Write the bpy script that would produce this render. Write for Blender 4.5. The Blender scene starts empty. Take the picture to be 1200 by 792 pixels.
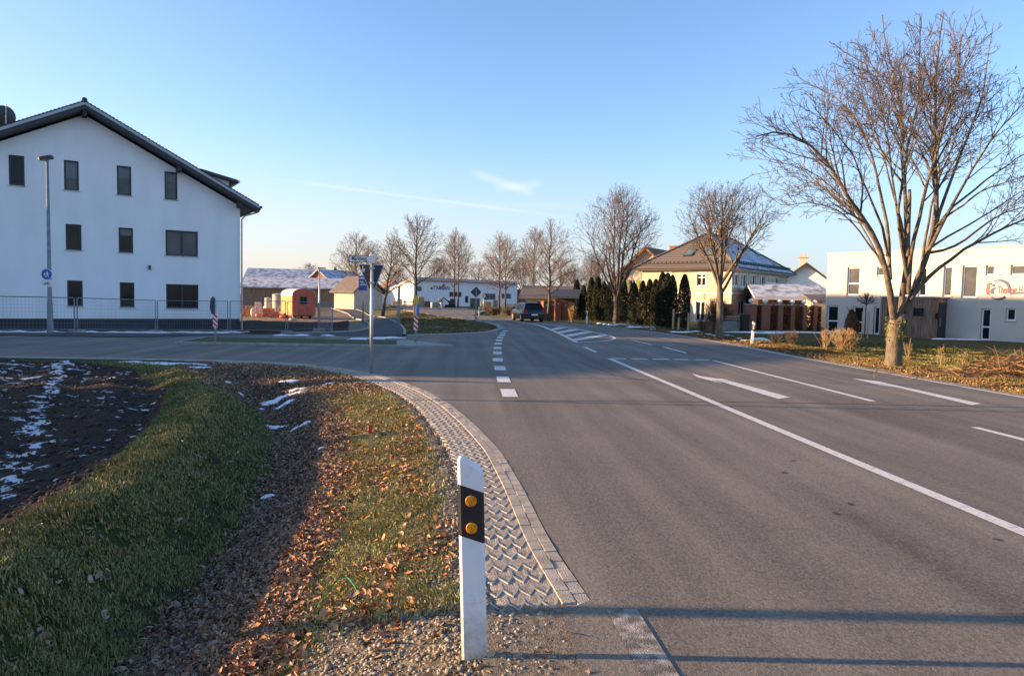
import bpy, bmesh, math, random
import numpy as np
from mathutils import Vector, Matrix
R = math.radians
sc = bpy.context.scene
# ---------------------------------------------------------------- camera calibration (from vanishing points of the lane lines)
F, CH, ROLL = 800., 1.69, R(1.2)
CR, SR = math.cos(ROLL), math.sin(ROLL)
def _un(u, v):
    x = u-600; y = v-396
    return CR*x+SR*y, -SR*x+CR*y
PITCH = math.atan2(-_un(543, 349)[1], F)
CP, SP = math.cos(PITCH), math.sin(PITCH)
def _cam(u, v):
    x, y = _un(u, v)
    return x, F*CP-y*SP, -y*CP-F*SP
_d = _cam(543, 349); YAW = math.atan2(-_d[0], _d[1])
CY, SY = math.cos(YAW), math.sin(YAW)
def ray(u, v):
    r, f, up = _cam(u, v)
    return np.array([r*CY+f*SY, -r*SY+f*CY, up])
def C2W(x, z):            # metres right of / ahead of the camera -> world x, y
    return (x*CY+z*SY, -x*SY+z*CY)
def G(u, v, z=0.):
    d = ray(u, v); t = (z-CH)/d[2]
    return (d[0]*t, d[1]*t)
def AT(u, v, Z):          # point on the sight line at distance Z ahead
    d = ray(u, v); f = d[0]*SY+d[1]*CY; t = Z/f
    return Vector((d[0]*t, d[1]*t, CH+d[2]*t))
SUN_EL = R(9.5)
SUN_AZ = math.atan2(-CY, SY)       # direction towards the sun, clockwise from +Y: camera's left
cam = bpy.data.cameras.new('camera'); co = bpy.data.objects.new('camera', cam); sc.collection.objects.link(co)
cam.sensor_width = 36; cam.lens = 24; cam.clip_start = .05; cam.clip_end = 6000
_f = Vector(ray(600, 396)).normalized(); _r = Vector(ray(601, 396)-ray(600, 396)).normalized(); _u = Vector(ray(600, 395)-ray(600, 396)).normalized()
co.matrix_world = Matrix(((_r.x, _u.x, -_f.x, 0), (_r.y, _u.y, -_f.y, 0), (_r.z, _u.z, -_f.z, CH), (0, 0, 0, 1)))
sc.camera = co
sc.view_settings.view_transform = 'Standard'; sc.view_settings.look = 'None'; sc.view_settings.exposure = 1.68; sc.view_settings.gamma = 1
# ---------------------------------------------------------------- world
w = bpy.data.worlds.new('World'); sc.world = w; w.use_nodes = True
nt = w.node_tree; N = nt.nodes; L = nt.links
bg = N['Background']; bg.inputs[1].default_value = .13
sky = N.new('ShaderNodeTexSky'); sky.sky_type = 'NISHITA'; sky.sun_disc = False
sky.sun_elevation = SUN_EL; sky.sun_rotation = SUN_AZ; sky.altitude = 500; sky.air_density = 1.0; sky.dust_density = .8; sky.ozone_density = 3.0
def wmath(op, a, b=None, c=None):
    n = N.new('ShaderNodeMath'); n.operation = op
    for i, q in enumerate((a, b, c)):
        if q is None: continue
        if isinstance(q, (int, float)): n.inputs[i].default_value = q
        else: L.new(q, n.inputs[i])
    return n.outputs[0]
def wdot(v):
    n = N.new('ShaderNodeVectorMath'); n.operation = 'DOT_PRODUCT'; L.new(tc.outputs['Generated'], n.inputs[0]); n.inputs[1].default_value = v
    return n.outputs['Value']
def wmap(x, a, b, c, d):
    n = N.new('ShaderNodeMapRange'); n.interpolation_type = 'SMOOTHSTEP'; L.new(x, n.inputs[0])
    for i, q in enumerate((a, b, c, d)): n.inputs[i+1].default_value = q
    return n.outputs[0]
tc = N.new('ShaderNodeTexCoord')
def streak(pa, pb, hw, strength, pc=None):
    a = Vector(ray(*pa)).normalized(); b = Vector(ray(*pb)).normalized()
    n = a.cross(b).normalized(); m = (a+b).normalized(); t = n.cross(m).normalized(); h = abs(a.dot(t))
    across = wmap(wmath('ABSOLUTE', wdot(n)), 0, hw, 1, 0)
    along = wmap(wmath('ABSOLUTE', wdot(t)), h*.55, h, 1, 0)
    front = wmath('GREATER_THAN', wdot(m), 0)
    nz = N.new('ShaderNodeTexNoise'); nz.inputs['Scale'].default_value = 9; nz.inputs['Detail'].default_value = 5; L.new(tc.outputs['Generated'], nz.inputs['Vector'])
    k = wmap(nz.outputs[0], .3, .65, .25, 1)
    return wmath('MULTIPLY', wmath('MULTIPLY', wmath('MULTIPLY', across, along), wmath('MULTIPLY', front, k)), strength)
s = streak((270, 203), (690, 258), .004, .16)
s = wmath('ADD', s, streak((430, 238), (720, 243), .008, .06))
s = wmath('ADD', s, streak((545, 199), (632, 229), .010, .20))
s = wmath('ADD', s, streak((575, 222), (640, 214), .010, .14))
mx = N.new('ShaderNodeMix'); mx.data_type = 'RGBA'; L.new(s, mx.inputs[0]); 
# winter haze low in the sky, warmer on the sun's side
def wmix(f, a, b):
    q = N.new('ShaderNodeMix'); q.data_type = 'RGBA'; L.new(f, q.inputs[0])
    for i, k in ((6, a), (7, b)):
        if isinstance(k, tuple): q.inputs[i].default_value = (*k, 1)
        else: L.new(k, q.inputs[i])
    return q.outputs[2]
sh = (math.sin(SUN_AZ), math.cos(SUN_AZ), 0)
sunside = wmap(wdot(sh), -.62, .75, 0, 1)
tint = N.new('ShaderNodeMix'); tint.data_type = 'RGBA'; tint.blend_type = 'MULTIPLY'; tint.inputs[0].default_value = 1; L.new(sky.outputs[0], tint.inputs[6]); tint.inputs[7].default_value = (1.03, .93, .95, 1)
hz_col = wmix(sunside, (1.35, 1.52, 1.85), (2.35, 1.95, 1.78))
low = wmath('MULTIPLY', wmap(wdot((0, 0, 1)), -.02, .25, 1, 0), .80)
skyc = wmix(low, tint.outputs[2], hz_col)
pale = wmath('MULTIPLY', wmath('MULTIPLY', wmap(wdot(sh), .15, 1.0, 0, 1), wmap(wdot((0, 0, 1)), .95, .1, 0, 1)), .42)
skyc = wmix(pale, skyc, (1.28, 1.42, 1.66))
L.new(skyc, mx.inputs[6]); mx.inputs[7].default_value = (3.2, 3.0, 2.95, 1)
L.new(mx.outputs[2], bg.inputs[0])
# ---------------------------------------------------------------- sun
sl = bpy.data.lights.new('sun', 'SUN'); sl.energy = 4.9; sl.angle = R(.53); sl.color = (1, .64, .34)
so = bpy.data.objects.new('sun', sl); sc.collection.objects.link(so)
sv = Vector((math.sin(SUN_AZ)*math.cos(SUN_EL), math.cos(SUN_AZ)*math.cos(SUN_EL), math.sin(SUN_EL)))
so.rotation_euler = sv.to_track_quat('Z', 'Y').to_euler()
# ---------------------------------------------------------------- helpers
rng = random.Random(7); nr = np.random.default_rng(7)
def tag(o, label=None, cat=None, group=None, kind=None):
    if label: o['label'] = label
    if cat: o['category'] = cat
    if group: o['group'] = group
    if kind: o['kind'] = kind
    return o
def empty(name, loc, rz=0, label=None, cat=None, group=None):
    o = bpy.data.objects.new(name, None); o.empty_display_size = .3; sc.collection.objects.link(o)
    o.location = loc; o.rotation_euler.z = rz
    return tag(o, label, cat, group)
def smooth(x): x = np.clip(x, 0, 1); return x*x*(3-2*x)
class MB:
    def __init__(s): s.v = []; s.f = []; s.m = Matrix()
    def add(s, vs, fs):
        b = len(s.v); s.v += [tuple(s.m @ Vector(q)) for q in vs]; s.f += [tuple(b+i for i in f) for f in fs]; return s
    def box(s, x0, x1, y0, y1, z0, z1):
        return s.add([(x0,y0,z0),(x1,y0,z0),(x1,y1,z0),(x0,y1,z0),(x0,y0,z1),(x1,y0,z1),(x1,y1,z1),(x0,y1,z1)],
                     [(0,3,2,1),(4,5,6,7),(0,1,5,4),(1,2,6,5),(2,3,7,6),(3,0,4,7)])
    def bbox(s, c, d, b=.01):        # bevelled-look box: chamfered vertical + top edges
        x, y, z = c; a, e, h = d[0]/2, d[1]/2, d[2]
        ring = lambda i, zz: [(x-a+i,y-e+2*b,zz),(x-a+2*b,y-e+i,zz),(x+a-2*b,y-e+i,zz),(x+a-i,y-e+2*b,zz),(x+a-i,y+e-2*b,zz),(x+a-2*b,y+e-i,zz),(x-a+2*b,y+e-i,zz),(x-a+i,y+e-2*b,zz)]
        vs = ring(0, z)+ring(0, z+h-b)+ring(b, z+h); n = 8; fs = [tuple(range(7, -1, -1)), tuple(range(16, 24))]
        for k in (0, 1):
            for i in range(n): fs.append((k*n+i, k*n+(i+1) % n, (k+1)*n+(i+1) % n, (k+1)*n+i))
        return s.add(vs, fs)
    def prism(s, poly, z0, z1):
        n = len(poly); return s.add([(p[0], p[1], z0) for p in poly]+[(p[0], p[1], z1) for p in poly],
            [tuple(range(n-1, -1, -1)), tuple(range(n, 2*n))]+[(i, (i+1) % n, n+(i+1) % n, n+i) for i in range(n)])
    def ext(s, poly, axis, a, b):    # polygon of (p,q) extruded along x or y: axis 'y' -> (p, t, q); 'x' -> (t, p, q)
        g = (lambda p, t: (p[0], t, p[1])) if axis == 'y' else (lambda p, t: (t, p[0], p[1]))
        n = len(poly); return s.add([g(p, a) for p in poly]+[g(p, b) for p in poly],
            [tuple(range(n)), tuple(range(2*n-1, n-1, -1))]+[(i, n+i, n+(i+1) % n, (i+1) % n) for i in range(n)])
    def tube(s, pts, rad, n=8, cap=True):
        pts = [Vector(p) for p in pts]; k = len(pts)
        if not hasattr(rad, '__len__'): rad = [rad]*k
        vs = []; ref = None
        for i, p in enumerate(pts):
            d = (pts[min(i+1, k-1)]-pts[max(i-1, 0)]).normalized()
            if ref is None: ref = d.orthogonal().normalized()
            a = (ref-d*ref.dot(d)).normalized(); ref = a; b = d.cross(a)
            for j in range(n):
                t = 2*math.pi*j/n; vs.append(p+a*(math.cos(t)*rad[i])+b*(math.sin(t)*rad[i]))
        fs = [(i*n+j, i*n+(j+1) % n, (i+1)*n+(j+1) % n, (i+1)*n+j) for i in range(k-1) for j in range(n)]
        if cap: fs += [tuple(range(n-1, -1, -1)), tuple(range((k-1)*n, k*n))]
        return s.add(vs, fs)
    def lathe(s, prof, c=(0, 0, 0), n=16):
        vs = []; k = len(prof)
        for r_, z in prof:
            for j in range(n):
                t = 2*math.pi*j/n; vs.append((c[0]+r_*math.cos(t), c[1]+r_*math.sin(t), c[2]+z))
        fs = [(i*n+j, i*n+(j+1) % n, (i+1)*n+(j+1) % n, (i+1)*n+j) for i in range(k-1) for j in range(n)]
        return s.add(vs, fs+[tuple(range(n-1, -1, -1)), tuple(range((k-1)*n, k*n))])
    def disc(s, c, r_, nrm, th, n=20):
        c = Vector(c); nrm = Vector(nrm).normalized(); return s.tube([c, c+nrm*th], r_, n)
    def build(s, name, mat, parent=None, smooth_=False, world=False):
        me = bpy.data.meshes.new(name)
        v = s.v
        if world and parent is not None: l = parent.location; v = [(a-l.x, b-l.y, c-l.z) for a, b, c in v]
        me.from_pydata(v, [], s.f); me.update()
        if mat: me.materials.append(mat)
        if smooth_: me.shade_smooth()
        o = bpy.data.objects.new(name, me); sc.collection.objects.link(o)
        if parent is not None: o.parent = parent
        return o
def npmesh(name, V, Fq, mat, parent=None, attrs=None):     # V (n,3), Fq (m,k)
    me = bpy.data.meshes.new(name); V = np.asarray(V, np.float32); Fq = np.asarray(Fq, np.int32); m, k = Fq.shape
    me.vertices.add(len(V)); me.vertices.foreach_set('co', V.ravel())
    me.loops.add(m*k); me.loops.foreach_set('vertex_index', Fq.ravel())
    me.polygons.add(m); me.polygons.foreach_set('loop_start', np.arange(0, m*k, k, dtype=np.int32)); me.polygons.foreach_set('loop_total', np.full(m, k, np.int32))
    me.update(calc_edges=True)
    if attrs:
        for a, c in attrs.items():
            at = me.color_attributes.new(a, 'FLOAT_COLOR', 'POINT'); at.data.foreach_set('color', np.asarray(c, np.float32).ravel())
    if mat: me.materials.append(mat)
    o = bpy.data.objects.new(name, me); sc.collection.objects.link(o)
    if parent is not None: o.parent = parent
    return o
def copy_tree(o, parent=None):
    c = o.copy(); sc.collection.objects.link(c)
    if parent is not None: c.parent = parent
    for ch in [q for q in sc.objects if q.parent == o]: copy_tree(ch, c)
    return c
def textmesh(name, txt, size, mat, parent, M, ext=.004, bold=0., squeeze=1., shear=0.):
    cu = bpy.data.curves.new(name, 'FONT'); cu.body = txt; cu.size = size; cu.extrude = ext; cu.offset = bold; cu.align_x = 'CENTER'; cu.align_y = 'CENTER'; cu.shear = shear
    t = bpy.data.objects.new(name+'_tmp', cu); me = bpy.data.meshes.new_from_object(t); bpy.data.objects.remove(t)
    me.transform(M @ Matrix.Diagonal((squeeze, 1, 1, 1))); me.materials.append(mat); me.name = name
    o = bpy.data.objects.new(name, me); sc.collection.objects.link(o); o.parent = parent
    return o
# ---------------------------------------------------------------- materials
def mat(name, c, rough=.8, var=.12, scale=8., bump=0., bscale=None, c2=None, metal=0., spec=.5, stretch=None, detail=6, thr=(.35, .65), coord='Object'):
    m = bpy.data.materials.new(name); m.use_nodes = True; n = m.node_tree.nodes; l = m.node_tree.links; b = n['Principled BSDF']
    b.inputs['Roughness'].default_value = rough; b.inputs['Metallic'].default_value = metal; b.inputs['Specular IOR Level'].default_value = spec
    t = n.new('ShaderNodeTexCoord'); src = t.outputs[coord]
    if stretch:
        mp = n.new('ShaderNodeMapping'); mp.inputs['Scale'].default_value = stretch; l.new(src, mp.inputs[0]); src = mp.outputs[0]
    z = n.new('ShaderNodeTexNoise'); z.inputs['Scale'].default_value = scale; z.inputs['Detail'].default_value = detail; l.new(src, z.inputs['Vector'])
    r_ = n.new('ShaderNodeValToRGB'); l.new(z.outputs[0], r_.inputs[0])
    r_.color_ramp.elements[0].position = thr[0]; r_.color_ramp.elements[1].position = thr[1]
    c2 = c2 or tuple(min(1, q*(1+var)) for q in c); c1 = tuple(q*(1-var) for q in c) if c2 is None or var else c
    r_.color_ramp.elements[0].color = (*c1, 1); r_.color_ramp.elements[1].color = (*c2, 1)
    l.new(r_.outputs[0], b.inputs['Base Color'])
    if bump:
        z2 = n.new('ShaderNodeTexNoise'); z2.inputs['Scale'].default_value = bscale or scale*4; z2.inputs['Detail'].default_value = 6; l.new(src, z2.inputs['Vector'])
        bp = n.new('ShaderNodeBump'); bp.inputs['Strength'].default_value = bump; bp.inputs['Distance'].default_value = .02; l.new(z2.outputs[0], bp.inputs['Height']); l.new(bp.outputs[0], b.inputs['Normal'])
    m['_ramp'] = r_.name
    return m
def leafmat(name, cols, rough=.75, trans=0.):       # colour varies per loose piece
    m = bpy.data.materials.new(name); m.use_nodes = True; n = m.node_tree.nodes; l = m.node_tree.links; b = n['Principled BSDF']
    b.inputs['Roughness'].default_value = rough; b.inputs['Specular IOR Level'].default_value = .3
    g = n.new('ShaderNodeNewGeometry'); r_ = n.new('ShaderNodeValToRGB'); l.new(g.outputs['Random Per Island'], r_.inputs[0])
    e = r_.color_ramp.elements
    while len(e) < len(cols): e.new(.5)
    for i, c in enumerate(cols): e[i].position = i/(len(cols)-1); e[i].color = (*c, 1)
    l.new(r_.outputs[0], b.inputs['Base Color'])
    return m
M = {}
M['cream_white'] = mat('pale_render', (.53, .50, .445), .9, .03, 2, .15, 120)
M['render_white'] = mat('white_render', (.80, .80, .795), .9, 0, 1.1, .15, 120, c2=(.87, .87, .865), stretch=(1, 1, .3), detail=8)
M['plinth'] = mat('grey_plinth', (.035, .038, .045), .85, .15, 3)
M['anthracite'] = mat('anthracite_frame', (.025, .026, .03), .45, .1, 5)
M['roof_dark'] = mat('dark_roof_tile', (.045, .048, .055), .6, .2, 6, .3, 30)
M['fascia'] = mat('grey_fascia', (.42, .44, .46), .7, .06, 4)
M['soffit'] = mat('soffit', (.05, .05, .055), .8, .1, 4)
M['galv'] = mat('galvanised_steel', (.42, .44, .46), .42, .15, 9, metal=.55)
M['galv_dull'] = mat('dull_galvanised_steel', (.22, .24, .26), .6, .15, 9, metal=.3)
M['white_metal'] = mat('white_painted_metal', (.72, .72, .72), .5, .05, 6)
M['signback'] = mat('grey_sign_back', (.045, .048, .055), .55, .12, 6)
M['signwhite'] = mat('sign_white', (.78, .78, .76), .5, .03, 6)
M['black'] = mat('black_paint', (.012, .012, .014), .5, .2, 6)
M['red'] = mat('red_paint', (.60, .03, .018), .5, .1, 6)
M['blue'] = mat('blue_sign', (.01, .10, .42), .5, .1, 6)
M['yellow'] = mat('yellow_sign', (.72, .45, .03), .5, .1, 6)
M['plastic_white'] = mat('white_plastic', (.78, .79, .80), .5, .03, 12, .05, 60)
def dirty(m, col, z0, z1, sc_=18):
    n = m.node_tree.nodes; l = m.node_tree.links; b = n['Principled BSDF']; src = b.inputs['Base Color'].links[0].from_socket
    t = n.new('ShaderNodeTexCoord'); sp = n.new('ShaderNodeSeparateXYZ'); l.new(t.outputs['Object'], sp.inputs[0]); mr = n.new('ShaderNodeMapRange'); l.new(sp.outputs[2], mr.inputs[0]); mr.inputs[1].default_value = z0; mr.inputs[2].default_value = z1; mr.inputs[3].default_value = .62; mr.inputs[4].default_value = .12
    z = n.new('ShaderNodeTexNoise'); z.inputs['Scale'].default_value = sc_; z.inputs['Detail'].default_value = 9; z.inputs['Roughness'].default_value = .75; l.new(t.outputs['Object'], z.inputs['Vector'])
    a = n.new('ShaderNodeMath'); a.operation = 'ADD'; l.new(mr.outputs[0], a.inputs[0]); l.new(z.outputs[0], a.inputs[1]); r_ = n.new('ShaderNodeMapRange'); l.new(a.outputs[0], r_.inputs[0]); r_.inputs[1].default_value = .72; r_.inputs[2].default_value = 1.25
    q = n.new('ShaderNodeMix'); q.data_type = 'RGBA'; l.new(r_.outputs[0], q.inputs[0]); l.new(src, q.inputs[6]); q.inputs[7].default_value = (*col, 1); l.new(q.outputs[2], b.inputs['Base Color'])
dirty(M['plastic_white'], (.36, .32, .26), 0, .35)
M['amber'] = mat('amber_reflector', (.75, .27, .008), .25, .25, 60)
M['brick'] = mat('brick', (.27, .10, .06), .9, .3, 6)
M['concrete'] = mat('concrete', (.34, .32, .30), .9, .15, 5, .3, 60)
M['cream'] = mat('cream_render', (.50, .43, .335), .9, .05, 2, .15, 90)
M['creamtrim'] = mat('pale_trim', (.78, .72, .58), .8, .04, 3)
M['pvc'] = mat('white_window_frame', (.75, .75, .74), .45, .03, 5)
M['roof_brown'] = mat('brown_roof_tile', (.14, .115, .10), .85, .2, 3, .4, 20)
M['roof_red'] = mat('red_brown_roof_tile', (.16, .085, .065), .85, .25, 3, .4, 20)
M['roof_snow'] = mat('roof_under_thin_snow', (.16, .165, .18), .85, 0, 1.3, .3, 20, c2=(.50, .54, .60), detail=10, thr=(.33, .56))
M['snow'] = mat('snow', (.80, .83, .88), .7, .04, 6, .5, 20)
M['bark'] = mat('bark', (.07, .052, .036), .95, 0, 9, 1.0, 26, c2=(.175, .145, .10), stretch=(1, 1, .35))
M['bark_dark'] = mat('dark_bark', (.045, .035, .027), .95, 0, 7, .7, 30, c2=(.12, .09, .06), stretch=(1, 1, .35))
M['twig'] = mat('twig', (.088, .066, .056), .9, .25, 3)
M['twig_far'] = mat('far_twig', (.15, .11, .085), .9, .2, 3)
M['moss'] = mat('moss', (.13, .15, .02), .95, .3, 20, .5)
M['thuja'] = leafmat('thuja_leaf', [(.008, .014, .006), (.014, .024, .009), (.024, .033, .012), (.045, .04, .018)])
M['wood_grey'] = mat('weathered_wood_cladding', (.13, .085, .055), .9, 0, 3, .3, 20, c2=(.30, .22, .16), stretch=(6, 6, .4))
M['wood_red'] = mat('red_brown_stained_board', (.25, .085, .035), .8, .2, 3, .2, stretch=(5, 5, .5))
M['wood_pale'] = mat('pale_wood', (.45, .32, .18), .85, .15, 8, stretch=(5, 5, .5))
M['wagonred'] = mat('salmon_red_paint', (.46, .12, .07), .6, .12, 2, .1)
M['orange_and_lit_side'] = mat('orange_goods_and_lit_side', (.62, .22, .05), .6, .12, 3)  # orange goods; also sunlight put into the colour of the wagon's red side
M['carpaint'] = mat('dark_blue_car_paint', (.012, .017, .03), .22, .1, 2)
M['rubber'] = mat('rubber', (.015, .015, .015), .85, .2, 9)
M['rim'] = mat('alloy', (.5, .5, .5), .35, .1, 9, metal=.8)
M['taillight'] = mat('red_lens', (.45, .01, .015), .2, .1, 9)
M['paint'] = mat('road_paint', (.44, .43, .40), .8, 0, 22, .2, 160, c2=(.66, .65, .61), detail=10, thr=(.3, .5))
M['paint_worn'] = mat('worn_road_paint', (.12, .11, .095), .85, 0, 14, .5, 120, c2=(.38, .35, .31), detail=12, thr=(.42, .66))
M['grit'] = mat('dirty_grit', (.10, .08, .055), .95, 0, 26, .9, 120, c2=(.26, .22, .165), detail=9)
M['kerb'] = mat('kerb_stone', (.30, .29, .27), .9, .15, 5, .4, 40)
M['sett'] = mat('concrete_sett', (.27, .24, .20), .9, 0, 5, .6, 90, c2=(.42, .38, .32), detail=8)
M['lattice'] = mat('lattice_paver', (.26, .235, .20), .9, 0, 6, .4, 90, c2=(.42, .385, .33), detail=8)
M['tar'] = mat('tar', (.02, .02, .022), .6, .2, 9)
M['sheet'] = mat('pale_wrapped_goods', (.62, .52, .42), .7, .15, 4, .3)
M['tank'] = mat('pale_plastic_tank', (.40, .37, .32), .6, .1, 4)
M['orangebrick'] = mat('orange_hollow_brick', (.50, .20, .09), .85, .25, 5)
M['green'] = mat('green_strap', (.01, .22, .10), .5, .1, 9)
M['darkwood'] = mat('dark_wood', (.05, .03, .02), .85, .25, 4)
def glass(name, c=(.02, .025, .03), rough=.06):
    m = mat(name, c, rough, .25, 1.2, spec=.35); return m
M['glass'] = glass('window_glass', (.012, .014, .017)); M['glass'].node_tree.nodes['Principled BSDF'].inputs['Specular IOR Level'].default_value = .22; M['glass_blind'] = glass('glass_over_blind', (.11, .12, .135), .15)
M['glass_mid'] = glass('glass_with_curtain', (.07, .075, .08), .1)
def tiled(name, base, c2, sx, sy, mortar=(.2, .18, .16), bumpd=.02, rot=None):
    """brick-texture material in UV-less object space (x along wall mapped by generated local coords)"""
    m = bpy.data.materials.new(name); m.use_nodes = True; n = m.node_tree.nodes; l = m.node_tree.links; b = n['Principled BSDF']; b.inputs['Roughness'].default_value = .88
    t = n.new('ShaderNodeTexCoord'); sp = n.new('ShaderNodeSeparateXYZ'); l.new(t.outputs['Object'], sp.inputs[0])
    ad = n.new('ShaderNodeMath'); ad.operation = 'ADD'; l.new(sp.outputs[0], ad.inputs[0]); l.new(sp.outputs[1], ad.inputs[1])
    cb = n.new('ShaderNodeCombineXYZ'); l.new(ad.outputs[0], cb.inputs[0]); l.new(sp.outputs[2], cb.inputs[1])
    br = n.new('ShaderNodeTexBrick'); l.new(cb.outputs[0], br.inputs['Vector']); br.inputs['Scale'].default_value = 1; br.inputs['Brick Width'].default_value = sx; br.inputs['Row Height'].default_value = sy
    br.inputs['Mortar Size'].default_value = sy*.12; br.inputs['Color1'].default_value = (*base, 1); br.inputs['Color2'].default_value = (*c2, 1); br.inputs['Mortar'].default_value = (*mortar, 1)
    l.new(br.outputs[0], b.inputs['Base Color'])
    bp = n.new('ShaderNodeBump'); bp.inputs['Distance'].default_value = bumpd; bp.inputs['Strength'].default_value = .6; bp.invert = True; l.new(br.outputs['Fac'], bp.inputs['Height']); l.new(bp.outputs[0], b.inputs['Normal'])
    return m
M['brickwall'] = tiled('red_brick', (.30, .10, .055), (.22, .075, .045), .25, .085)
M['tile_bare'] = tiled('grey_brown_roof_tile', (.17, .135, .115), (.13, .105, .09), .32, .2, (.05, .045, .04))  # bare grey-brown tile in two mixed tones
# ---------------------------------------------------------------- terrain
roadL = [(.81,-25),(.81,2.94),(.76,3.62),(.64,4.57),(.57,5.92),(.45,7.43),(.21,8.92),(-.15,10.69),(-.63,12.33),(-1.21,13.66),(-1.9,14.96),(-2.95,16.2),(-4.64,17.05),(-7.2,17.38),(-11.2,17.5),(-70,18.3)]
def resample(P_, step):
    P_ = np.array(P_, float); d = np.r_[0, np.cumsum(np.linalg.norm(np.diff(P_, axis=0), axis=1))]
    n = max(2, int(d[-1]/step)); t = np.linspace(0, d[-1], n)
    # Catmull-style smoothing through repeated averaging of the dense polyline
    Q = np.c_[np.interp(t, d, P_[:, 0]), np.interp(t, d, P_[:, 1])]
    return Q
def smoothline(P_, step, it=6):
    Q = resample(P_, step)
    for _ in range(it): Q[1:-1] = .25*Q[:-2]+.5*Q[1:-1]+.25*Q[2:]
    return Q
roadLs = smoothline(roadL, .15, 12)
_ly = [p[1] for p in roadL[:13]]; _lx = [p[0] for p in roadL[:13]]
def pavX(y): return np.interp(y, _ly, _lx)-.57
def crestX(y): return np.interp(y, [-5, 3, 5.8, 7.8, 10, 12, 14.2, 16, 17.5], [-2.75, -2.85, -3.0, -3.3, -3.85, -4.6, -5.5, -7, -9])
_ry = [-25, 21, 27, 34, 38, 40.5, 45, 51.8, 57, 64, 74, 90]; _rx = [10.86, 10.9, 11.2, 11.15, 10.7, 10.15, 8.95, 6.34, 3.9, 1.6, -2.5, -10]
def redgeX(y): return np.interp(y, _ry, _rx)
def _hash(ix, iy, s): 
    h = np.sin(ix*127.1+iy*311.7+s*74.7)*43758.5453; return h-np.floor(h)
def vnoise(x, y, s=0):
    ix, iy = np.floor(x), np.floor(y); fx, fy = smooth(x-ix), smooth(y-iy)
    a = _hash(ix, iy, s); b = _hash(ix+1, iy, s); c = _hash(ix, iy+1, s); d = _hash(ix+1, iy+1, s)
    return (a*(1-fx)+b*fx)*(1-fy)+(c*(1-fx)+d*fx)*fy
def fbm(x, y, s=0): return .5*vnoise(x, y, s)+.27*vnoise(2.1*x, 2.1*y, s+1)+.15*vnoise(4.3*x, 4.3*y, s+2)+.08*vnoise(8.7*x, 8.7*y, s+3)
def hbase(x, y):
    x = np.asarray(x, float); y = np.asarray(y, float)
    cx, px = crestX(y), pavX(y); t = (x-cx)/(px-cx)
    prof = np.interp(t, [0, .07, .14, .22, .29, .36, .43, .50, .58, .70, .82, .92, 1], [.06, .05, -.05, -.22, -.36, -.44, -.40, -.26, -.18, -.12, -.06, -.02, 0])
    left = .06-.20*smooth((cx-x)/.8)
    z = np.where(t < 0, left, np.where(t > 1, 0., prof))
    fade = 1-smooth((y-12.2)/4.)
    z = z*np.where(t < 0, 1-smooth((y-14.5)/2.2), fade*.9+.1*(1-smooth((y-15)/1.5)))
    z = np.where(y > 17.0, 0., z)
    z = z-.5*smooth((y-27)/9)*smooth((-5-x)/6)*(1-.5*smooth((y-70)/30))
    e = x-redgeX(y)
    z = z-.22*smooth((e-1.5)/4)*(1-smooth((y-100)/60))
    return z
def onterr(u, v):
    z = 0.
    for _ in range(25):
        p = G(u, v, z); z = .5*z+.5*float(hbase(p[0], p[1]))
    return Vector((p[0], p[1], z))
gp = lambda u, v: tuple(onterr(u, v)[:2])
# grass triangle between the cycle path and the main road
tri_low = [gp(474, 394), gp(500, 392.5), gp(530, 392), gp(560, 390.5)]
tri_nose = [gp(578, 388.5), gp(587, 385), gp(583, 381.5), gp(573, 379)]
tri_far = [gp(560, 376.5), gp(540, 373.8), gp(515, 371), gp(489, 366), gp(462, 361)]
far_edge = [gp(450, 355.5), gp(503, 360.7), gp(539, 362.3), gp(570, 366)]
# cycle path edges
cy_in = [(-13.5, 35.2), gp(300, 391), gp(340, 391.3), gp(380, 391), gp(415, 389.5), gp(431, 386), gp(434, 382), gp(427, 376), gp(408, 367.8), gp(388, 361.5)]
cy_out = [gp(474.4, 388), gp(469, 380.5), gp(452, 373), gp(426, 365.7), gp(401, 359)]
roadpoly = [(.56, -25), (.56, 3.57)]+[tuple(p) for p in roadLs if p[1] > 3.6]+[(-70, 25.5), (-12, 25.5), (-9, 28.3), (-5.2, 28.6)]+[(p[0], p[1]) for p in tri_low]+tri_nose+tri_far+far_edge
right = [(redgeX(y), y) for y in np.linspace(66, -25, 120)]
roadpoly += [(float(a), float(b)) for a, b in right if b < far_edge[-1][1]-2]
def inpoly(x, y, poly):
    ins = np.zeros(x.shape, bool); n = len(poly)
    for i in range(n):
        x1, y1 = poly[i]; x2, y2 = poly[(i+1) % n]
        if y1 == y2: continue
        c = ((y1 > y) != (y2 > y)) & (x < (x2-x1)*(y-y1)/(y2-y1)+x1); ins ^= c
    return ins
def grow_axis(a, b, step, lo, hi, k=1.14):
    c = list(np.arange(a, b, step)); s_ = step
    while c[-1] < hi: s_ *= k; c.append(c[-1]+s_)
    s_ = step; l_ = [a]
    while l_[-1] > lo: s_ *= k; l_.append(l_[-1]-s_)
    return np.array(l_[:0:-1]+c)
gx = np.r_[grow_axis(-9, 1, .09, -900, 1.5)[:-1]]; gx = gx[(gx < 1.3) & (gx >= -9)]; gx = np.r_[-np.geomspace(1100, 27.5, 50), np.arange(-27, -9, .35), gx, np.arange(1.5, 10, .8), np.arange(10.2, 26, .3), np.geomspace(26.5, 1200, 60)]
gy = np.r_[[-60, -30, -15, -8, -4, -2, -1, -.3], np.arange(.2, 18, .09), np.arange(18.3, 66, .35), np.geomspace(66.6, 2500, 70)]
X, Y = np.meshgrid(gx, gy, indexing='ij')
Z = hbase(X, Y)
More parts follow.
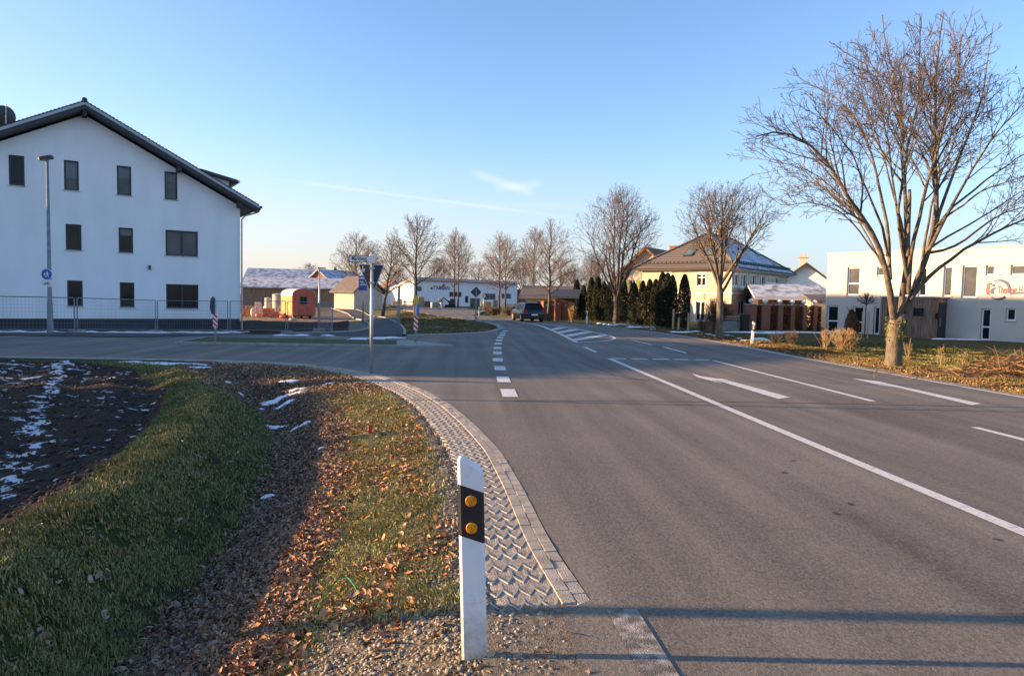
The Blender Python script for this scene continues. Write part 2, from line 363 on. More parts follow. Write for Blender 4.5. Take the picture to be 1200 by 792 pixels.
inr = inpoly(X, Y, roadpoly)
fieldx = np.interp(Y, [-5, 3, 5.1, 5.8, 7.3, 10, 12.85, 15.7, 17], [-3.1, -3.1, -3.15, -3.2, -3.55, -4.3, -5.35, -7.3, -9.5])
soil = smooth((fieldx-X)/.25+.5)*(Y < 16.6)
onleft = (X < pavX(Y)) & (Y < 17.3)
Z = Z+np.where(onleft & ~inr, soil*(.10*(fbm(X*5, Y*5, 3)-.5)+.03*np.sin((X*.9+Y*.38)*5.5))+(1-soil)*.05*(fbm(X*2.2, Y*2.2, 9)-.5)*smooth((pavX(Y)-X)/.3), 0)
Z = Z+np.where(~inr & (X > redgeX(Y)+.4) & (Y < 60), .10*(fbm(X*1.3, Y*1.3, 5)-.4)*smooth((X-redgeX(Y)-.5)/1)*(1-smooth((X-redgeX(Y)-3.2)/1.5)), 0)
far = smooth((Y-300)/400); Z = Z+far*2*(fbm(X*.004, Y*.004, 2)-.5)
Z[inr] = -.07
Lq0 = np.array([p for p in smoothline(roadL[1:], .05, 60) if p[1] > 3.62 and p[0] > -6])
_g = np.gradient(Lq0, axis=0); _g /= np.linalg.norm(_g, axis=1)[:, None]; Lq1 = Lq0+np.c_[-_g[:, 1], _g[:, 0]]*.56
pavpoly = [tuple(p) for p in Lq0[::4]]+[tuple(p) for p in Lq1[::-4]]
Z[inpoly(X, Y, pavpoly)] = -.06
T = (X-crestX(Y))/(pavX(Y)-crestX(Y))
leafm = smooth((T-.31)/.08)*(1-smooth((T-.60)/.15))*onleft*(Y < 16.8)
leafm = np.maximum(leafm, onleft*smooth((Y-11.5)/2)*(T > .05)*(X > -6.5)*smooth((pavX(Y)-X)/.3)*.9)
gravm = onleft*(smooth((4.6-Y)/1.2)*smooth((X+1.15)/.4)+smooth((X-pavX(Y)+.30)/.2))*(X > -1.6)
gravm = np.clip(gravm+((X > redgeX(Y)-.2) & (X < redgeX(Y)+.35) & (Y < 62))*1., 0, 1)
# building site: dark heaped soil and gravel
cx_, cz_ = X*CY-Y*SY, X*SY+Y*CY
site = ((cz_ > 33) & (cz_ < 75) & (cx_ < -8) & (cx_ > -60)).astype(float)
pathd = inpoly(X, Y, [tuple(p) for p in (cy_in+cy_out[::-1]+[(-5, 28.3), (-14, 28.3)])])
U = 600+cx_/np.maximum(cz_, 1)*800
darksoil = ((cz_ > 33) & (cz_ < 55) & (U > 283) & (U < 408) & ~pathd)*1.
sitegr = ((cz_ >= 54) & (cz_ < 82) & (U < 408) & (U > 220))*1.
gravm = np.clip(gravm+((cz_ > 33) & (cz_ < 60) & (U >= 405) & (U < 436) & ~pathd & (cx_ < -6))*1.+((cz_ > 28) & (cz_ < 42) & (cx_ < -14) & (U < 300))*1., 0, 1)
snowm = np.maximum(soil*(.585+.05*smooth((Y-13)/2)+.03*smooth((-7-X)/3)), onleft*((Y > 14.2) & (X < -4.2))*.50*(1-leafm*.5))
tk = sorted([G(u, v, -.1) for u, v in ((8, 560), (29, 525), (40, 491), (51, 467), (56, 456), (66, 443), (76, 428))], key=lambda p: p[1])   # wheel track holding snow
trx = np.interp(Y, [p[1] for p in tk], [p[0] for p in tk]); tr = np.abs(X-trx)*.8
snowm = np.clip(snowm+soil*np.exp(-(tr/.12)**2)*.26+soil*np.exp(-(np.abs(X-trx+1.6)*.8/.11)**2)*.12, 0, 1)
sn2 = (cz_ > 28)*(U < 290)*(cz_ < 36)*np.exp(-((cz_-35.0)/1.6)**2)
e_ = X-redgeX(Y)
dry = ((e_ > 0) & (e_ < 4.0) & (Y < 62))*smooth(e_/.3)*(1-smooth((e_-1.5)/1.2))*.62
dry = np.maximum(dry, onleft*smooth((T-.55)/.15)*smooth((1-T)/.1)*.75)
dry = np.maximum(dry, ((Y > 60) | ((Y > 30) & (X < 2) & (cx_ > -9)))*.55)
snowr = ((e_ > .6) & (e_ < 3.2) & (Y > 24) & (Y < 60))*.52+((e_ > 6) & (Y > 38) & (Y < 60))*.25
snowm = np.clip(np.maximum(np.maximum(snowm, snowr), sn2), 0, 1)
soil2 = np.clip(soil+darksoil, 0, 1)
Z = Z+darksoil*(.34*(fbm(X*.8, Y*.8, 21)-.35)+.12*(fbm(X*3, Y*3, 22)-.5))*smooth((cz_-36)/2)*smooth((55-cz_)/3)
A_ = np.stack([soil2, leafm, gravm, np.ones_like(X)], -1).reshape(-1, 4)
B_ = np.stack([snowm, dry, np.clip(sitegr, 0, 1), np.ones_like(X)], -1).reshape(-1, 4)
nx, ny = X.shape; idx = np.arange(nx*ny).reshape(nx, ny)
Fq = np.stack([idx[:-1, :-1], idx[1:, :-1], idx[1:, 1:], idx[:-1, 1:]], -1).reshape(-1, 4)
def ground_mat():
    m = bpy.data.materials.new('ground_mix'); m.use_nodes = True; n = m.node_tree.nodes; l = m.node_tree.links; b = n['Principled BSDF']; b.inputs['Roughness'].default_value = .95; b.inputs['Specular IOR Level'].default_value = .15
    tc_ = n.new('ShaderNodeTexCoord'); P_ = tc_.outputs['Object']
    def noise(s_, d=6, ro=.55):
        z = n.new('ShaderNodeTexNoise'); z.inputs['Scale'].default_value = s_; z.inputs['Detail'].default_value = d; z.inputs['Roughness'].default_value = ro; l.new(P_, z.inputs['Vector']); return z.outputs[0]
    def ramp(x, cs):
        r_ = n.new('ShaderNodeValToRGB'); l.new(x, r_.inputs[0]); e = r_.color_ramp.elements
        while len(e) < len(cs): e.new(.5)
        for i, (p, c) in enumerate(cs): e[i].position = p; e[i].color = (*c, 1)
        return r_.outputs[0]
    def mth(op, a, c):
        q = n.new('ShaderNodeMath'); q.operation = op
        for i, k in enumerate((a, c)):
            if isinstance(k, (int, float)): q.inputs[i].default_value = k
            else: l.new(k, q.inputs[i])
        return q.outputs[0]
    def mixc(f, a, c):
        q = n.new('ShaderNodeMix'); q.data_type = 'RGBA'; l.new(f, q.inputs[0]); l.new(a, q.inputs[6]); l.new(c, q.inputs[7]); return q.outputs[2]
    def step(x, lo, hi):
        q = n.new('ShaderNodeMapRange'); q.interpolation_type = 'SMOOTHSTEP'; l.new(x, q.inputs[0]); q.inputs[1].default_value = lo; q.inputs[2].default_value = hi; return q.outputs[0]
    at = []
    for a in ('maskA', 'maskB'):
        q = n.new('ShaderNodeAttribute'); q.attribute_name = a; sp = n.new('ShaderNodeSeparateColor'); l.new(q.outputs['Color'], sp.inputs[0]); at += list(sp.outputs)[:3]
    so_, le, gr, sn, dr, si = at
    n1, n2, n3 = noise(1.1), noise(9, 8), noise(42, 8, .7)
    nf = noise(140, 4, .7)
    grass = ramp(n2, [(.3, (.030, .035, .014)), (.5, (.055, .068, .023)), (.75, (.12, .11, .05))])
    dryc = ramp(n3, [(.3, (.09, .075, .025)), (.5, (.22, .185, .07)), (.7, (.34, .29, .13))])
    soilc = ramp(n3, [(.3, (.022, .016, .012)), (.6, (.062, .045, .033)), (.8, (.12, .09, .068))])
    leafc = ramp(n3, [(.3, (.03, .02, .015)), (.5, (.11, .075, .055)), (.7, (.24, .18, .14))])
    vo = n.new('ShaderNodeTexVoronoi'); vo.inputs['Scale'].default_value = 28; l.new(P_, vo.inputs['Vector'])
    sepv = n.new('ShaderNodeSeparateColor'); l.new(vo.outputs['Color'], sepv.inputs[0])
    gravc = ramp(sepv.outputs[0], [(.0, (.12, .095, .065)), (.5, (.20, .165, .12)), (1, (.34, .30, .24))])
    sitec = ramp(n2, [(.3, (.16, .11, .07)), (.7, (.34, .25, .17))])
    snc = ramp(n2, [(.2, (.70, .74, .80)), (.8, (.84, .86, .90))])
    j = lambda m_, nz, amt=.8: step(mth('ADD', m_, mth('MULTIPLY', mth('SUBTRACT', nz, .5), amt)), .42, .58)
    c = mixc(j(dr, n2, 1.3), grass, dryc); c = mixc(j(si, n2), c, sitec); c = mixc(j(le, n2, 1.0), c, leafc); c = mixc(j(gr, n2, .9), c, gravc); c = mixc(j(so_, n2, .6), c, soilc)
    nlarge = noise(4.2, 9, .66)
    sf = step(mth('ADD', sn, mth('MULTIPLY', mth('SUBTRACT', nlarge, .5), 2.2)), .80, .88)
    c = mixc(sf, c, snc); l.new(c, b.inputs['Base Color'])
    bp = n.new('ShaderNodeBump'); bp.inputs['Distance'].default_value = .04; bp.inputs['Strength'].default_value = .9
    l.new(mth('ADD', mth('ADD', n3, mth('MULTIPLY', nf, .4)), mth('MULTIPLY', sf, .5)), bp.inputs['Height']); l.new(bp.outputs[0], b.inputs['Normal'])
    return m
ground = npmesh('ground', np.stack([X, Y, Z], -1).reshape(-1, 3), Fq, ground_mat(), attrs={'maskA': A_, 'maskB': B_}); tag(ground, kind='structure')
# ---------------------------------------------------------------- asphalt
def asphalt_mat(name, lo, hi, streakdir=True):
    m = bpy.data.materials.new(name); m.use_nodes = True; n = m.node_tree.nodes; l = m.node_tree.links; b = n['Principled BSDF']; b.inputs['Roughness'].default_value = .82; b.inputs['Specular IOR Level'].default_value = .35
    t = n.new('ShaderNodeTexCoord'); mp = n.new('ShaderNodeMapping'); mp.inputs['Scale'].default_value = (1.6, .05, 1); l.new(t.outputs['Object'], mp.inputs[0])
    z1 = n.new('ShaderNodeTexNoise'); z1.inputs['Scale'].default_value = 1.3; z1.inputs['Detail'].default_value = 7; l.new(mp.outputs[0], z1.inputs['Vector'])
    z2 = n.new('ShaderNodeTexNoise'); z2.inputs['Scale'].default_value = 48; z2.inputs['Detail'].default_value = 5; z2.inputs['Roughness'].default_value = .7; l.new(t.outputs['Object'], z2.inputs['Vector'])
    z3 = n.new('ShaderNodeTexNoise'); z3.inputs['Scale'].default_value = .35; z3.inputs['Detail'].default_value = 8; l.new(t.outputs['Object'], z3.inputs['Vector'])
    def mm(op, a, c, d=None):
        q = n.new('ShaderNodeMath'); q.operation = op
        for i, k in enumerate((a, c, d)):
            if k is None: continue
            if isinstance(k, (int, float)): q.inputs[i].default_value = k
            else: l.new(k, q.inputs[i])
        return q.outputs[0]
    s_ = mm('ADD', mm('ADD', mm('MULTIPLY', z1.outputs[0], .8), mm('MULTIPLY', z2.outputs[0], 1.15)), mm('MULTIPLY', z3.outputs[0], .5))
    mr = n.new('ShaderNodeMapRange'); l.new(s_, mr.inputs[0]); mr.inputs[1].default_value = .90; mr.inputs[2].default_value = 1.52
    r_ = n.new('ShaderNodeValToRGB'); l.new(mr.outputs[0], r_.inputs[0]); e = r_.color_ramp.elements
    e[0].position = .0; e[0].color = (*lo, 1); e[1].position = 1.0; e[1].color = (*hi, 1)
    # straw-coloured and dark chips of aggregate
    v_ = n.new('ShaderNodeTexVoronoi'); v_.inputs['Scale'].default_value = 120; l.new(t.outputs['Object'], v_.inputs['Vector'])
    sp = n.new('ShaderNodeSeparateColor'); l.new(v_.outputs['Color'], sp.inputs[0])
    chip = mm('GREATER_THAN', sp.outputs[0], .93); q = n.new('ShaderNodeMix'); q.data_type = 'RGBA'; l.new(mm('MULTIPLY', chip, .35), q.inputs[0]); l.new(r_.outputs[0], q.inputs[6]); q.inputs[7].default_value = (.30, .26, .22, 1)
    l.new(q.outputs[2], b.inputs['Base Color'])
    bp = n.new('ShaderNodeBump'); bp.inputs['Distance'].default_value = .008; bp.inputs['Strength'].default_value = 1.0; l.new(z2.outputs[0], bp.inputs['Height']); l.new(bp.outputs[0], b.inputs['Normal'])
    return m
M['asphalt'] = asphalt_mat('asphalt', (.064, .056, .046), (.245, .217, .178))
M['asphalt_new'] = asphalt_mat('new_asphalt', (.028, .029, .032), (.075, .077, .082))
def polysheet(name, poly, z, mt, parent=None):
    bm = bmesh.new(); vs = [bm.verts.new((p[0], p[1], z)) for p in poly]; f = bm.faces.new(vs)
    if f.normal.z < 0: f.normal_flip()
    bm.normal_update()
    if f.normal.z < 0: f.normal_flip()
    bmesh.ops.triangulate(bm, faces=[f]); me = bpy.data.meshes.new(name); bm.to_mesh(me); bm.free(); me.materials.append(mt)
    o = bpy.data.objects.new(name, me); sc.collection.objects.link(o)
    if parent: o.parent = parent
    return o
road = tag(polysheet('road', roadpoly, .010, M['asphalt']), kind='structure')
def strip(name, A, B, mt, zoff, n=60, kind='structure', parent=None, m_=5):
    A = resample(A, .01 if False else np.linalg.norm(np.diff(np.array(A, float), axis=0), axis=1).sum()/n); B = resample(B, np.linalg.norm(np.diff(np.array(B, float), axis=0), axis=1).sum()/n)
    k = min(len(A), len(B)); A = A[:k] if len(A) == k else A[np.linspace(0, len(A)-1, k).astype(int)]; B = B[:k] if len(B) == k else B[np.linspace(0, len(B)-1, k).astype(int)]
    t = np.linspace(0, 1, m_)[None, :, None]; P_ = A[:, None]*(1-t)+B[:, None]*t; z = hbase(P_[..., 0], P_[..., 1])+zoff
    V = np.concatenate([P_, z[..., None]], -1).reshape(-1, 3); ix = np.arange(k*m_).reshape(k, m_)
    f = np.stack([ix[:-1, :-1], ix[1:, :-1], ix[1:, 1:], ix[:-1, 1:]], -1).reshape(-1, 4)
    me = npmesh(name, V, f, mt, parent); 
    if kind: tag(me, kind=kind)
    return me
# wide asphalt of the side street and cycle path behind the island, following the ground down
strip('side_street', [(-70, 25.49), (-12, 25.49), (-9, 28.29), (-5.21, 28.59), tri_low[0]], [(-70, 33), (-24, 34), (-13.5, 35.2), gp(380, 391), gp(415, 389.5)], M['asphalt_new'], .03, 60, m_=9)
strip('cycle_path', [gp(415, 389.5), gp(431, 386), gp(434, 382), gp(427, 376), gp(408, 367.8), gp(388, 361.5)], [tri_low[0], gp(474.4, 388), gp(469, 380.5), gp(452, 373), gp(426, 365.7), gp(401, 359)], M['asphalt_new'], .034, 40)
def kerb(name, P_, wd, ht, mt, closed=False, step=.5, base=None):
    Q = smoothline(P_, step, 2) if not closed else np.array(P_, float)
    n = len(Q); d = np.zeros_like(Q)
    if closed: d = np.roll(Q, -1, 0)-np.roll(Q, 1, 0)
    else: d[1:-1] = Q[2:]-Q[:-2]; d[0] = Q[1]-Q[0]; d[-1] = Q[-1]-Q[-2]
    d /= np.linalg.norm(d, axis=1)[:, None]+1e-9; nn = np.c_[-d[:, 1], d[:, 0]]
    z = hbase(Q[:, 0], Q[:, 1]); b = .02
    prof = [(-wd/2, -.12), (-wd/2, ht-b), (-wd/2+b, ht), (wd/2-b, ht), (wd/2, ht-b), (wd/2, -.12)]
    V = []; F_ = []; k = len(prof)
    for i in range(n):
        for o_, h_ in prof: V.append((Q[i, 0]+nn[i, 0]*o_, Q[i, 1]+nn[i, 1]*o_, z[i]+h_))
    for i in range(n if closed else n-1):
        j = (i+1) % n
        for a in range(k-1): F_.append((i*k+a, j*k+a, j*k+a+1, i*k+a+1))
    mb = MB(); mb.v = V; mb.f = F_; o = mb.build(name, mt); tag(o, kind='structure'); return o
kerb('kerb', tri_low+tri_nose+tri_far, .30, .05, M['kerb'])
kerb('kerb', cy_in[2:], .12, .09, M['kerb']); kerb('kerb', [tri_low[0]]+cy_out, .12, .09, M['kerb'])
kerb('kerb', [tuple(p) for p in roadLs if p[0] < -3.3 and p[0] > -60], .16, .03, M['kerb'])
# island strip between side road and cycle path
isl = [(-9.3, 22.75), (-1.9, 22.75), (-.5, 23.05), (-.3, 23.35), (-.6, 23.7), (-1.9, 25.3), (-9.3, 25.3)]
o = MB().prism(isl, -.03, .085).build('traffic_island', M['kerb']); tag(o, kind='structure')
o = MB().prism([(-9.1, 22.95), (-2.2, 22.95), (-2.4, 25.1), (-9.1, 25.1)], .06, .10).build('island_turf', mat('island_turf', (.03, .045, .012), .95, .3, 10, .9, 40, c2=(.08, .10, .035))); tag(o, kind='structure')
# ---------------------------------------------------------------- road markings (children of the road)
def ribbon(name, P_, wd, z=.0145, step=.6, mt=None, it=0):
    Q = smoothline(P_, step, it); n = len(Q); d = np.zeros_like(Q); d[1:-1] = Q[2:]-Q[:-2]; d[0] = Q[1]-Q[0]; d[-1] = Q[-1]-Q[-2]
    d /= np.linalg.norm(d, axis=1)[:, None]; nn = np.c_[-d[:, 1], d[:, 0]]
    V = np.concatenate([np.c_[Q+nn*wd/2, np.full(n, z)], np.c_[Q-nn*wd/2, np.full(n, z)]]); i = np.arange(n-1)
    return npmesh(name, V, np.stack([i+n, i+n+1, i+1, i], -1), mt or M['paint'], road)
ribbon('turn_lane_line', [(4.25, -12), (4.25, 9), (4.28, 19.6)], .14, step=2)
ribbon('lane_line', [(7.28, 11.53), (7.3, 15), (7.33, 19.45)], .13, step=2)
for k in range(6): ribbon('lane_dash', [(7.26, 9.1-k*6.5), (7.26, 5.6-k*6.5)], .13, step=1)
ribbon('lane_dash', [(7.43, 22.2), (7.5, 25)], .13); ribbon('lane_dash', [(7.4, 26.3), (7.3, 29.05)], .13)
ribbon('lane_dash', [(4.36, 22), (4.39, 24.4)], .13)
for a, b in ((4.36, 4.76), (4.93, 5.42), (5.57, 6.06), (6.2, 6.66), (6.83, 7.27)): ribbon('stop_dash', [(a, 19.6), (b, 19.62)], .26, step=.2)
ribbon('edge_line', [(float(redgeX(y))-.17, y) for y in np.linspace(-12, 58, 40)], .11, step=1.2)
ribbon('edge_line', [(.92, -12), (.93, 3.0), (.89, 3.58)], .17, step=1, mt=M['paint_worn'])
eds = [(.84,12.11),(.86,14.15),(.91,16.41),(.97,18.68),(1.08,21.03),(1.19,23.2),(1.32,25.4),(1.46,27.4),(1.62,29.4),(1.8,31.3),(1.95,33.2),(2.2,35.4)]
for i, (a, b) in enumerate(eds):
    q = eds[min(i+1, len(eds)-1)]; p_ = eds[max(i-1, 0)]; dx, dy = q[0]-p_[0], q[1]-p_[1]; ln = math.hypot(dx, dy); dx /= ln; dy /= ln
    ribbon('edge_dash', [(a-dx*.5, b-dy*.5), (a+dx*.5, b+dy*.5)], .27, step=.3)
ribbon('hatch_line', [G(676, 401.5), G(665, 395.5), G(650, 388.5), G(634, 382), G(617, 378.5), G(600, 376)], .2, step=1, it=2)
ribbon('hatch_line', [G(676, 401.5), G(697, 401.2), G(712, 399.8), G(721, 397.6), G(720, 395.2), G(707, 391.8), G(690, 388.5), G(672, 385), G(650, 381.5), G(625, 378)], .14, step=.6, it=3)
for a, b in (((672, 399), (709, 393)), ((664, 394), (690, 389.3)), ((655, 390.2), (674, 386.4)), ((647, 386.8), (659, 384))): ribbon('hatch_bar', [G(*a), G(*b)], .5, z=.0185)
# arrows: left-turn arrow in the turn lane, straight arrow in the right lane
def marks(name, pts): 
    polysheet(name, pts, .0145, M['paint'], road)
tA = G(812, 438); sA = G(918, 467.5)
bend = [G(*q) for q in ((926, 466.3), (912, 468.2), (848, 448.6), (837, 446.8), (846.7, 450.3), (817.3, 442.6), (810.7, 438.1), (822.7, 441.6), (838.7, 443.9), (846.7, 444.5), (860, 448.2))]
marks('turn_arrow', bend)
marks('straight_arrow', [G(*q) for q in ((1150, 474), (1139, 475.4), (1049, 454), (1030, 451.5), (998, 443.8), (1030, 447.5), (1054, 453.0))])
for P_ in ([G(380, 416), G(500, 420), G(620, 427), G(700, 437), G(760, 447)], [G(560, 405), G(640, 411), G(680, 425), G(720, 440)], [(-40, 20), (-9, 18.5), (-6, 22.7)], [G(600, 470), G(900, 472), G(1200, 478)]):
    ribbon('tar_seam', P_, .05, z=.0125, mt=M['tar'], step=.5, it=4)
for k, (u, v) in enumerate(((648, 491), (1169, 634), (979, 603), (996, 592), (919, 555), (930, 541))):
    c = G(u, v); mb = MB(); mb.add([(c[0]+.018*math.cos(t)*(1+.3*math.sin(3*t+k)), c[1]+.035*math.sin(t)*(1+.3*math.cos(2*t+k)), .0135) for t in np.linspace(0, 6.28, 12)[:-1]], [tuple(range(11))]).build('tar_spot', M['tar'], road)
# ---------------------------------------------------------------- paver strip along the verge
def offline(Q, o_):
    d = np.gradient(Q, axis=0); d /= np.linalg.norm(d, axis=1)[:, None]; return Q+np.c_[-d[:, 1], d[:, 0]]*o_
Lq = np.array([p for p in smoothline(roadL[1:], .05, 60) if p[1] > 3.62 and p[0] > -6])
arc = np.r_[0, np.cumsum(np.linalg.norm(np.diff(Lq, axis=0), axis=1))]
def atarc(s_, o_):
    x = np.interp(s_, arc, Lq[:, 0]); y = np.interp(s_, arc, Lq[:, 1]); x2 = np.interp(s_+.06, arc, Lq[:, 0]); y2 = np.interp(s_+.06, arc, Lq[:, 1]); x1 = np.interp(s_-.06, arc, Lq[:, 0]); y1 = np.interp(s_-.06, arc, Lq[:, 1])
    dx, dy = x2-x1, y2-y1; l_ = math.hypot(dx, dy) or 1; return x-dy/l_*o_, y+dx/l_*o_
S = arc[-1]
mb = MB(); s_ = 0.
r2 = random.Random(3)
while s_ < S-.3:                                   # two rows of setts
    for row in (0, 1):
        o0 = .005+row*.085; a, b = s_+.002+(row*.05), s_+.160+(row*.05); h = .011+r2.uniform(-.003, .003)
        q = [atarc(a, o0), atarc(b, o0), atarc(b, o0+.081), atarc(a, o0+.081)]
        c = (sum(p[0] for p in q)/4, sum(p[1] for p in q)/4)
        top = [(p[0]*.96+c[0]*.04, p[1]*.96+c[1]*.04, h) for p in q]; low = [(p[0], p[1], h-.006) for p in q]; bot = [(p[0], p[1], -.05) for p in q]
        mb.add(bot+low+top, [(8, 9, 10, 11)]+[(k*4+i, k*4+(i+1) % 4, k*4+4+(i+1) % 4, k*4+4+i) for k in (0, 1) for i in range(4)])
    s_ += .163
setts = mb.build('sett_row', M['sett']); tag(setts, kind='structure')
mb = MB(); s_ = .06; per = .205; row = 0
while s_ < S-.4:                                   # zigzag ribs of the turf-lattice pavers
    pts = []
    for k in range(9):
        o_ = .185+k*.0475; zz = .042*math.cos(math.pi*k)
        pts.append((s_+zz*1.1, o_))
    hw = .021; h = .0048+r2.uniform(-.001, .001)
    if row > 60 and r2.random() < .1: s_ += .185; row += 1; continue
    V = []
    for (a, b) in pts:
        for da, hh in ((-hw, -.03), (-hw, h-.006), (-hw*.6, h), (hw*.6, h), (hw, h-.006), (hw, -.03)):
            x, y = atarc(a+da, b); V.append((x, y, hh))
    k = 6; F_ = [(i*k+a, (i+1)*k+a, (i+1)*k+a+1, i*k+a+1) for i in range(8) for a in range(5)]
    mb.add(V, F_); 
    for kk in (0, 1, 2, 3, 4, 5, 6, 7, 8):                      # short webs joining one zigzag to the next
        a, b = pts[kk]; sgn = (1 if math.cos(math.pi*kk) > 0 else -1)
        if sgn > 0:
            q = [atarc(a, b-.012), atarc(a+.09, b-.010), atarc(a+.09, b+.010), atarc(a, b+.012)]
            mb.add([(p[0], p[1], -.03) for p in q]+[(p[0], p[1], h-.003) for p in q], [(4, 5, 6, 7), (0, 1, 5, 4), (1, 2, 6, 5), (2, 3, 7, 6), (3, 0, 4, 7)])
    s_ += .185; row += 1
o = polysheet('road_shoulder', [(.12, -8), (.60, -8), (.60, 3.66), (.12, 3.66)], .0045, M['grit']); tag(o, kind='structure')
lat = mb.build('lattice_pavers', M['lattice']); tag(lat, kind='structure')
V = []; F_ = []; ss = np.arange(0, S, .05)
for i, q in enumerate(ss):
    for j, o_ in enumerate(np.linspace(.0, .60, 9)):
        x, y = atarc(q, o_); V.append((x, y, (-.002 if j < 8 else -.03)+.005*(vnoise(x*30., y*30., 1))))
for i in range(len(ss)-1):
    for j in range(8): F_.append((i*9+j, i*9+j+1, (i+1)*9+j+1, (i+1)*9+j))
o = npmesh('paver_bed', V, F_, mat('paver_bed_grit', (.20, .175, .14), .95, 0, 24, .6, 120, c2=(.38, .345, .29), detail=8)); tag(o, kind='structure')
# ---------------------------------------------------------------- facades
def LM(p0, d, z=0.):
    return Matrix(((d[0], -d[1], 0, p0[0]), (d[1], d[0], 0, p0[1]), (0, 0, 1, z), (0, 0, 0, 1)))
def onp(u, v, p0, d):           # where the sight line of a photo point meets the facade plane -> (s along, z)
    r_ = ray(u, v); n = (-d[1], d[0]); t = (p0[0]*n[0]+p0[1]*n[1])/(r_[0]*n[0]+r_[1]*n[1])
    x, y = r_[0]*t, r_[1]*t; return ((x-p0[0])*d[0]+(y-p0[1])*d[1], CH+r_[2]*t)
def rect(u0, v0, u1, v1, p0, d):
    um, vm = (u0+u1)/2, (v0+v1)/2
    a = onp(u0, vm, p0, d)[0]; b = onp(u1, vm, p0, d)[0]; c = onp(um, v1, p0, d)[1]; e = onp(um, v0, p0, d)[1]; return (a, b, c, e)
def clip(poly, a, b, c):        # keep a*s+b*z<=c
    out = []
    for i in range(len(poly)):
        p, q = poly[i], poly[(i+1) % len(poly)]; fp = a*p[0]+b*p[1]-c; fq = a*q[0]+b*q[1]-c
        if fp <= 0: out.append(p)
        if fp*fq < 0: t = fp/(fp-fq); out.append((p[0]+t*(q[0]-p[0]), p[1]+t*(q[1]-p[1])))
    return out
def facade(mb, L_, z0, z1, ops, clips=(), dep=.16):
    ss = sorted({0., L_}|{o[0] for o in ops}|{o[1] for o in ops}); zs = sorted({z0, z1}|{o[2] for o in ops}|{o[3] for o in ops})
    for i in range(len(ss)-1):
        for j in range(len(zs)-1):
            cs, cz = (ss[i]+ss[i+1])/2, (zs[j]+zs[j+1])/2
            if any(o[0] < cs < o[1] and o[2] < cz < o[3] for o in ops): continue
            p = [(ss[i], zs[j]), (ss[i+1], zs[j]), (ss[i+1], zs[j+1]), (ss[i], zs[j+1])]
            for c in clips: p = clip(p, *c) if len(p) > 2 else p
            if len(p) > 2: mb.add([(a, 0, b) for a, b in p], [tuple(range(len(p)))])
    for a, b, c, e in ops:
        mb.add([(a,0,c),(b,0,c),(b,0,e),(a,0,e),(a,dep,c),(b,dep,c),(b,dep,e),(a,dep,e)], [(0,1,5,4),(1,2,6,5),(2,3,7,6),(3,0,4,7)])
def window(parent, Mx, o, frame, pane, sill=None, fw=.07, dep=.10, mull=(), trans=(), name='window', sillw=.06, label=None, surround=None):
    a, b, c, e = o; mb = MB(); mb.m = Mx; y0, y1 = dep, dep+.07
    mb.box(a, a+fw, y0, y1, c, e); mb.box(b-fw, b, y0, y1, c, e); mb.box(a+fw, b-fw, y0, y1, c, c+fw); mb.box(a+fw, b-fw, y0, y1, e-fw, e)
    for k in mull: x = a+(b-a)*k; mb.box(x-fw*.6, x+fw*.6, y0+.002, y1, c+fw, e-fw)
    for k in trans: z = c+(e-c)*k; mb.box(a+fw, b-fw, y0+.003, y1, z-fw*.5, z+fw*.5)
    w_ = mb.build(name, frame, parent, world=True)
    if label: w_['label'] = label
    mb = MB(); mb.m = Mx; mb.box(a+fw*.5, b-fw*.5, y0+.04, y0+.055, c+fw*.5, e-fw*.5); p = mb.build('pane', pane, parent, world=True); p.parent = w_
    if sill:
        mb = MB(); mb.m = Mx; mb.box(a-.05, b+.05, -sillw, dep, c-.045, c-.004); p = mb.build('sill', sill, parent, world=True); p.parent = w_
    if surround:
        g = .14; mb = MB(); mb.m = Mx; mb.box(a-g, a, -.03, .02, c-g, e+g); mb.box(b, b+g, -.03, .02, c-g, e+g); mb.box(a, b, -.03, .02, e, e+g); mb.box(a, b, -.03, .02, c-g, c)
        p = mb.build('surround', surround, parent, world=True); p.parent = w_
    return w_
def vec(a, b):
    d = Vector(b)-Vector(a); l = d.length; return (d.x/l, d.y/l), l
# ================================================================ big white house on the left
d_c = C2W(math.cos(R(33)), math.sin(R(33))); corner = C2W(-16.15, 40.5); Lh = 15.7
p0 = (corner[0]-d_c[0]*Lh, corner[1]-d_c[1]*Lh); Mx = LM(p0, d_c); gz = -.55
H = empty('apartment_house', (corner[0], corner[1], gz), 0, 'large white rendered gabled house with dark roof and dark window frames', 'house')
rs, rz_ = onp(99.2, 134.8, p0, d_c); ez = onp(280.3, 238, p0, d_c)[1]; hw = Lh-rs
pv = (p0[0]+d_c[1]*.8, p0[1]-d_c[0]*.8)       # verge plane, 0.8 m in front of the wall
vs_, vz = onp(99, 118, pv, d_c); es_, evz = onp(304, 240.5, pv, d_c)
sl_ = (vz-evz)/(es_-vs_)
print('left house', rs, rz_, ez, vs_, vz, es_, evz, 'slopes', (rz_-ez)/hw, sl_)
ridge_s = (rs+vs_)/2; z_under = min(rz_, vz-.38)
wins = [((10.2,182.2,28.8,217.4),'glass',()), ((75,188.3,92.4,223),'glass_mid',()), ((137,194.7,154,228.8),'glass_mid',()), ((192.8,201.5,208,234),'glass_mid',()),
        ((77,262.9,95.5,293),'glass',()), ((139,267,156,296),'glass',()), ((194,270.5,232,300),'glass_mid',(.5,)),
        ((78.8,328.8,97,358.7),'glass',()), ((140.5,331,157.6,360),'glass',()), ((194.7,333.3,232.6,361.4),'glass',(.5,))]
ops = [rect(*q[0], p0, d_c) for q in wins]
pz = rect(100, 371.5, 200, 373.4, p0, d_c)[2]
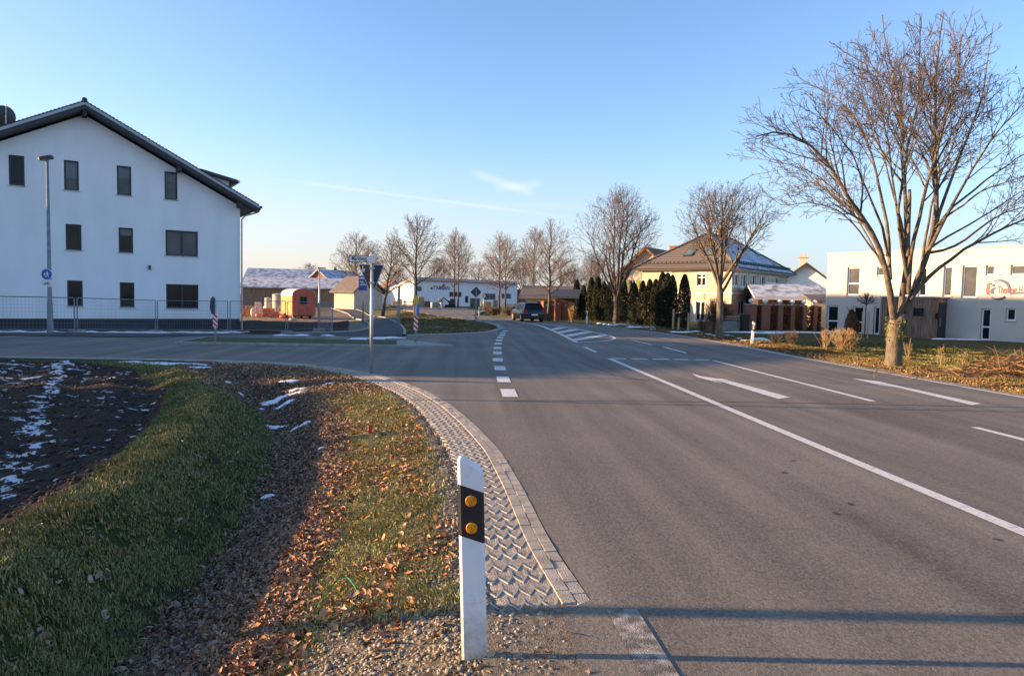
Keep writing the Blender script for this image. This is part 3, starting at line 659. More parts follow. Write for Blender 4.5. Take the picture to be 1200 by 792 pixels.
cl = [((sl_), 1, z_under+sl_*ridge_s), (-sl_, 1, z_under-sl_*ridge_s)]
mb = MB(); mb.m = Mx; facade(mb, Lh, pz, z_under+.1, ops, cl)
zE = z_under-sl_*(Lh-ridge_s); zEl = z_under-sl_*ridge_s; Dp = 15
mb.add([(Lh,0,pz),(Lh,Dp,pz),(Lh,Dp,zE),(Lh,0,zE),(0,0,pz),(0,Dp,pz),(0,Dp,zEl),(0,0,zEl),(ridge_s,Dp,z_under)], [(0,1,2,3),(5,4,7,6),(1,5,6,8,2)])
mb.build('wall', M['render_white'], H, world=True)
mb = MB(); mb.m = Mx; mb.box(.02, Lh-.02, .03, Dp-.02, gz-.6, pz+.002); mb.build('plinth', M['plinth'], H, world=True)
over = .8; er = es_; el = 2*ridge_s-es_
zt = lambda s: vz-sl_*abs(s-ridge_s)
def slab(y0, y1, top, bot, a=None, b=None):
    a = el if a is None else a; b = er if b is None else b
    return [(a, zt(a)+top), (ridge_s, vz+top), (b, zt(b)+top), (b, zt(b)+bot), (ridge_s, vz+bot), (a, zt(a)+bot)]
mb = MB(); mb.m = Mx; mb.ext(slab(0, 0, 0, -.14), 'y', -over, Dp+over)
for i in range(62):      # tile courses step along the verge and up the slope
    for sgn in (1, -1):
        s0 = ridge_s+sgn*i*.165*1; 
        if abs(s0-ridge_s) > er-ridge_s-.1: continue
        s1 = s0+sgn*.17; mb.ext([(s0, zt(s0)+.0), (s1, zt(s1)+.045), (s1, zt(s1)-.02), (s0, zt(s0)-.04)], 'y', -over-.04, Dp+over)
mb.tube([(ridge_s, -over-.06, vz+.03), (ridge_s, Dp+over, vz+.03)], .13, 8)
roof = mb.build('roof', M['roof_dark'], H, world=True)
mb = MB(); mb.m = Mx; mb.ext(slab(0, 0, -.05, -.2), 'y', -over-.035, -over-.002); mb.build('verge_board', M['fascia'], H, world=True).parent = H
mb = MB(); mb.m = Mx; mb.ext(slab(0, 0, -.205, -.42), 'y', -over-.02, -.01); mb.build('soffit', M['soffit'], H, world=True)
for s in (ridge_s, ridge_s+4.4, Lh-.1, ridge_s-4.4):
    mb = MB(); mb.m = Mx; mb.box(s-.1, s+.1, -over+.05, .0, zt(s)-.72, zt(s)-.43); mb.build('purlin_end', M['plinth'], H, world=True)
mb = MB(); mb.m = Mx
gs = er+.02; mb.tube([(gs+.07, -over, zt(er)-.12), (gs+.07, Dp+over, zt(er)-.12)], .085, 8); mb.build('gutter', M['plinth'], H, world=True)
mb = MB(); mb.m = Mx; mb.tube([(gs+.07, -over+.15, zt(er)-.2), (gs-.1, -over+.2, zt(er)-.42), (Lh+.25, -.1, zt(er)-.62), (Lh+.08, -.06, zt(er)-.85), (Lh+.08, -.06, gz)], .05, 8); mb.build('downpipe', M['galv'], H, world=True)
for k, (q, o) in enumerate(zip(wins, ops)):
    w_ = window(H, Mx, o, M['anthracite'], M[q[1]], M['fascia'], mull=q[2], dep=.10, fw=.085)
    bl = {1: .55, 2: .35, 3: .3, 5: .25}.get(k)
    if bl:
        mb = MB(); mb.m = Mx; mb.box(o[0]+.085, o[1]-.085, .118, .13, o[3]-.085-(o[3]-o[2])*bl, o[3]-.085); mb.build('blind', M['glass_blind'], H, world=True).parent = w_
lo = rect(174, 311, 176.5, 316, p0, d_c); mb = MB(); mb.m = Mx; mb.box(lo[0], lo[1], -.12, 0, lo[2], lo[3]); mb.build('wall_lamp', M['black'], H, world=True)
# shed dormer on the right roof slope, seen side-on above the verge
pd = (p0[0]-d_c[1]*2.2, p0[1]+d_c[0]*2.2)
A1 = onp(235, 197.5, pd, d_c); A2 = onp(279, 211, pd, d_c); B2 = onp(276, 218.5, pd, d_c)
mb = MB(); mb.m = Mx; mb.ext([(A1[0], A1[1]), (A2[0], A2[1]), (A2[0], A2[1]-.16), (A1[0], A1[1]-.16)], 'y', 2.2, 9); dr_ = mb.build('dormer', M['roof_dark'], H, world=True)
mb = MB(); mb.m = Mx; x0, x1 = A1[0]+.5, A2[0]-.45; zz = lambda s: A1[1]-.17+(A2[1]-A1[1])*(s-A1[0])/(A2[0]-A1[0])
mb.ext([(x0, zt(x0)-.1), (x1, zt(x1)-.1), (x1, zz(x1)), (x0, zz(x0))], 'y', 2.6, 8.6); mb.build('cheek', M['render_white'], H, world=True).parent = dr_
mb = MB(); mb.m = Mx; mb.tube([(A2[0]+.05, 2.2, A2[1]-.1), (A2[0]+.05, 9, A2[1]-.1)], .08, 8); mb.tube([(A2[0]+.05, 2.35, A2[1]-.15), (A2[0]-.5, 2.45, A2[1]-.5)], .04, 6); mb.build('gutter', M['galv'], H, world=True).parent = dr_
# satellite dish above the left slope, back turned to us
q = AT(6, 137, 39); dsh = MB()
fw_ = Vector((_f.x, _f.y, 0)).normalized(); side = Vector((fw_.y, -fw_.x, 0)); dn = (fw_*.5-side*.85+Vector((0, 0, .25))).normalized()
a_ = dn.orthogonal().normalized(); b_ = dn.cross(a_); Mdd = Matrix(((a_.x, b_.x, dn.x, q.x), (a_.y, b_.y, dn.y, q.y), (a_.z, b_.z, dn.z, q.z), (0, 0, 0, 1)))
dsh.m = Mdd; dsh.lathe([(.02, 0), (.35, .04), (.58, .13), (.60, .14), (.58, .16), (.3, .06), (.02, .02)], n=24); sd = dsh.build('satellite_dish', M['signback'], H, world=True)
mb = MB(); mb.tube([q-dn*.06+Vector((0, 0, -.75)), q-dn*.10+Vector((0, 0, .75))], .035, 8); mb.tube([q-dn*.08, q+dn*.1], .06, 8); mb.build('mast', M['galv'], H, world=True).parent = sd
# ================================================================ practice building on the right
a0 = C2W(366/800*49.5, 49.5); b0 = C2W(29.7, 39.6); d2, _l = vec((*a0, 0), (*b0, 0)); M2 = LM(a0, d2); L2_ = 24.
T_ = empty('practice_building', (a0[0], a0[1], -.24), 0, 'white flat-roofed two-storey building with a lettered logo high on its wall', 'building')
ht = onp(966, 298, a0, d2)[1]; hb = -.24
W2 = [((992.5,313,1007.6,346.1),(.42,),'glass_mid'), ((1027.5,312.5,1041,323.6),(),'glass_mid'), ((1076,313,1086,347),(.42,),'glass'), ((1105,311.7,1116,347.5),(),'glass_mid'), ((1127,311,1145.4,348.8),(),'glass_mid'),
      ((1155,310.4,1166,322.8),(),'glass_mid'), ((1184,310,1203,322.3),(),'glass_mid'), ((968.5,358,982,389.3),(.42,),'glass'), ((999,359,1011.5,391),(.42,),'glass'), ((1023.5,359.4,1030.6,391.7),(),'glass'), ((1149,361.5,1160.8,398.7),(.42,),'glass'), ((1178.5,361,1190.5,376),(),'glass')]
ops = [rect(*q[0], a0, d2) for q in W2]
mb = MB(); mb.m = M2; facade(mb, L2_, hb+.5, ht, ops, dep=.2)
D2 = 11; mb.add([(0,0,hb-.3),(0,D2,hb-.3),(0,D2,ht),(0,0,ht),(L2_,0,hb-.3),(L2_,D2,hb-.3),(L2_,D2,ht),(L2_,0,ht)], [(1,0,3,2),(4,5,6,7),(5,1,2,6)])
fo = [o for o in ops if o[2] < hb+.9]
ss = [0.]+[x for o in sorted(fo) for x in o[:2]]+[L2_]
mb.build('wall', M['cream_white'], T_, world=True)
for i in range(0, len(ss)-1, 2): mb = MB(); mb.m = M2; mb.box(ss[i], ss[i+1], .03, .3, hb-.3, hb+.5); mb.build('plinth', M['concrete'], T_, world=True)
mb = MB(); mb.m = M2; mb.box(-.06, L2_+.06, -.06, D2+.06, ht, ht+.07); mb.build('roof', M['fascia'], T_, world=True)
for q, o in zip(W2, ops):
    o = (o[0], o[1], max(o[2], hb+.03), o[3]); window(T_, M2, o, M['pvc'], M[q[2]], None if o in fo or o[2] < hb+.6 else M['fascia'], trans=q[1], dep=.12, fw=.09)
# projecting timber porch
s0, zt_ = onp(1031.4, 348.8, a0, d2); so_ = 2.0
pa = (a0[0]+d2[1]*so_, a0[1]-d2[0]*so_); M2b = LM(pa, d2); f0 = onp(1032, 360, pa, d2)[0]; f1 = onp(1092.5, 360, pa, d2)[0]; ptop = onp(1060, 348.5, pa, d2)[1]
po = [rect(1039.4, 360, 1045, 370, pa, d2), rect(1070, 361, 1083, 371, pa, d2)]
mb = MB(); mb.m = M2b @ Matrix.Translation((f0, 0, 0)); po2 = [(o[0]-f0, o[1]-f0, o[2], o[3]) for o in po]; facade(mb, f1-f0, hb-.1, ptop, po2, dep=.1)
w_ = f1-f0; n_b = int(w_/.15)
for i in range(n_b):   # battens between the windows
    x = i*.15+.03
    if any(o[0]-.12 < x < o[1]+.05 for o in po2): 
        for o in po2:
            if o[0]-.12 < x < o[1]+.05: mb.box(x, x+.09, -.025, -.002, hb, o[2]); mb.box(x, x+.09, -.025, -.002, o[3], ptop)
    else: mb.box(x, x+.09, -.025, -.002, hb, ptop)
mb.add([(0,0,hb),(0,so_,hb),(0,so_,ptop),(0,0,ptop),(w_,0,hb),(w_,so_,hb),(w_,so_,ptop),(w_,0,ptop)], [(1,0,3,2),(4,5,6,7),(3,7,6,2)])
for i in range(5): mb.box(w_+.002, w_+.025, i*.15+.02, i*.15+.11, hb, ptop)
po_ = mb.build('porch', M['wood_grey'], T_, world=True)
for o in po: 
    w1 = window(T_, M2b, o, M['anthracite'], M['glass'], dep=.05, fw=.04); w1.parent = T_
mb = MB(); mb.m = M2b; mb.box(f1+.002, f1+.05, .85, 1.85, hb+.05, hb+2.25); dd = mb.build('door', M['anthracite'], T_, world=True)
mb = MB(); mb.m = M2b; mb.box(f1+.05, f1+.08, 1.0, 1.04, hb+.8, hb+1.3); mb.build('handle', M['galv'], T_, world=True).parent = dd
mb = MB(); mb.m = M2b; mb.box(f1, f1+.16, .45, .7, hb+1.25, hb+1.6); mb.build('letterbox', M['black'], T_, world=True)
mb = MB(); mb.m = M2b; mb.box(f0-.08, f1+.08, -.08, so_, ptop, ptop+.06); mb.build('porch_roof', M['fascia'], T_, world=True)
# logo and lettering, mounted on the wall
def bent(name, pts, rad, mt, par, Mm, flat=.03):
    mb = MB(); n = len(pts); pts = np.array(pts, float); d = np.gradient(pts, axis=0); d /= np.linalg.norm(d, axis=1)[:, None]; nn = np.c_[-d[:, 1], d[:, 0]]; rad = np.array(rad)[:, None]
    a = pts+nn*rad; b = pts-nn*rad; mb.m = Mm
    V = [(p[0], -flat, p[1]) for p in a]+[(p[0], -flat, p[1]) for p in b]+[(p[0], -.002, p[1]) for p in a]+[(p[0], -.002, p[1]) for p in b]
    F_ = [];
    for i in range(n-1): F_ += [(i, i+1, n+i+1, n+i), (2*n+i, 2*n+i+1, i+1, i), (n+i, n+i+1, 3*n+i+1, 3*n+i)]
    mb.add(V, F_); return mb.build(name, mt, par, world=True)
P2 = lambda u, v: onp(u, v, a0, d2)
navy = mat('navy_letter', (.012, .03, .10), .5, .05); maroon = mat('crimson_letter', (.42, .03, .04), .5, .05)
cx2, cz2 = P2(1170, 339.5); rr = .56
ang = np.linspace(R(118), R(-20), 16); wdt = np.interp(np.linspace(0, 1, 16), [0, .4, 1], [.015, .085, .06])
bent('logo_ring', [(cx2+rr*math.cos(t), cz2+rr*math.sin(t)) for t in ang], wdt, navy, T_, M2)
ang = np.linspace(R(-48), R(-128), 12); bent('logo_ring', [(cx2+rr*math.cos(t), cz2+rr*math.sin(t)) for t in ang], np.interp(np.linspace(0, 1, 12), [0, .6, 1], [.08, .05, .01]), navy, T_, M2)
bent('logo_figure', [P2(*q) for q in ((1159.5, 332.3), (1157.7, 334), (1158.4, 336.3), (1157.2, 339.5), (1157.2, 342.5), (1158.3, 344.5), (1160.2, 345))], [.05, .09, .09, .08, .09, .06, .02], maroon, T_, M2)
bent('logo_figure', [P2(*q) for q in ((1167, 337), (1164.5, 338.3), (1162.4, 340), (1162.2, 342.2), (1163.6, 344.2))], [.02, .06, .09, .10, .04], navy, T_, M2)
hc = P2(1164.5, 334.3); mb = MB(); mb.m = M2; mb.disc((hc[0], -.002, hc[1]), .085, (0, -1, 0), .03, 14); mb.build('logo_figure', navy, T_, world=True)
hc = P2(1160.6, 332.5); mb = MB(); mb.m = M2; mb.disc((hc[0], -.002, hc[1]), .07, (0, -1, 0), .03, 14); mb.build('logo_figure', navy, T_, world=True)
def walltext(name, txt, s, z, size, mt, par, p_, d_, rot=0, **k):
    Mt = Matrix.Translation(-par.location) @ LM(p_, d_) @ Matrix.Translation((s, -.02, z)) @ Matrix.Rotation(R(90), 4, 'X') @ Matrix.Rotation(rot, 4, 'Z'); return textmesh(name, txt, size, mt, par, Mt, **k)
t0 = P2(1168.5, 339.6); walltext('lettering', 'Therapie H', (P2(1168.5, 339)[0]+P2(1199.5, 339)[0])/2, t0[1]-.02, .62, maroon, T_, a0, d2, bold=.008, squeeze=(P2(1199.5, 339)[0]-P2(1168.5, 339)[0])/3.05)
ul = [P2(1184, 343.6), P2(1187, 343.8)]; bent('underline', [(ul[0][0], ul[0][1]), (ul[0][0]+2, ul[0][1]+.03), (ul[0][0]+5, ul[0][1]+.05)], [.05, .025, .02], navy, T_, M2)
# ================================================================ villa with hipped roof
vc = C2W(21.1, 66); vl = C2W(-.766, .643); vr = C2W(.643, .766); gzv = -.42; LV, WV, EV = 15.5, 9.8, 5.15
V_ = empty('hipped_roof_villa', (vc[0], vc[1], gzv), 0, 'cream two-storey villa with hipped tile roof and white window surrounds', 'house')
pl = (vc[0]+vl[0]*WV, vc[1]+vl[1]*WV); dl = (-vl[0], -vl[1]); Mvl = LM(pl, dl); Mvr = LM(vc, vr)
wl = [rect(816.5, 320.8, 827.2, 335.2, pl, dl), rect(815, 353, 826, 376, pl, dl), rect(777, 320, 786, 334, pl, dl), rect(778, 353, 786, 366, pl, dl)]
wr = [rect(*q, vc, vr) for q in ((857.9,321.3,865.3,335), (867.5,321.8,874.7,336), (878.7,322.7,885.3,336.8), (889.9,324,896,337.3), (898,325,912,331.8), (864.8,352.8,872.8,368))]
mb = MB(); mb.m = Mvl; facade(mb, WV, gzv-.2, EV, wl); mb.m = Mvr; facade(mb, LV, gzv-.2, EV, wr)
mb.m = Mvr; mb.add([(LV,0,gzv),(LV,WV,gzv),(LV,WV,EV),(LV,0,EV),(0,WV,gzv),(0,WV,EV)], [(0,1,2,3),(1,4,5,2)]); mb.build('wall', M['cream'], V_, world=True)
for o, k in zip(wl, (0, 1, 0, 0)): window(V_, Mvl, o, M['pvc'], M['glass'], dep=.08, fw=.09, mull=(.5,), trans=(.7,) if k == 0 else (), surround=M['creamtrim'])
for i, o in enumerate(wr): window(V_, Mvr, o, M['pvc'], M['glass_mid'], dep=.08, fw=.08, mull=(.5,) if i != 4 else (.33, .67), surround=M['creamtrim'])
mb = MB(); mb.m = Mvr; zb = rect(857, 344, 872, 345, vc, vr)[3]; mb.box(-.04, LV, -.04, .0, zb-.08, zb+.08); mb.m = Mvl; mb.box(0, WV, -.04, .0, zb-.08, zb+.08); mb.box(-.3, WV+.3, -.25, .0, EV-.3, EV); mb.m = Mvr; mb.box(-.3, LV, -.25, 0, EV-.3, EV-.002); mb.build('cornice', M['creamtrim'], V_, world=True)
ov = .75; RZ = 9.0; q = WV/2
Mv = Mvr; e4 = [(-ov, -ov), (LV+ov, -ov), (LV+ov, WV+ov), (-ov, WV+ov)]
def hipface(idx, mt, name, par=None):
    E_ = [(x, y, EV) for x, y in e4]; r0 = (q, q, RZ); r1 = (LV-q, q, RZ)
    fs = {0: [E_[3], E_[0], r0], 1: [E_[0], E_[1], r1, r0], 2: [E_[1], E_[2], r1], 3: [E_[2], E_[3], r0, r1]}[idx]
    mb = MB(); mb.m = Mv; n = len(fs); mb.add(fs+[(x, y, z-.22) for x, y, z in fs], [tuple(range(n)), tuple(range(2*n-1, n-1, -1))]+[(i, n+i, n+(i+1) % n, (i+1) % n) for i in range(n)]); o = mb.build(name, mt, V_, world=True); return o
rl = hipface(0, M['tile_bare'], 'roof'); rl['label'] = 'bare sunlit slope of grey-brown tiles'
rr_ = hipface(1, M['roof_snow'], 'roof'); rr_['label'] = 'slope with thin snow'
hipface(2, M['roof_snow'], 'roof'); hipface(3, M['tile_bare'], 'roof')
mb = MB(); mb.m = Mv; r0 = (q, q, RZ+.04); r1 = (LV-q, q, RZ+.04)
for a, b in (((-ov, -ov, EV+.04), r0), ((-ov, WV+ov, EV+.04), r0), ((LV+ov, -ov, EV+.04), r1), (r0, r1)): mb.tube([a, b], .13, 6)
mb.build('ridge_tiles', M['roof_brown'], V_, world=True)
mb = MB(); mb.m = Mv                                    # snow guard: rows of small posts with a rail
for i in range(38):
    x = -ov+.3+i*(LV+2*ov-.6)/37; mb.box(x-.04, x+.04, -ov+.55, -ov+.65, EV+.2, EV+.72)
mb.box(-ov+.3, LV+ov-.3, -ov+.57, -ov+.63, EV+.45, EV+.52); mb.build('snow_guard', M['plinth'], V_, world=True)
mb = MB(); mb.m = Mv
for i in range(24):
    y = -ov+.3+i*(WV+2*ov-.6)/23; mb.box(-ov+.55, -ov+.65, y-.04, y+.04, EV+.2, EV+.7)
mb.box(-ov+.57, -ov+.63, -ov+.3, WV+ov-.3, EV+.45, EV+.52); mb.build('snow_guard', M['plinth'], V_, world=True)
mb = MB(); mb.m = Mv; mb.tube([(-ov-.05, WV+ov, EV-.02), (-ov-.05, -ov-.05, EV-.02), (LV+ov, -ov-.05, EV-.02)], .09, 8); mb.build('gutter', M['signback'], V_, world=True)
nrm = Vector((-(RZ-EV), 0, q+ov)).normalized()
for u, v in ((808.8, 296.4), (833.5, 296.0), (885, 296)):
    lf = u < 880
    A = (Mv @ Vector((-ov, -ov, EV))); B = Mv @ Vector((-ov, WV+ov, EV)) if lf else Mv @ Vector((LV+ov, -ov, EV)); Cc = Mv @ Vector((q, q, RZ))
    nn = (B-A).cross(Cc-A).normalized(); nn = nn if nn.z > 0 else -nn; r_ = Vector(ray(u, v)); o_ = Vector((0, 0, CH)); t = (A-o_).dot(nn)/r_.dot(nn); P_ = o_+r_*t
    ax = (B-A).normalized(); ay = nn.cross(ax)
    mb = MB(); mb.m = Matrix(((ax.x, ay.x, nn.x, P_.x), (ax.y, ay.y, nn.y, P_.y), (ax.z, ay.z, nn.z, P_.z), (0, 0, 0, 1))); mb.box(-.5, .5, -.65, .65, -.05, .10); sk = mb.build('skylight', M['anthracite'], V_, world=True)
    mb2 = MB(); mb2.m = mb.m; mb2.box(-.4, .4, -.55, .55, .10, .115); mb2.build('pane', glass('skylight_glass', (.10, .16, .17), .08) if 'skylight_glass' not in bpy.data.materials else bpy.data.materials['skylight_glass'], V_, world=True).parent = sk
mb = MB(); c = AT(846.5, 279, 75); c = Vector((c.x, c.y, RZ-.8)); mb.box(c.x-.42, c.x+.42, c.y-.42, c.y+.42, c.z, RZ+.75); mb.box(c.x-.5, c.x+.5, c.y-.5, c.y+.5, RZ+.75, RZ+.87); mb.build('chimney', M['cream'], V_, world=True)
# ================================================================ generic far house
def house(name, label, X_, Z_, rot, W_, D_, eave, ridge, wallm, roofm, base=-.4, over=.5, ridge_along='y', trim=None, wins=(), cat='house', thick=.2, gablewall=None):
    """front-left corner at camera X_,Z_; rot turns the front; ridge along depth ('y') -> gable faces us, or along width ('x')"""
    p = C2W(X_, Z_); d = C2W(math.cos(rot), math.sin(rot)); Mh = LM(p, d)
    T = empty(name, (p[0], p[1], base), 0, label, cat); mb = MB(); mb.m = Mh
    ops_ = [w for w in wins if w[0] == 'f']
    if ridge_along == 'y':
        sl = (ridge-eave)/(W_/2); facade(mb, W_, base-.5, ridge, [w[1:5] for w in ops_], [(sl, 1, ridge+sl*W_/2), (-sl, 1, ridge-sl*W_/2)])
        mb.add([(0,0,base-.5),(0,D_,base-.5),(0,D_,eave),(0,0,eave),(W_,0,base-.5),(W_,D_,base-.5),(W_,D_,eave),(W_,0,eave),(W_/2,D_,ridge)], [(1,0,3,2),(4,5,6,7),(5,1,2,8,6)])
        mb.build('wall', wallm, T, world=True); mr = MB(); mr.m = Mh
        a, b = -over, W_+over; z = lambda s: ridge+.1-sl*abs(s-W_/2)
        mr.ext([(a, z(a)+thick), (W_/2, ridge+.1+thick), (b, z(b)+thick), (b, z(b)), (W_/2, ridge+.1), (a, z(a))], 'y', -over, D_+over)
    else:
        sl = (ridge-eave)/(D_/2); facade(mb, W_, base-.5, eave, [w[1:5] for w in ops_])
        mb.add([(0,0,base-.5),(0,D_,base-.5),(0,D_,eave),(0,D_/2,ridge),(0,0,eave),(W_,0,base-.5),(W_,D_,base-.5),(W_,D_,eave),(W_,D_/2,ridge),(W_,0,eave)], [(1,0,4,3,2),(5,6,7,8,9),(6,1,2,7)])
        mb.build('wall', wallm, T, world=True); mr = MB(); mr.m = Mh
        a, b = -over, D_+over; z = lambda s: ridge+.1-sl*abs(s-D_/2)
        mr.ext([(a, z(a)+thick), (D_/2, ridge+.1+thick), (b, z(b)+thick), (b, z(b)), (D_/2, ridge+.1), (a, z(a))], 'x', -over, W_+over)
    mr.build('roof', roofm, T, world=True)
    if trim:
        mt_ = MB(); mt_.m = Mh
        if ridge_along == 'y': mt_.ext([(a, z(a)+thick*.9), (W_/2, ridge+.1+thick*.9), (b, z(b)+thick*.9), (b, z(b)-.12), (W_/2, ridge-.02), (a, z(a)-.12)], 'y', -over-.05, -over-.005)
        else: mt_.box(-over, W_+over, -over-.06, -over-.005, z(a)-.1, z(a)+thick)
        mt_.build('verge_board', trim, T, world=True)
    for w in ops_: window(T, Mh, w[1:5], w[5], w[6], dep=.06, fw=.08, mull=(.5,))
    return T, Mh
g_ = M['glass']; pv_ = M['pvc']
# gabled farmhouse-like neighbour behind the thuja row
th, Mh = house('gabled_house', 'yellow gabled house with brown roof rising behind the thujas', 15.0, 97, R(-35), 8.4, 14, 5.2, 8.9, M['cream'], M['roof_red'], over=.9, trim=M['wood_red'],
      wins=[('f', 1.6, 2.5, 3.5, 4.7, pv_, g_), ('f', 3.9, 4.8, 3.5, 4.7, pv_, g_), ('f', 5.8, 6.7, 3.5, 4.7, pv_, g_), ('f', 3.7, 4.6, 6.0, 7.0, pv_, g_), ('f', 1.6, 2.5, .8, 2.0, pv_, g_), ('f', 4.4, 5.3, .8, 2.0, pv_, g_)])
for x in (1.0, 2.62, 3.3, 4.92, 5.2, 6.82):
    mb = MB(); mb.m = Mh; mb.box(x, x+.55, -.05, -.004, 3.5, 4.7); mb.build('shutter', mat('green_shutter', (.30, .33, .07), .7) if 'green_shutter' not in bpy.data.materials else bpy.data.materials['green_shutter'], th, world=True)
mb = MB(); mb.m = Mh; mb.box(3.7, 4.7, 9, 9.9, 8, 9.9); mb.box(3.6, 4.8, 8.9, 10, 9.9, 10.05); mb.build('chimney', M['brick'], th, world=True)
# white-walled house with half-seen snowy roof right of the villa
T3, M3 = house('white_gabled_house', 'white gabled house with snowy right slope behind the low annex', 35.0, 96, R(-22), 11, 12, 2.9, 7.2, M['render_white'], M['roof_snow'], over=.8, trim=M['darkwood'], wins=[('f', 2.2, 3.4, 2.2, 3.2, pv_, g_)])
mb = MB(); mb.m = M3; mb.box(4.6, 5.6, 2.0, 3.0, 6.5, 8.3); mb.box(4.4, 5.8, 1.8, 3.2, 8.3, 8.45); mb.box(4.7, 5.0, 2.2, 2.8, 8.45, 8.8); mb.box(5.2, 5.5, 2.2, 2.8, 8.45, 8.8); mb.build('chimney', M['cream'], T3, world=True)
T4, M4 = house('garden_annex', 'low dark timber annex with thin snow on its roof behind the brick fence', 22.6, 63, R(-8), 5.6, 6.5, 2.25, 3.35, M['darkwood'], M['roof_snow'], over=.45, ridge_along='x', trim=M['fascia'])
T5, M5 = house('garage', 'small cream garage with pale flat-pitched roof beside the brick fence', 26.3, 60, R(-8), 2.6, 5, 1.9, 2.4, M['cream'], M['roof_brown'], over=.2, ridge_along='x')
# low buildings behind the red-brown shelter
house('bungalow', 'low bungalow with pale snow-dusted roof behind the red-brown cabinets', 1.8, 96, R(-6), 7.2, 9, 1.9, 3.4, M['cream'], M['roof_brown'], ridge_along='x', base=-.2, over=.9, wins=[('f', 1.5, 3.2, .4, 1.5, pv_, g_), ('f', 5.5, 6.5, .4, 1.5, pv_, g_)])
house('shed', 'small dark shed with blue-grey roof directly behind the cabinets', 4.1, 66, R(-10), 1.9, 4, 1.85, 2.45, M['darkwood'], M['roof_dark'], ridge_along='x', base=-.2, over=.4)
house('dark_barn', 'low dark barn with red-brown roof at the right end of the industrial hall', .8, 152, R(4), 15, 10, .6, 3.6, M['darkwood'], M['roof_red'], ridge_along='x', base=-.2)
# left distance
house('long_barn', 'long low barn with snow-covered roof behind the building site', -43, 108, R(3), 17.5, 9, 2.65, 4.15, M['wood_grey'], M['roof_snow'], ridge_along='x', base=-.4)
house('brick_gabled_barn', 'barn with brown brick gable and snowy roof left of the tall conifer', -37.2, 122, R(-28), 7, 9, 3.4, 5.9, M['brick'], M['roof_snow'], base=-.4)
house('snowy_roof_barn', 'far barn with long snowy roof next to the white house corner', -55, 140, R(10), 17, 12, 4, 6.8, M['brick'], M['roof_snow'], ridge_along='x', base=-.4)
house('white_cottage', 'small white gabled cottage with brown roof behind the long barn', -48.8, 170, R(-8), 3.4, 6, 4.6, 6.0, M['render_white'], M['roof_red'], base=-.4, trim=M['wood_red'], wins=[('f', 1.0, 2.3, 2.9, 3.9, M['anthracite'], g_)])
house('cream_house', 'cream bungalow with brown roof between the leaning tree and transformer boxes', -25.6, 98, R(-38), 4.4, 5.2, 2.3, 4.2, M['cream'], M['roof_brown'], ridge_along='x', base=-.4, over=.5)
house('blue_white_house', 'white gabled house with sunlit brown roof right of the triangular sign', -28.0, 150, R(24), 4.2, 8, 3.0, 4.9, M['render_white'], M['roof_red'], base=-.3, wins=[('f', 1.5, 2.7, 1.9, 2.9, M['anthracite'], g_)])
# ================================================================ industrial hall
pa_ = C2W(-116/800*130, 130); pb_ = C2W(5/800*152, 152); d6, L6 = vec((*pa_, 0), (*pb_, 0)); M6 = LM(pa_, d6)
IH = empty('industrial_hall', (pa_[0], pa_[1], 0), 0, 'long white industrial hall with lettering, far down the road', 'hall')
wi = [rect(*q, pa_, d6) for q in ((488.7,335,495,342), (504.4,335.7,508.3,340), (526.7,342,541,348), (545,346.7,549,355), (566.7,344,580.7,351.3), (588,344,599,350))]
th_ = onp(485, 328, pa_, d6)[1]; mb = MB(); mb.m = M6; facade(mb, L6, -.6, th_, wi)
pg = C2W(-150/800*150, 150); mg = MB(); mb.m = Matrix(); 
mb.add([(pa_[0], pa_[1], -.6), (pa_[0], pa_[1], th_), (pg[0], pg[1], 2.1), (pg[0], pg[1], -.6)], [(0, 1, 2, 3)])
mb.m = M6; mb.add([(L6, 0, -.6), (L6, 25, -.6), (L6, 25, th_), (L6, 0, th_)], [(0, 1, 2, 3)]); mb.build('wall', M['render_white'], IH, world=True)
mb = MB(); far1 = C2W(-150/800*150+22, 170)
b2 = (pb_[0], pb_[1]); pb2 = (b2[0]-3, b2[1]+26)
for dz, nm, mt_ in ((0, 'roof', M['fascia']), ):
    mb.add([(pa_[0], pa_[1]-.5, th_+.05), (b2[0], b2[1]-.5, th_+.05), (pb2[0], pb2[1], 3.0), (pg[0]-.5, pg[1], 2.2), (pa_[0], pa_[1]-.5, th_+.6), (b2[0], b2[1]-.5, th_+.6), (pb2[0], pb2[1], 3.5), (pg[0]-.5, pg[1], 2.7)], [(0, 3, 2, 1), (4, 5, 6, 7), (0, 1, 5, 4), (1, 2, 6, 5), (2, 3, 7, 6), (3, 0, 4, 7)])
    mb.build(nm, mt_, IH, world=True)
mb = MB(); mb.m = M6; mb.box(0, L6, -.7, -.52, th_-.06, th_+.05); mb.build('trim_line', M['red'], IH, world=True)
for i, o in enumerate(wi): window(IH, M6, o, M['pvc'] if i < 2 else M['galv_dull'], M['glass'] if i > 1 else M['glass_blind'], dep=.1, fw=.14, mull=(.5,) if i > 3 else (), trans=(.33, .66) if i > 3 else ())
navy2 = mat('blue_letter', (.03, .06, .22), .5, .05)
s7 = onp(517.5, 337.6, pa_, d6); walltext('lettering', 'TARGAN', s7[0], s7[1], 1.05, navy2, IH, pa_, d6, bold=.03)
bent('logo_swoosh', [onp(*q, pa_, d6) for q in ((514.5, 339), (517, 337), (519, 335.2), (520.6, 334))], [.02, .14, .2, .3], M['red'], IH, M6, .12)
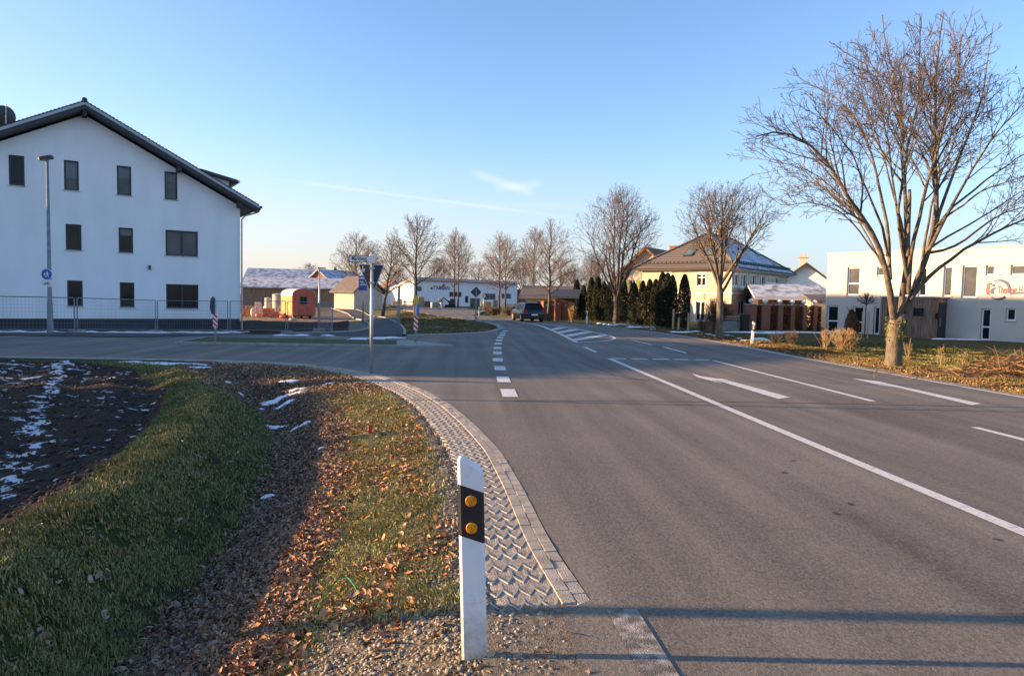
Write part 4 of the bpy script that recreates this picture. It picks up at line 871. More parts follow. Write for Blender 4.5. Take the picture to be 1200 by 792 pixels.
# ---------------------------------------------------------------- bare trees
class Tree:
    def __init__(s, seed): s.r = random.Random(seed); s.tr = []; s.tw = []
    def branch(s, p, d, L_, r0, lvl, P_):
        r_ = s.r; k = P_['k'][lvl]; pts = [np.array(p)]; d = np.array(d, float)
        st = L_/(k-1)
        for i in range(k-1):
            d = d+np.array([r_.gauss(0, 1), r_.gauss(0, 1), r_.gauss(0, .8)])*P_['wob'][lvl]+np.array([0, 0, P_['up'][lvl]]); d /= np.linalg.norm(d); pts.append(pts[-1]+d*st)
        rad = [max(P_['rmin'], r0*(1-.78*i/(k-1))) for i in range(k)]
        (s.tr if lvl < P_['trl'] else s.tw).append((np.array(pts), rad, P_['n'][lvl]))
        s.kids(pts, rad, L_, lvl, P_, .18 if lvl else P_.get('t00', .18))
    def kids(s, pts, rad, L_, lvl, P_, t0=.18, n=None):
        if lvl+1 >= len(P_['k']): return
        r_ = s.r; k = len(pts); n = n or max(2, int(L_*P_['dens'][lvl]*r_.uniform(.85, 1.15))); phi = r_.uniform(0, 6)
        for j in range(n):
            t = t0+(1-t0)*((j+r_.random())/n)**.8; t = min(t, .98); x = t*(k-1); i = min(int(x), k-2); f = x-i; q = pts[i]*(1-f)+pts[i+1]*f; rr = rad[i]*(1-f)+rad[i+1]*f
            ax = pts[i+1]-pts[i]; ax = ax/np.linalg.norm(ax); o = np.cross(ax, [0.31, .5, .8]); o /= np.linalg.norm(o); o2 = np.cross(ax, o); phi += 2.4+r_.uniform(-.5, .5)
            a = R(r_.uniform(*P_['ang'][lvl])); nd = ax*math.cos(a)+(o*math.cos(phi)+o2*math.sin(phi))*math.sin(a)
            ll = L_*P_['lf'][lvl]*(1-.42*t)*r_.uniform(.6, 1.25); ll = min(ll, P_['lmax'][lvl])
            for _ in range(7):
                e = q+nd*ll+np.array([0, 0, .25*ll*P_['up'][lvl+1]*P_['k'][lvl+1]]); c, rx, rz = P_['env']
                if ((e[0]-c[0])/rx)**2+((e[1]-c[1])/rx)**2+((e[2]-c[2])/(rz if e[2] > c[2] else P_.get('rlow', rz)))**2 <= 1: break
                ll *= .74
            if ll > P_['lmin'][lvl]: s.branch(q, nd, ll, min(rr*.62, .5*rr+.01) if lvl else rr*.55, lvl+1, P_)
    @staticmethod
    def mesh(branches, name, mt, parent):
        groups = {}
        for p, r_, n in branches: groups.setdefault((len(p), n), []).append((p, r_))
        Vs = []; Fs = []; base = 0
        for (k, n), lst in groups.items():
            P_ = np.array([a for a, b in lst]); Rr = np.array([b for a, b in lst]); B = len(lst)
            d = np.empty_like(P_); d[:, 1:-1] = P_[:, 2:]-P_[:, :-2]; d[:, 0] = P_[:, 1]-P_[:, 0]; d[:, -1] = P_[:, -1]-P_[:, -2]; d /= np.linalg.norm(d, axis=2)[..., None]+1e-9
            ref = np.array([.37, .81, .45]); a = np.cross(d, ref); a /= np.linalg.norm(a, axis=2)[..., None]+1e-9; b = np.cross(d, a)
            t = np.arange(n)*2*math.pi/n; ring = P_[:, :, None]+Rr[:, :, None, None]*(a[:, :, None]*np.cos(t)[None, None, :, None]+b[:, :, None]*np.sin(t)[None, None, :, None])
            Vs.append(ring.reshape(-1, 3)); ix = base+np.arange(B*k*n).reshape(B, k, n)
            q = np.stack([ix[:, :-1], np.roll(ix, -1, 2)[:, :-1], np.roll(ix, -1, 2)[:, 1:], ix[:, 1:]], -1).reshape(-1, 4); Fs.append(q); base += B*k*n
        o = npmesh(name, np.concatenate(Vs), np.concatenate(Fs), mt, parent); o.data.shade_smooth(); return o
    def done(s, name, label, loc, bark, twig, group=None):
        T = empty(name, loc, 0, label, 'tree', group); Tree.mesh(s.tr, 'trunk', bark, T); Tree.mesh(s.tw, 'crown', twig, T); return T
def tree_proto(seed, H_, RX, TH, r0, style, twr=.011, dens=1.):
    t = Tree(seed); r_ = t.r
    P_ = dict(k=[9, 7, 5, 4], wob=[.05, .10, .13, .16], up=[.03, .07, .05, .03], rmin=twr, n=[9, 5, 3, 3], trl=2, dens=[3.4*dens, 4.6*dens, 7.0*dens], ang=[(28, 52), (28, 52), (25, 55)], lf=[.6, .52, .55], lmax=[3.4, 1.6, .7], lmin=[.3, .2, .1], env=(np.array([0, 0, TH+(H_-TH)*.47]), RX, (H_-TH)*.53), rlow=(H_-TH)*.47, t00=.32)
    if style == 'vase':
        t.tr.append((np.array([[0, 0, -.2], [0, 0, .15], [.02, .0, TH*.5], [.0, .02, TH]]), [r0*1.35, r0*1.1, r0, r0*.95], 12))
        ns = 9
        for i in range(ns):
            a = i*6.283/ns+r_.uniform(-.3, .3); tilt = r_.uniform(.05, .17) if i % 3 == 0 else r_.uniform(.28, .78); L_ = (H_-TH)*r_.uniform(.78, .92) if tilt < .2 else min((H_-TH)*.75, RX/math.sin(tilt)*.72)
            P2_ = dict(P_); P2_['k'] = [9]+P_['k'][1:]
            t.branch((0, 0, TH-.15+r_.uniform(-.2, .4)), (math.cos(a)*math.sin(tilt), math.sin(a)*math.sin(tilt), math.cos(tilt)), L_, r0*r_.uniform(.42, .6), 0, P2_)
    else:
        pts = [np.array([0, 0, -.2])]; k = 11
        for i in range(1, k): pts.append(np.array([r_.gauss(0, .05), r_.gauss(0, .05), (H_*.97)*i/(k-1)]))
        rad = [r0*1.2]+[r0*(1-.9*i/(k-1)) for i in range(1, k)]; t.tr.append((np.array(pts), rad, 10)); n = 34
        for j in range(n):
            f = (j+r_.random())/n; z = TH+(H_-TH)*.9*f; a = j*2.4+r_.uniform(-.4, .4); tilt = R(62-34*f+r_.uniform(-9, 9)); L_ = RX*1.3*(1-f**1.6*.82)*r_.uniform(.8, 1.1)
            x = z/(H_*.97)*(k-1); i = int(x); q = pts[i]+(pts[min(i+1, k-1)]-pts[i])*(x-i)
            t.branch(q, (math.cos(a)*math.sin(tilt), math.sin(a)*math.sin(tilt), math.cos(tilt)), L_, max(.02, r0*.34*(1-f*.7)), 0 if False else 1, P_)
    return t
# --- big roadside tree: limbs traced from the photo, each with its own depth
bt = Tree(11); b0_ = onterr(1047, 430); Zb = b0_.x*SY+b0_.y*CY
def L_at(u, v, dz): p = AT(u, v, Zb+dz); return np.array([p.x-b0_.x, p.y-b0_.y, p.z-b0_.z])
bt.tr.append((np.array([[0, 0, -.3], [.0, .0, .05], L_at(1047.5, 412, 0), L_at(1048.5, 395, 0), L_at(1051, 380, 0), L_at(1056, 368, 0)]), [.30, .235, .205, .21, .235, .17], 16))
limbs = [([(1050,388),(1046,366),(1044.7,345),(1042,326),(1031.5,288),(1022,273),(1008,252),(992,227),(966,182),(936,157),(909,151),(886,160)], .15, -1.6),
 ([(1043,328),(1041.8,265),(1030.5,212),(1019,167),(992.6,125),(970,102),(940,97)], .085, 1.5),
 ([(1040,300),(1034,262),(1012,215),(1000,180),(978,150),(955,128)], .06, -2.6),
 ([(1055,372),(1056,347),(1062,313),(1063,286.5),(1063,260),(1060,212),(1057,151),(1049,95),(1036,50),(1034,18)], .12, .6),
 ([(1062,300),(1054,262),(1046,210),(1038,160),(1030,110),(1012,70)], .06, -2.2),
 ([(1055,385),(1060,371),(1068,347),(1079,318),(1088,294.5),(1096,262),(1098,235),(1095,159),(1097,95),(1103,40),(1106,14)], .16, 1.0),
 ([(1064,345),(1068,300),(1080,242),(1091,197),(1108,140),(1121,98),(1126,40)], .10, -1.4),
 ([(1088,296),(1102,246),(1125,182),(1148,121),(1159,60),(1164,28)], .08, 2.4),
 ([(1085,300),(1106,257),(1140,197),(1172,150),(1201,118),(1236,88)], .08, -1.2),
 ([(1096,268),(1120,240),(1155,210),(1201,180),(1252,150)], .06, 2.0),
 ([(1066,352),(1088,323.6),(1110,307.5),(1131,289),(1152,280),(1173,268),(1194,260),(1236,246),(1268,252)], .095, -.6),
 ([(1090,296),(1125,288),(1163,256),(1200,242),(1250,228)], .06, 2.6),
 ([(1064,330),(1058,290),(1052,240),(1062,180),(1076,120),(1080,60),(1078,22)], .075, -3.2),
 ([(1080,320),(1086,270),(1100,210),(1122,160),(1138,110)], .065, 3.6),
 ([(1038,312),(1012,277),(985,247),(950,236),(914,240)], .045, -1.0),
 ([(1036,300),(1000,242),(960,206),(918,190),(890,180)], .05, .8),
 ([(1098,264),(1150,224),(1200,206),(1246,200)], .05, -2.2),
 ([(1088,292),(1140,262),(1190,228),(1240,208)], .05, .9),
 ([(1060,280),(1046,220),(1018,130),(990,70)], .05, 2.6),
 ([(1046,345),(1030,300),(1006,262),(984,226),(952,214),(920,222)], .055, 2.8)]
cen = L_at(1062, 0, 0); PB = dict(k=[9, 8, 6, 5, 3], wob=[.05, .07, .10, .13, .15], up=[.03, .045, .03, .02, .0], rmin=.0055, n=[9, 6, 4, 3, 3], trl=2, dens=[2.8, 4.2, 6.6, 10], ang=[(20, 42), (24, 48), (28, 54), (30, 58)], lf=[.55, .52, .5, .5], lmax=[3.2, 1.5, .75, .3], lmin=[.3, .2, .12, .06], env=(np.array([cen[0], 0, 5.3]), 5.1, 4.15), rlow=3.8)
for pts, r0, dz in limbs:
    n = len(pts); P_ = [L_at(u, v, dz*(i/(n-1))**1.3) for i, (u, v) in enumerate(pts)]
    Q = np.array(P_); d = np.r_[0, np.cumsum(np.linalg.norm(np.diff(Q, axis=0), axis=1))]; tt = np.linspace(0, d[-1], 14); Q = np.stack([np.interp(tt, d, Q[:, i]) for i in range(3)], 1)
    Q[1:-1] += nr.normal(0, .025, (12, 3)); Q[1:-1] = .2*Q[:-2]+.6*Q[1:-1]+.2*Q[2:]
    rad = [max(.007, r0*.70*(1-.86*(i/13)**.8)) for i in range(14)]; bt.tr.append((Q, rad, 9)); bt.kids(list(Q), rad, d[-1]*.62, 0, PB, t0=.36, n=int(d[-1]*(2.2 if 1 < dz < 2.5 or dz < -3 else 3.3)))
bt.tr.append((np.array([L_at(1064, 300, -.5), L_at(1065, 262, -.6), L_at(1066, 232, -.6), L_at(1066, 222, -.6)]), [.05, .045, .045, .035], 8))
BT = bt.done('roadside_tree', 'large bare many-stemmed tree at right with mossy fork beside the lawn', b0_, M['bark'], M['twig'])
mb = MB(); r_ = random.Random(4)
for i in range(160):
    a = r_.uniform(0, 6.28); q = L_at(1050, r_.uniform(372, 400), 0); rr = .27; c = (q[0]+rr*math.cos(a)*.95, q[1]+rr*math.sin(a)*.95, q[2]); s_ = r_.uniform(.015, .045)
    mb.add([(c[0]+s_*r_.uniform(-1, 1), c[1]+s_*r_.uniform(-1, 1), c[2]+s_*r_.uniform(-1, 1)) for _ in range(5)], [(0, 1, 2), (1, 2, 3), (2, 3, 4), (0, 3, 4), (0, 1, 4)])
tag(mb.build('moss', M['moss'], BT), kind='stuff')
print('big tree', len(bt.tr), len(bt.tw))
# --- row trees
protoV = tree_proto(21, 10, 3.9, 1.9, .19, 'vase', .008, .74); protoO = tree_proto(33, 10, 2.9, 2.4, .16, 'oval', .009, .82); protoO2 = tree_proto(45, 10, 3.1, 2.7, .16, 'oval', .011, .78); protoV2 = tree_proto(52, 7.2, 2.9, 2.3, .15, 'vase', .0055, 1.05)
pm = {}
def put_tree(key, proto, u, v, vtop, label, rot=0., wx=1., lean=(0, 0), HH=10., group='bare trees along the road', Z0=None):
    b = onterr(u, v) if Z0 is None else Vector((*C2W((u-600)/800*Z0, Z0), float(hbase(*C2W((u-600)/800*Z0, Z0))))); Zc = b.x*SY+b.y*CY; top = AT(u, vtop, Zc).z; s_ = (top-b.z)/HH
    if key not in pm:
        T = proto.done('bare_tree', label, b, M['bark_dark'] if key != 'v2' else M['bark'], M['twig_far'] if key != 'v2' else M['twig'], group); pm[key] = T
    else: T = copy_tree(pm[key]); T['label'] = label
    T.location = b; T.rotation_euler = (lean[0], lean[1], rot); T.scale = (s_*wx, s_*wx, s_); T['group'] = group; return T
put_tree('v2', protoV2, 842, 398, 208, 'bare spreading tree in front of the hipped villa', .4, 1.0, HH=7.2)
put_tree('v', protoV, 722, 379, 214, 'broad bare tree with forked trunk among the dark thujas', 1.0, 1.0)
put_tree('o', protoO, 643, 376, 253, 'bare tree standing before the red-brown cabinets', .3, 1.05)
put_tree('o2', protoO2, 625, 362, 264, 'slim bare tree rising just behind the dark hatchback', 2.0, .8)
put_tree('o', protoO, 584, 368.3, 268, 'left tree of the bare pair beside the low brown hedge', 2.2, 1.0)
put_tree('o2', protoO2, 592, 366, 275, 'right tree of the bare pair beside the low brown hedge', .8, .95)
put_tree('o', protoO, 532, 361.5, 264, 'left trunk of the tight bare pair before the industrial hall', 4.0, .82)
put_tree('o2', protoO2, 536.5, 362, 270, 'right trunk of the tight bare pair before the industrial hall', 5.0, .75)
put_tree('o2', protoO2, 487, 371, 248, 'tall bare tree directly behind the red and white beacon post', 1.2, 1.05)
put_tree('o', protoO, 448, 371, 272, 'bare tree with leaning dark trunk right of the cycle path', 3.0, 1.2, lean=(0, R(-8)))
put_tree('o2', protoO2, 417, 361.5, 270, 'bare tree on the cycle path bank in front of the cream house', 2.4, 1.15)
put_tree('o', protoO, 431, 358.5, 280, 'bare tree half hidden behind the blue sign', 5.1, 1.2)
for i, (u, Z0, vt, k, wx, lab) in enumerate(((362, 170, 307, 'o2', 1.5, 'distant bare tree above the long snowy barn roof'), (510, 185, 300, 'v', 1.2, 'distant bare tree behind the left end of the hall'), (560, 190, 305, 'o2', 1.5, 'distant bare tree behind the middle of the hall'), (613, 175, 300, 'v', 1.2, 'distant bare tree over the right end of the hall'),
     (655, 150, 300, 'o2', 1.6, 'distant bare tree behind the bungalow roof'), (690, 130, 292, 'v', 1.0, 'distant bare tree behind the thuja row'), (672, 120, 308, 'o', 1.5, 'small distant bare tree behind the cabinets'), (466, 190, 312, 'o2', 1.6, 'distant bare tree left of the hall gable'), (700, 112, 300, 'o2', 1.3, 'bare tree rising between thujas and gabled house'))):
    put_tree(k, None, u, 0, vt, lab, i*1.3, wx, Z0=Z0, group='distant bare trees')
# conifer far left
def leafcloud(pts, nrm, size, mt, name, parent, seed=1, asp=.5):
    g = np.random.default_rng(seed); n = len(pts); a = g.normal(size=(n, 3)); a /= np.linalg.norm(a, axis=1)[:, None]; b = np.cross(a, g.normal(size=(n, 3))); b /= np.linalg.norm(b, axis=1)[:, None]
    s_ = size*g.uniform(.6, 1.3, (n, 1)); V = np.stack([pts-a*s_, pts+b*s_*asp, pts+a*s_, pts-b*s_*asp], 1).reshape(-1, 3); i = np.arange(n*4).reshape(n, 4); return npmesh(name, V, i, mt, parent)
def column_crown(H_, R_, n, seed, size, name_mat, parent, taper=.6, lump=.12, z0=.05):
    g = np.random.default_rng(seed); t = g.random(n)**.8; z = z0+t*(H_-z0); rad = R_*np.minimum(1, (1-t)**taper*1.6)*(.80+.2*np.minimum(1, t*6)); a = g.uniform(0, 6.283, n)
    rad = rad*(1+lump*np.sin(a*3+z*2.1+seed)+lump*np.sin(a*5-z*3.7))*np.where(g.random(n) < .75, g.uniform(.88, 1.08, n), g.uniform(.3, .9, n)); P_ = np.stack([rad*np.cos(a), rad*np.sin(a), z], 1)
    return leafcloud(P_, None, size, name_mat, 'crown', parent, seed)
thp = []
for k in range(3):
    T = empty('thuja', (0, 0, 0), 0, 'x', 'conifer', 'columnar thujas in a row along the road'); 
    MB().tube([(0, 0, -.3), (0, 0, .6), (0, 0, 3.6)], [.07, .06, .02], 7).build('trunk', M['bark_dark'], T)
    column_crown(4.2, .45, 6500, 60+k, .07, M['thuja'], T, .5, .05); thp.append(T)
tl = [(675, 328, 377, 'first and leftmost dark thuja next to the red-brown cabinets'), (683, 334, 378, 'second thuja from the cabinets, a little shorter'), (692, 325, 378.5, 'third thuja from the cabinets, narrow and tall'), (699.5, 324, 379, 'fourth thuja from the cabinets, right behind the small marker post'),
      (707, 330, 379.5, 'fifth thuja from the cabinets'), (713, 331, 380, 'sixth thuja from the cabinets, left of the forked tree trunk'), (729, 324, 381.5, 'wide thuja immediately right of the forked tree trunk'), (741.5, 331, 383, 'second thuja right of the forked tree trunk, short and wide'),
      (752, 329, 384, 'third thuja right of the forked tree trunk'), (760, 327, 384.5, 'fourth thuja right of the forked tree trunk'), (767, 327, 385, 'fifth thuja right of the forked tree trunk'), (774.5, 319, 386, 'tall thuja, first of the merged clump'), (780.5, 320, 386.5, 'tall thuja, second of the merged clump'), (786, 322.5, 387, 'rightmost thuja of the merged clump'), (800.5, 321.5, 388, 'single thuja standing apart before the villa wall')]
for i, (u, vt, vb, lab) in enumerate(tl):
    T = thp[i] if i < 3 else copy_tree(thp[i % 3]); b = onterr(u, vb-3.0); Zc = b.x*SY+b.y*CY; h_ = AT(u, vt, Zc).z-b.z; T.location = b; s_ = h_/4.2; wd_ = 1.0 if i != 7 else 1.25; T.scale = (s_*wd_, s_*wd_, s_); T.rotation_euler.z = i*1.7; T['label'] = lab
cf = empty('conifer', (*C2W(-32.5, 125), -.4), 0, 'dark conifer behind the long barn, right of the brick gable', 'conifer'); MB().tube([(0, 0, 0), (0, 0, 6.5)], [.2, .03], 7).build('trunk', M['bark_dark'], cf); column_crown(7, 1.9, 2600, 5, .22, M['thuja'], cf, 1.1, .2, 1.2)
# ---------------------------------------------------------------- posts, signs, lamps
def z_at(u, v, b): return AT(u, v, b.x*SY+b.y*CY).z
HD = Vector((SY, CY, 0)); RT = Vector((CY, -SY, 0))      # heading and right
# street lamp before the house, with round blue sign and small plate
lb = onterr(59, 390.8); Lp = empty('street_lamp', lb, 0, 'tall galvanised street lamp with round blue footpath sign before the white house', 'street lamp'); hL = z_at(53, 186, lb)-lb.z
MB().tube([(0, 0, -.1), (0, 0, .02), (0, 0, 1.2), (0, 0, 1.25), (0, 0, hL)], [.11, .11, .095, .08, .045], 14).build('pole', M['galv_dull'], Lp, True)
mb = MB(); mb.m = Matrix.Translation((-.04, 0, hL)) @ Matrix.Rotation(R(-12), 4, 'Y'); mb.bbox((0, 0, -.03), (.48, .28, .12), .03); hd = mb.build('lamp_head', M['anthracite'], Lp)
mb = MB(); mb.m = Matrix.Translation((-.04, 0, hL)) @ Matrix.Rotation(R(-12), 4, 'Y'); mb.box(-.18, .12, -.1, .1, -.045, -.031); mb.build('lens', M['fascia'], Lp).parent = hd
zs = z_at(54, 321.5, lb)-lb.z; n_ = -HD
def signframe(b, z, fwd=-.14): c = Vector((0, 0, z))+n_*(-fwd if False else .14); return Matrix(((RT.x, 0, n_.x, c.x), (RT.y, 0, n_.y, c.y), (0, 1, 0, c.z), (0, 0, 0, 1)))
Ms = signframe(lb, zs); mb = MB(); mb.m = Ms; mb.lathe([(.215, 0), (.215, .012), (.20, .014)], n=28); rs_ = mb.build('round_sign', M['signwhite'], Lp)
mb = MB(); mb.m = Ms; mb.lathe([(.195, .0145), (.195, .018)], n=28); mb.build('blue_face', M['blue'], Lp).parent = rs_
mb = MB(); mb.m = Ms   # adult leading a child
def sil(mb, ox, s_, z=.0185):
    for q in ([(-.018, .05), (.02, .055), (.03, .0), (.018, -.01), (-.018, -.01)], [(-.018, -.01), (.0, -.01), (-.03, -.085), (-.048, -.085)], [(.0, -.01), (.018, -.01), (.045, -.08), (.028, -.085)], [(-.018, .045), (-.018, .03), (-.05, -.005), (-.058, .005)], [(.02, .05), (.02, .035), (.055, .005), (.06, .015)]):
        k = len(q); mb.add([(ox+a*s_, b*s_-.01, z) for a, b in q]+[(ox+a*s_, b*s_-.01, z+.003) for a, b in q], [tuple(range(k)), tuple(range(k, 2*k))]+[(i, (i+1) % k, k+(i+1) % k, k+i) for i in range(k)])
    k = 12; mb.add([(ox+.019*s_*math.cos(6.283*i/k), .078*s_-.01+.019*s_*math.sin(6.283*i/k), z+.003) for i in range(k)], [tuple(range(k))])
sil(mb, .03, 1.35); sil(mb, -.07, .85); mb.build('pictogram', M['signwhite'], Lp).parent = rs_
Ms2 = signframe(lb, z_at(54.5, 332, lb)-lb.z); mb = MB(); mb.m = Ms2; mb.box(-.19, .19, -.135, .135, 0, .012); pl_ = mb.build('plate', M['signwhite'], Lp)
mb = MB(); mb.m = Ms2
for c in (-.07, .07):
    n = 18; V = [(c+.05*math.cos(6.283*i/n)*k_, -.03+.05*math.sin(6.283*i/n)*k_, .0135) for k_ in (1, .72) for i in range(n)]; mb.add(V, [(i, (i+1) % n, n+(i+1) % n, n+i) for i in range(n)])
for a, b in (((-.07, -.03), (-.03, .03)), ((-.03, .03), (.045, .03)), ((.07, -.03), (.04, .05)), ((.0, -.03), (.045, .03)), ((-.07, -.03), (.0, -.03)), ((-.03, .03), (0, -.03)), ((.03, .055), (.06, .055))):
    mb.tube([(a[0], a[1], .014), (b[0], b[1], .014)], .006, 4)
mb.build('pictogram', M['black'], Lp).parent = pl_
# sign pole with street name and back of a give-way triangle
pb0 = onterr(435, 438.5); SPo = empty('sign_post', pb0, 0, 'galvanised post with street name plate and grey back of a give-way triangle', 'sign'); topz = z_at(436, 299, pb0)-pb0.z
MB().tube([(0, 0, -.2), (0, 0, topz+.06)], .036, 16).build('pole', M['galv'], SPo, True)
dist = pb0.x*SY+pb0.y*CY; px = dist/800
def PF(p, u, v, off=.05):       # photo point -> local frame of a sign facing us at post p
    q = AT(u, v, (p.x*SY+p.y*CY)-off); q = q-p; return (q.dot(RT), q.z)
fr = Matrix(((RT.x, HD.x, 0, 0), (RT.y, HD.y, 0, 0), (0, 0, 1, 0), (0, 0, 0, 1)))
tri = [PF(pb0, 418.5, 309), PF(pb0, 449.5, 310), PF(pb0, 438, 340.2), PF(pb0, 431.6, 340.4)]
def rounded(poly, r_, n=4):
    out = []
    m_ = len(poly)
    for i in range(m_):
        p = Vector(poly[i]); a = (Vector(poly[i-1])-p).normalized(); b = (Vector(poly[(i+1) % m_])-p).normalized()
        for k in range(n+1):
            t = k/n; q = p+a*r_*(1-t)**2+b*r_*t**2; out.append((q.x, q.y))
    return out
tro = rounded(tri, .035); c_ = (sum(p[0] for p in tri)/4, sum(p[1] for p in tri)/4+.06); tin = [(p[0]*.925+c_[0]*.075, p[1]*.925+c_[1]*.075) for p in tro]
mb = MB(); mb.m = fr; mb.ext(tin, 'y', .045, .052); tb = mb.build('triangle_back', M['signback'], SPo)
mb = MB(); mb.m = fr; k = len(tro); mb.add([(a, y, b) for y in (.038, .060) for a, b in tro]+[(a, y, b) for y in (.038, .060) for a, b in tin], [(i, (i+1) % k, k+(i+1) % k, k+i) for i in range(k)]+[(2*k+i, 3*k+i, 3*k+(i+1) % k, 2*k+(i+1) % k) for i in range(k)]+[(i, 2*k+i, 2*k+(i+1) % k, (i+1) % k) for i in range(k)]+[(k+i, k+(i+1) % k, 3*k+(i+1) % k, 3*k+i) for i in range(k)]); mb.build('rim', M['galv'], SPo).parent = tb
mb = MB(); mb.m = fr
for u0, u1, v0, v1 in ((423.2, 424.8, 311.6, 313.6), (422.8, 426.6, 314.6, 315.6), (422.8, 423.8, 315.8, 318.4), (424.4, 425.4, 315.8, 318.6), (425.8, 426.6, 315.8, 318.2)):
    a = PF(pb0, u0, v1); b = PF(pb0, u1, v0); mb.box(a[0], b[0], .038, .0448, a[1], b[1])
mb.build('sticker', M['signwhite'], SPo).parent = tb
for zz in (tri[0][1]-.09, tri[2][1]+.16): mb = MB(); mb.m = fr; mb.box(-.055, .055, -.045, .045, zz-.02, zz+.02); mb.build('clamp', M['galv'], SPo)
a = PF(pb0, 409.5, 307.3, .0); b = PF(pb0, 438, 299.3, .0)
mb = MB(); mb.m = fr; mb.box(a[0], b[0]-.055, -.052, -.040, a[1], b[1]-.02); np_ = mb.build('name_plate', M['signwhite'], SPo)
mb = MB(); mb.m = fr
for x0, x1, z0, z1 in ((a[0], b[0]-.055, b[1]-.032, b[1]-.0201), (a[0], b[0]-.055, a[1]+.0001, a[1]+.012), (a[0]+.0001, a[0]+.012, a[1]+.012, b[1]-.032)): mb.box(x0, x1, -.0535, -.0521, z0, z1)
mb.build('border', M['black'], SPo).parent = np_
tx = textmesh('lettering', 'Marktweg', .125, M['black'], SPo, fr @ Matrix.Translation(((a[0]+b[0]-.055)/2-.01, -.0535, (a[1]+b[1])/2+.0)) @ Matrix.Rotation(R(90), 4, 'X'), ext=.002, bold=.001, squeeze=.64); tx.parent = np_
mb = MB(); mb.m = fr; mb.bbox((0, 0, a[1]-.01), (.12, .10, b[1]-a[1]+.03), .01); mb.build('bracket', M['signwhite'], SPo)
# --- island beacons
def pole(T, h_, r_=.036, mt=None): return MB().tube([(0, 0, -.1), (0, 0, h_)], r_, 12).build('pole', mt or M['galv'], T, True)
def stripes(T, p, u0, v0, u1, v1, flip=1, off=.06, n=3):
    a = PF(p, u0, v1, off); b = PF(p, u1, v0, off); mb = MB(); mb.m = fr; mb.box(a[0], b[0], -.052, -.038, a[1], b[1]); bd = mb.build('striped_board', M['signwhite'], T)
    mr = MB(); mr.m = fr; H_ = b[1]-a[1]; W_ = b[0]-a[0]; st = H_/n
    for k in range(-1, n+1):
        z0 = a[1]+k*st; lo, hi = a[1], b[1]
        q = [(a[0], z0+(W_*.9 if flip > 0 else 0)), (b[0], z0+(0 if flip > 0 else W_*.9)), (b[0], z0+(0 if flip > 0 else W_*.9)+st*.5), (a[0], z0+(W_*.9 if flip > 0 else 0)+st*.5)]
        q = clip(clip(q, 0, 1, hi), 0, -1, -lo)
        if len(q) > 2: mr.ext([(x, z) for x, z in q], 'y', -.056, -.0525)
    mr.build('red_stripe', M['red'], T).parent = bd
q = onterr(252.4, 403.5); T = empty('traffic_beacon', q, 0, 'left island post with round sign edge-on above a red and white board', 'sign', 'island posts'); pole(T, z_at(251, 352, q)-q.z, .035, M['galv'])
a = PF(q, 251, 358); mb = MB(); nn = (RT*.99+HD*.10).normalized(); c = Vector((RT.x*a[0], RT.y*a[0], a[1]))-nn*.05; mb.tube([c, c-nn*.014], .29, 28); rd = mb.build('round_sign', M['signback'], T)
mb = MB(); mb.tube([c-nn*.0145, c-nn*.018], .285, 28); mb.build('face', M['signwhite'], T).parent = rd
stripes(T, q, 249.3, 368, 254.6, 384)
mb = MB(); mb.box(-.15, .15, -.15, .15, -.05, .03); mb.build('foot', M['concrete'], T)
q = onterr(487, 404); T = empty('traffic_beacon', q, 0, 'right island post with yellow top, blue sign edge-on and red-white board', 'sign', 'island posts'); pole(T, z_at(487, 347, q)-q.z, .036, M['galv'])
a = PF(q, 484.8, 355.5); b = PF(q, 490, 346.5); mb = MB(); mb.m = fr; mb.bbox(((a[0]+b[0])/2, 0, a[1]), (b[0]-a[0], .12, b[1]-a[1]), .01); mb.build('top_box', M['yellow'], T)
a = PF(q, 489.5, 363); mb = MB(); nn = (RT*.999-HD*.04).normalized(); c = Vector((RT.x*.05, RT.y*.05, a[1])); mb.tube([c, c+nn*.014], .27, 28); rd = mb.build('round_sign', M['signwhite'], T); mb = MB(); mb.tube([c+nn*.0145, c+nn*.019], .25, 28); mb.build('blue_face', M['blue'], T).parent = rd
stripes(T, q, 484.6, 370, 489.8, 387); mb = MB(); mb.box(-.15, .15, -.15, .15, -.02, .1); mb.build('foot', M['concrete'], T)
# blue arrow/route sign behind the triangle
q = onterr(425.5, 379.5); T = empty('sign_post', q, 0, 'galvanised post with blue rectangular sign partly hidden by the triangle', 'sign'); pole(T, z_at(425.5, 323, q)-q.z, .05)
a = PF(q, 420.3, 340.3); b = PF(q, 430, 323.4); mb = MB(); mb.m = fr; mb.box(a[0], b[0], -.065, -.052, a[1], b[1]); sg = mb.build('blue_panel', M['blue'], T)
mb = MB(); mb.m = fr
for u0, u1, v0, v1 in ((421.2, 427, 325, 327), (421.5, 426, 329.5, 330.5), (421.3, 429, 333.4, 334.4)): c = PF(q, u0, v1); d = PF(q, u1, v0); mb.box(c[0], d[0], -.068, -.0652, c[1], d[1])
mb.build('marking', M['signwhite'], T).parent = sg
c = PF(q, 422.6, 332.6); d = PF(q, 427.4, 331); mb = MB(); mb.m = fr; mb.box(c[0], d[0], -.068, -.0652, c[1], d[1]); mb.build('marking', M['yellow'], T).parent = sg
c = PF(q, 425, 339.6); d = PF(q, 429.5, 335.3); mb = MB(); mb.m = fr; mb.ext([(c[0], c[1]), (d[0], c[1]+.1), (d[0], d[1])], 'y', -.068, -.0652); mb.build('marking', M['red'], T).parent = sg
q = onterr(467, 395); T = empty('steel_post', q, 0, 'plain galvanised post without a sign beside the cycle path kerb', 'post'); pole(T, z_at(467, 336, q)-q.z, .055, M['galv_dull'])
MB().lathe([(.055, 0), (.06, .01), (.03, .04)], (0, 0, z_at(467, 336, q)-q.z), 12).build('cap', M['galv_dull'], T)
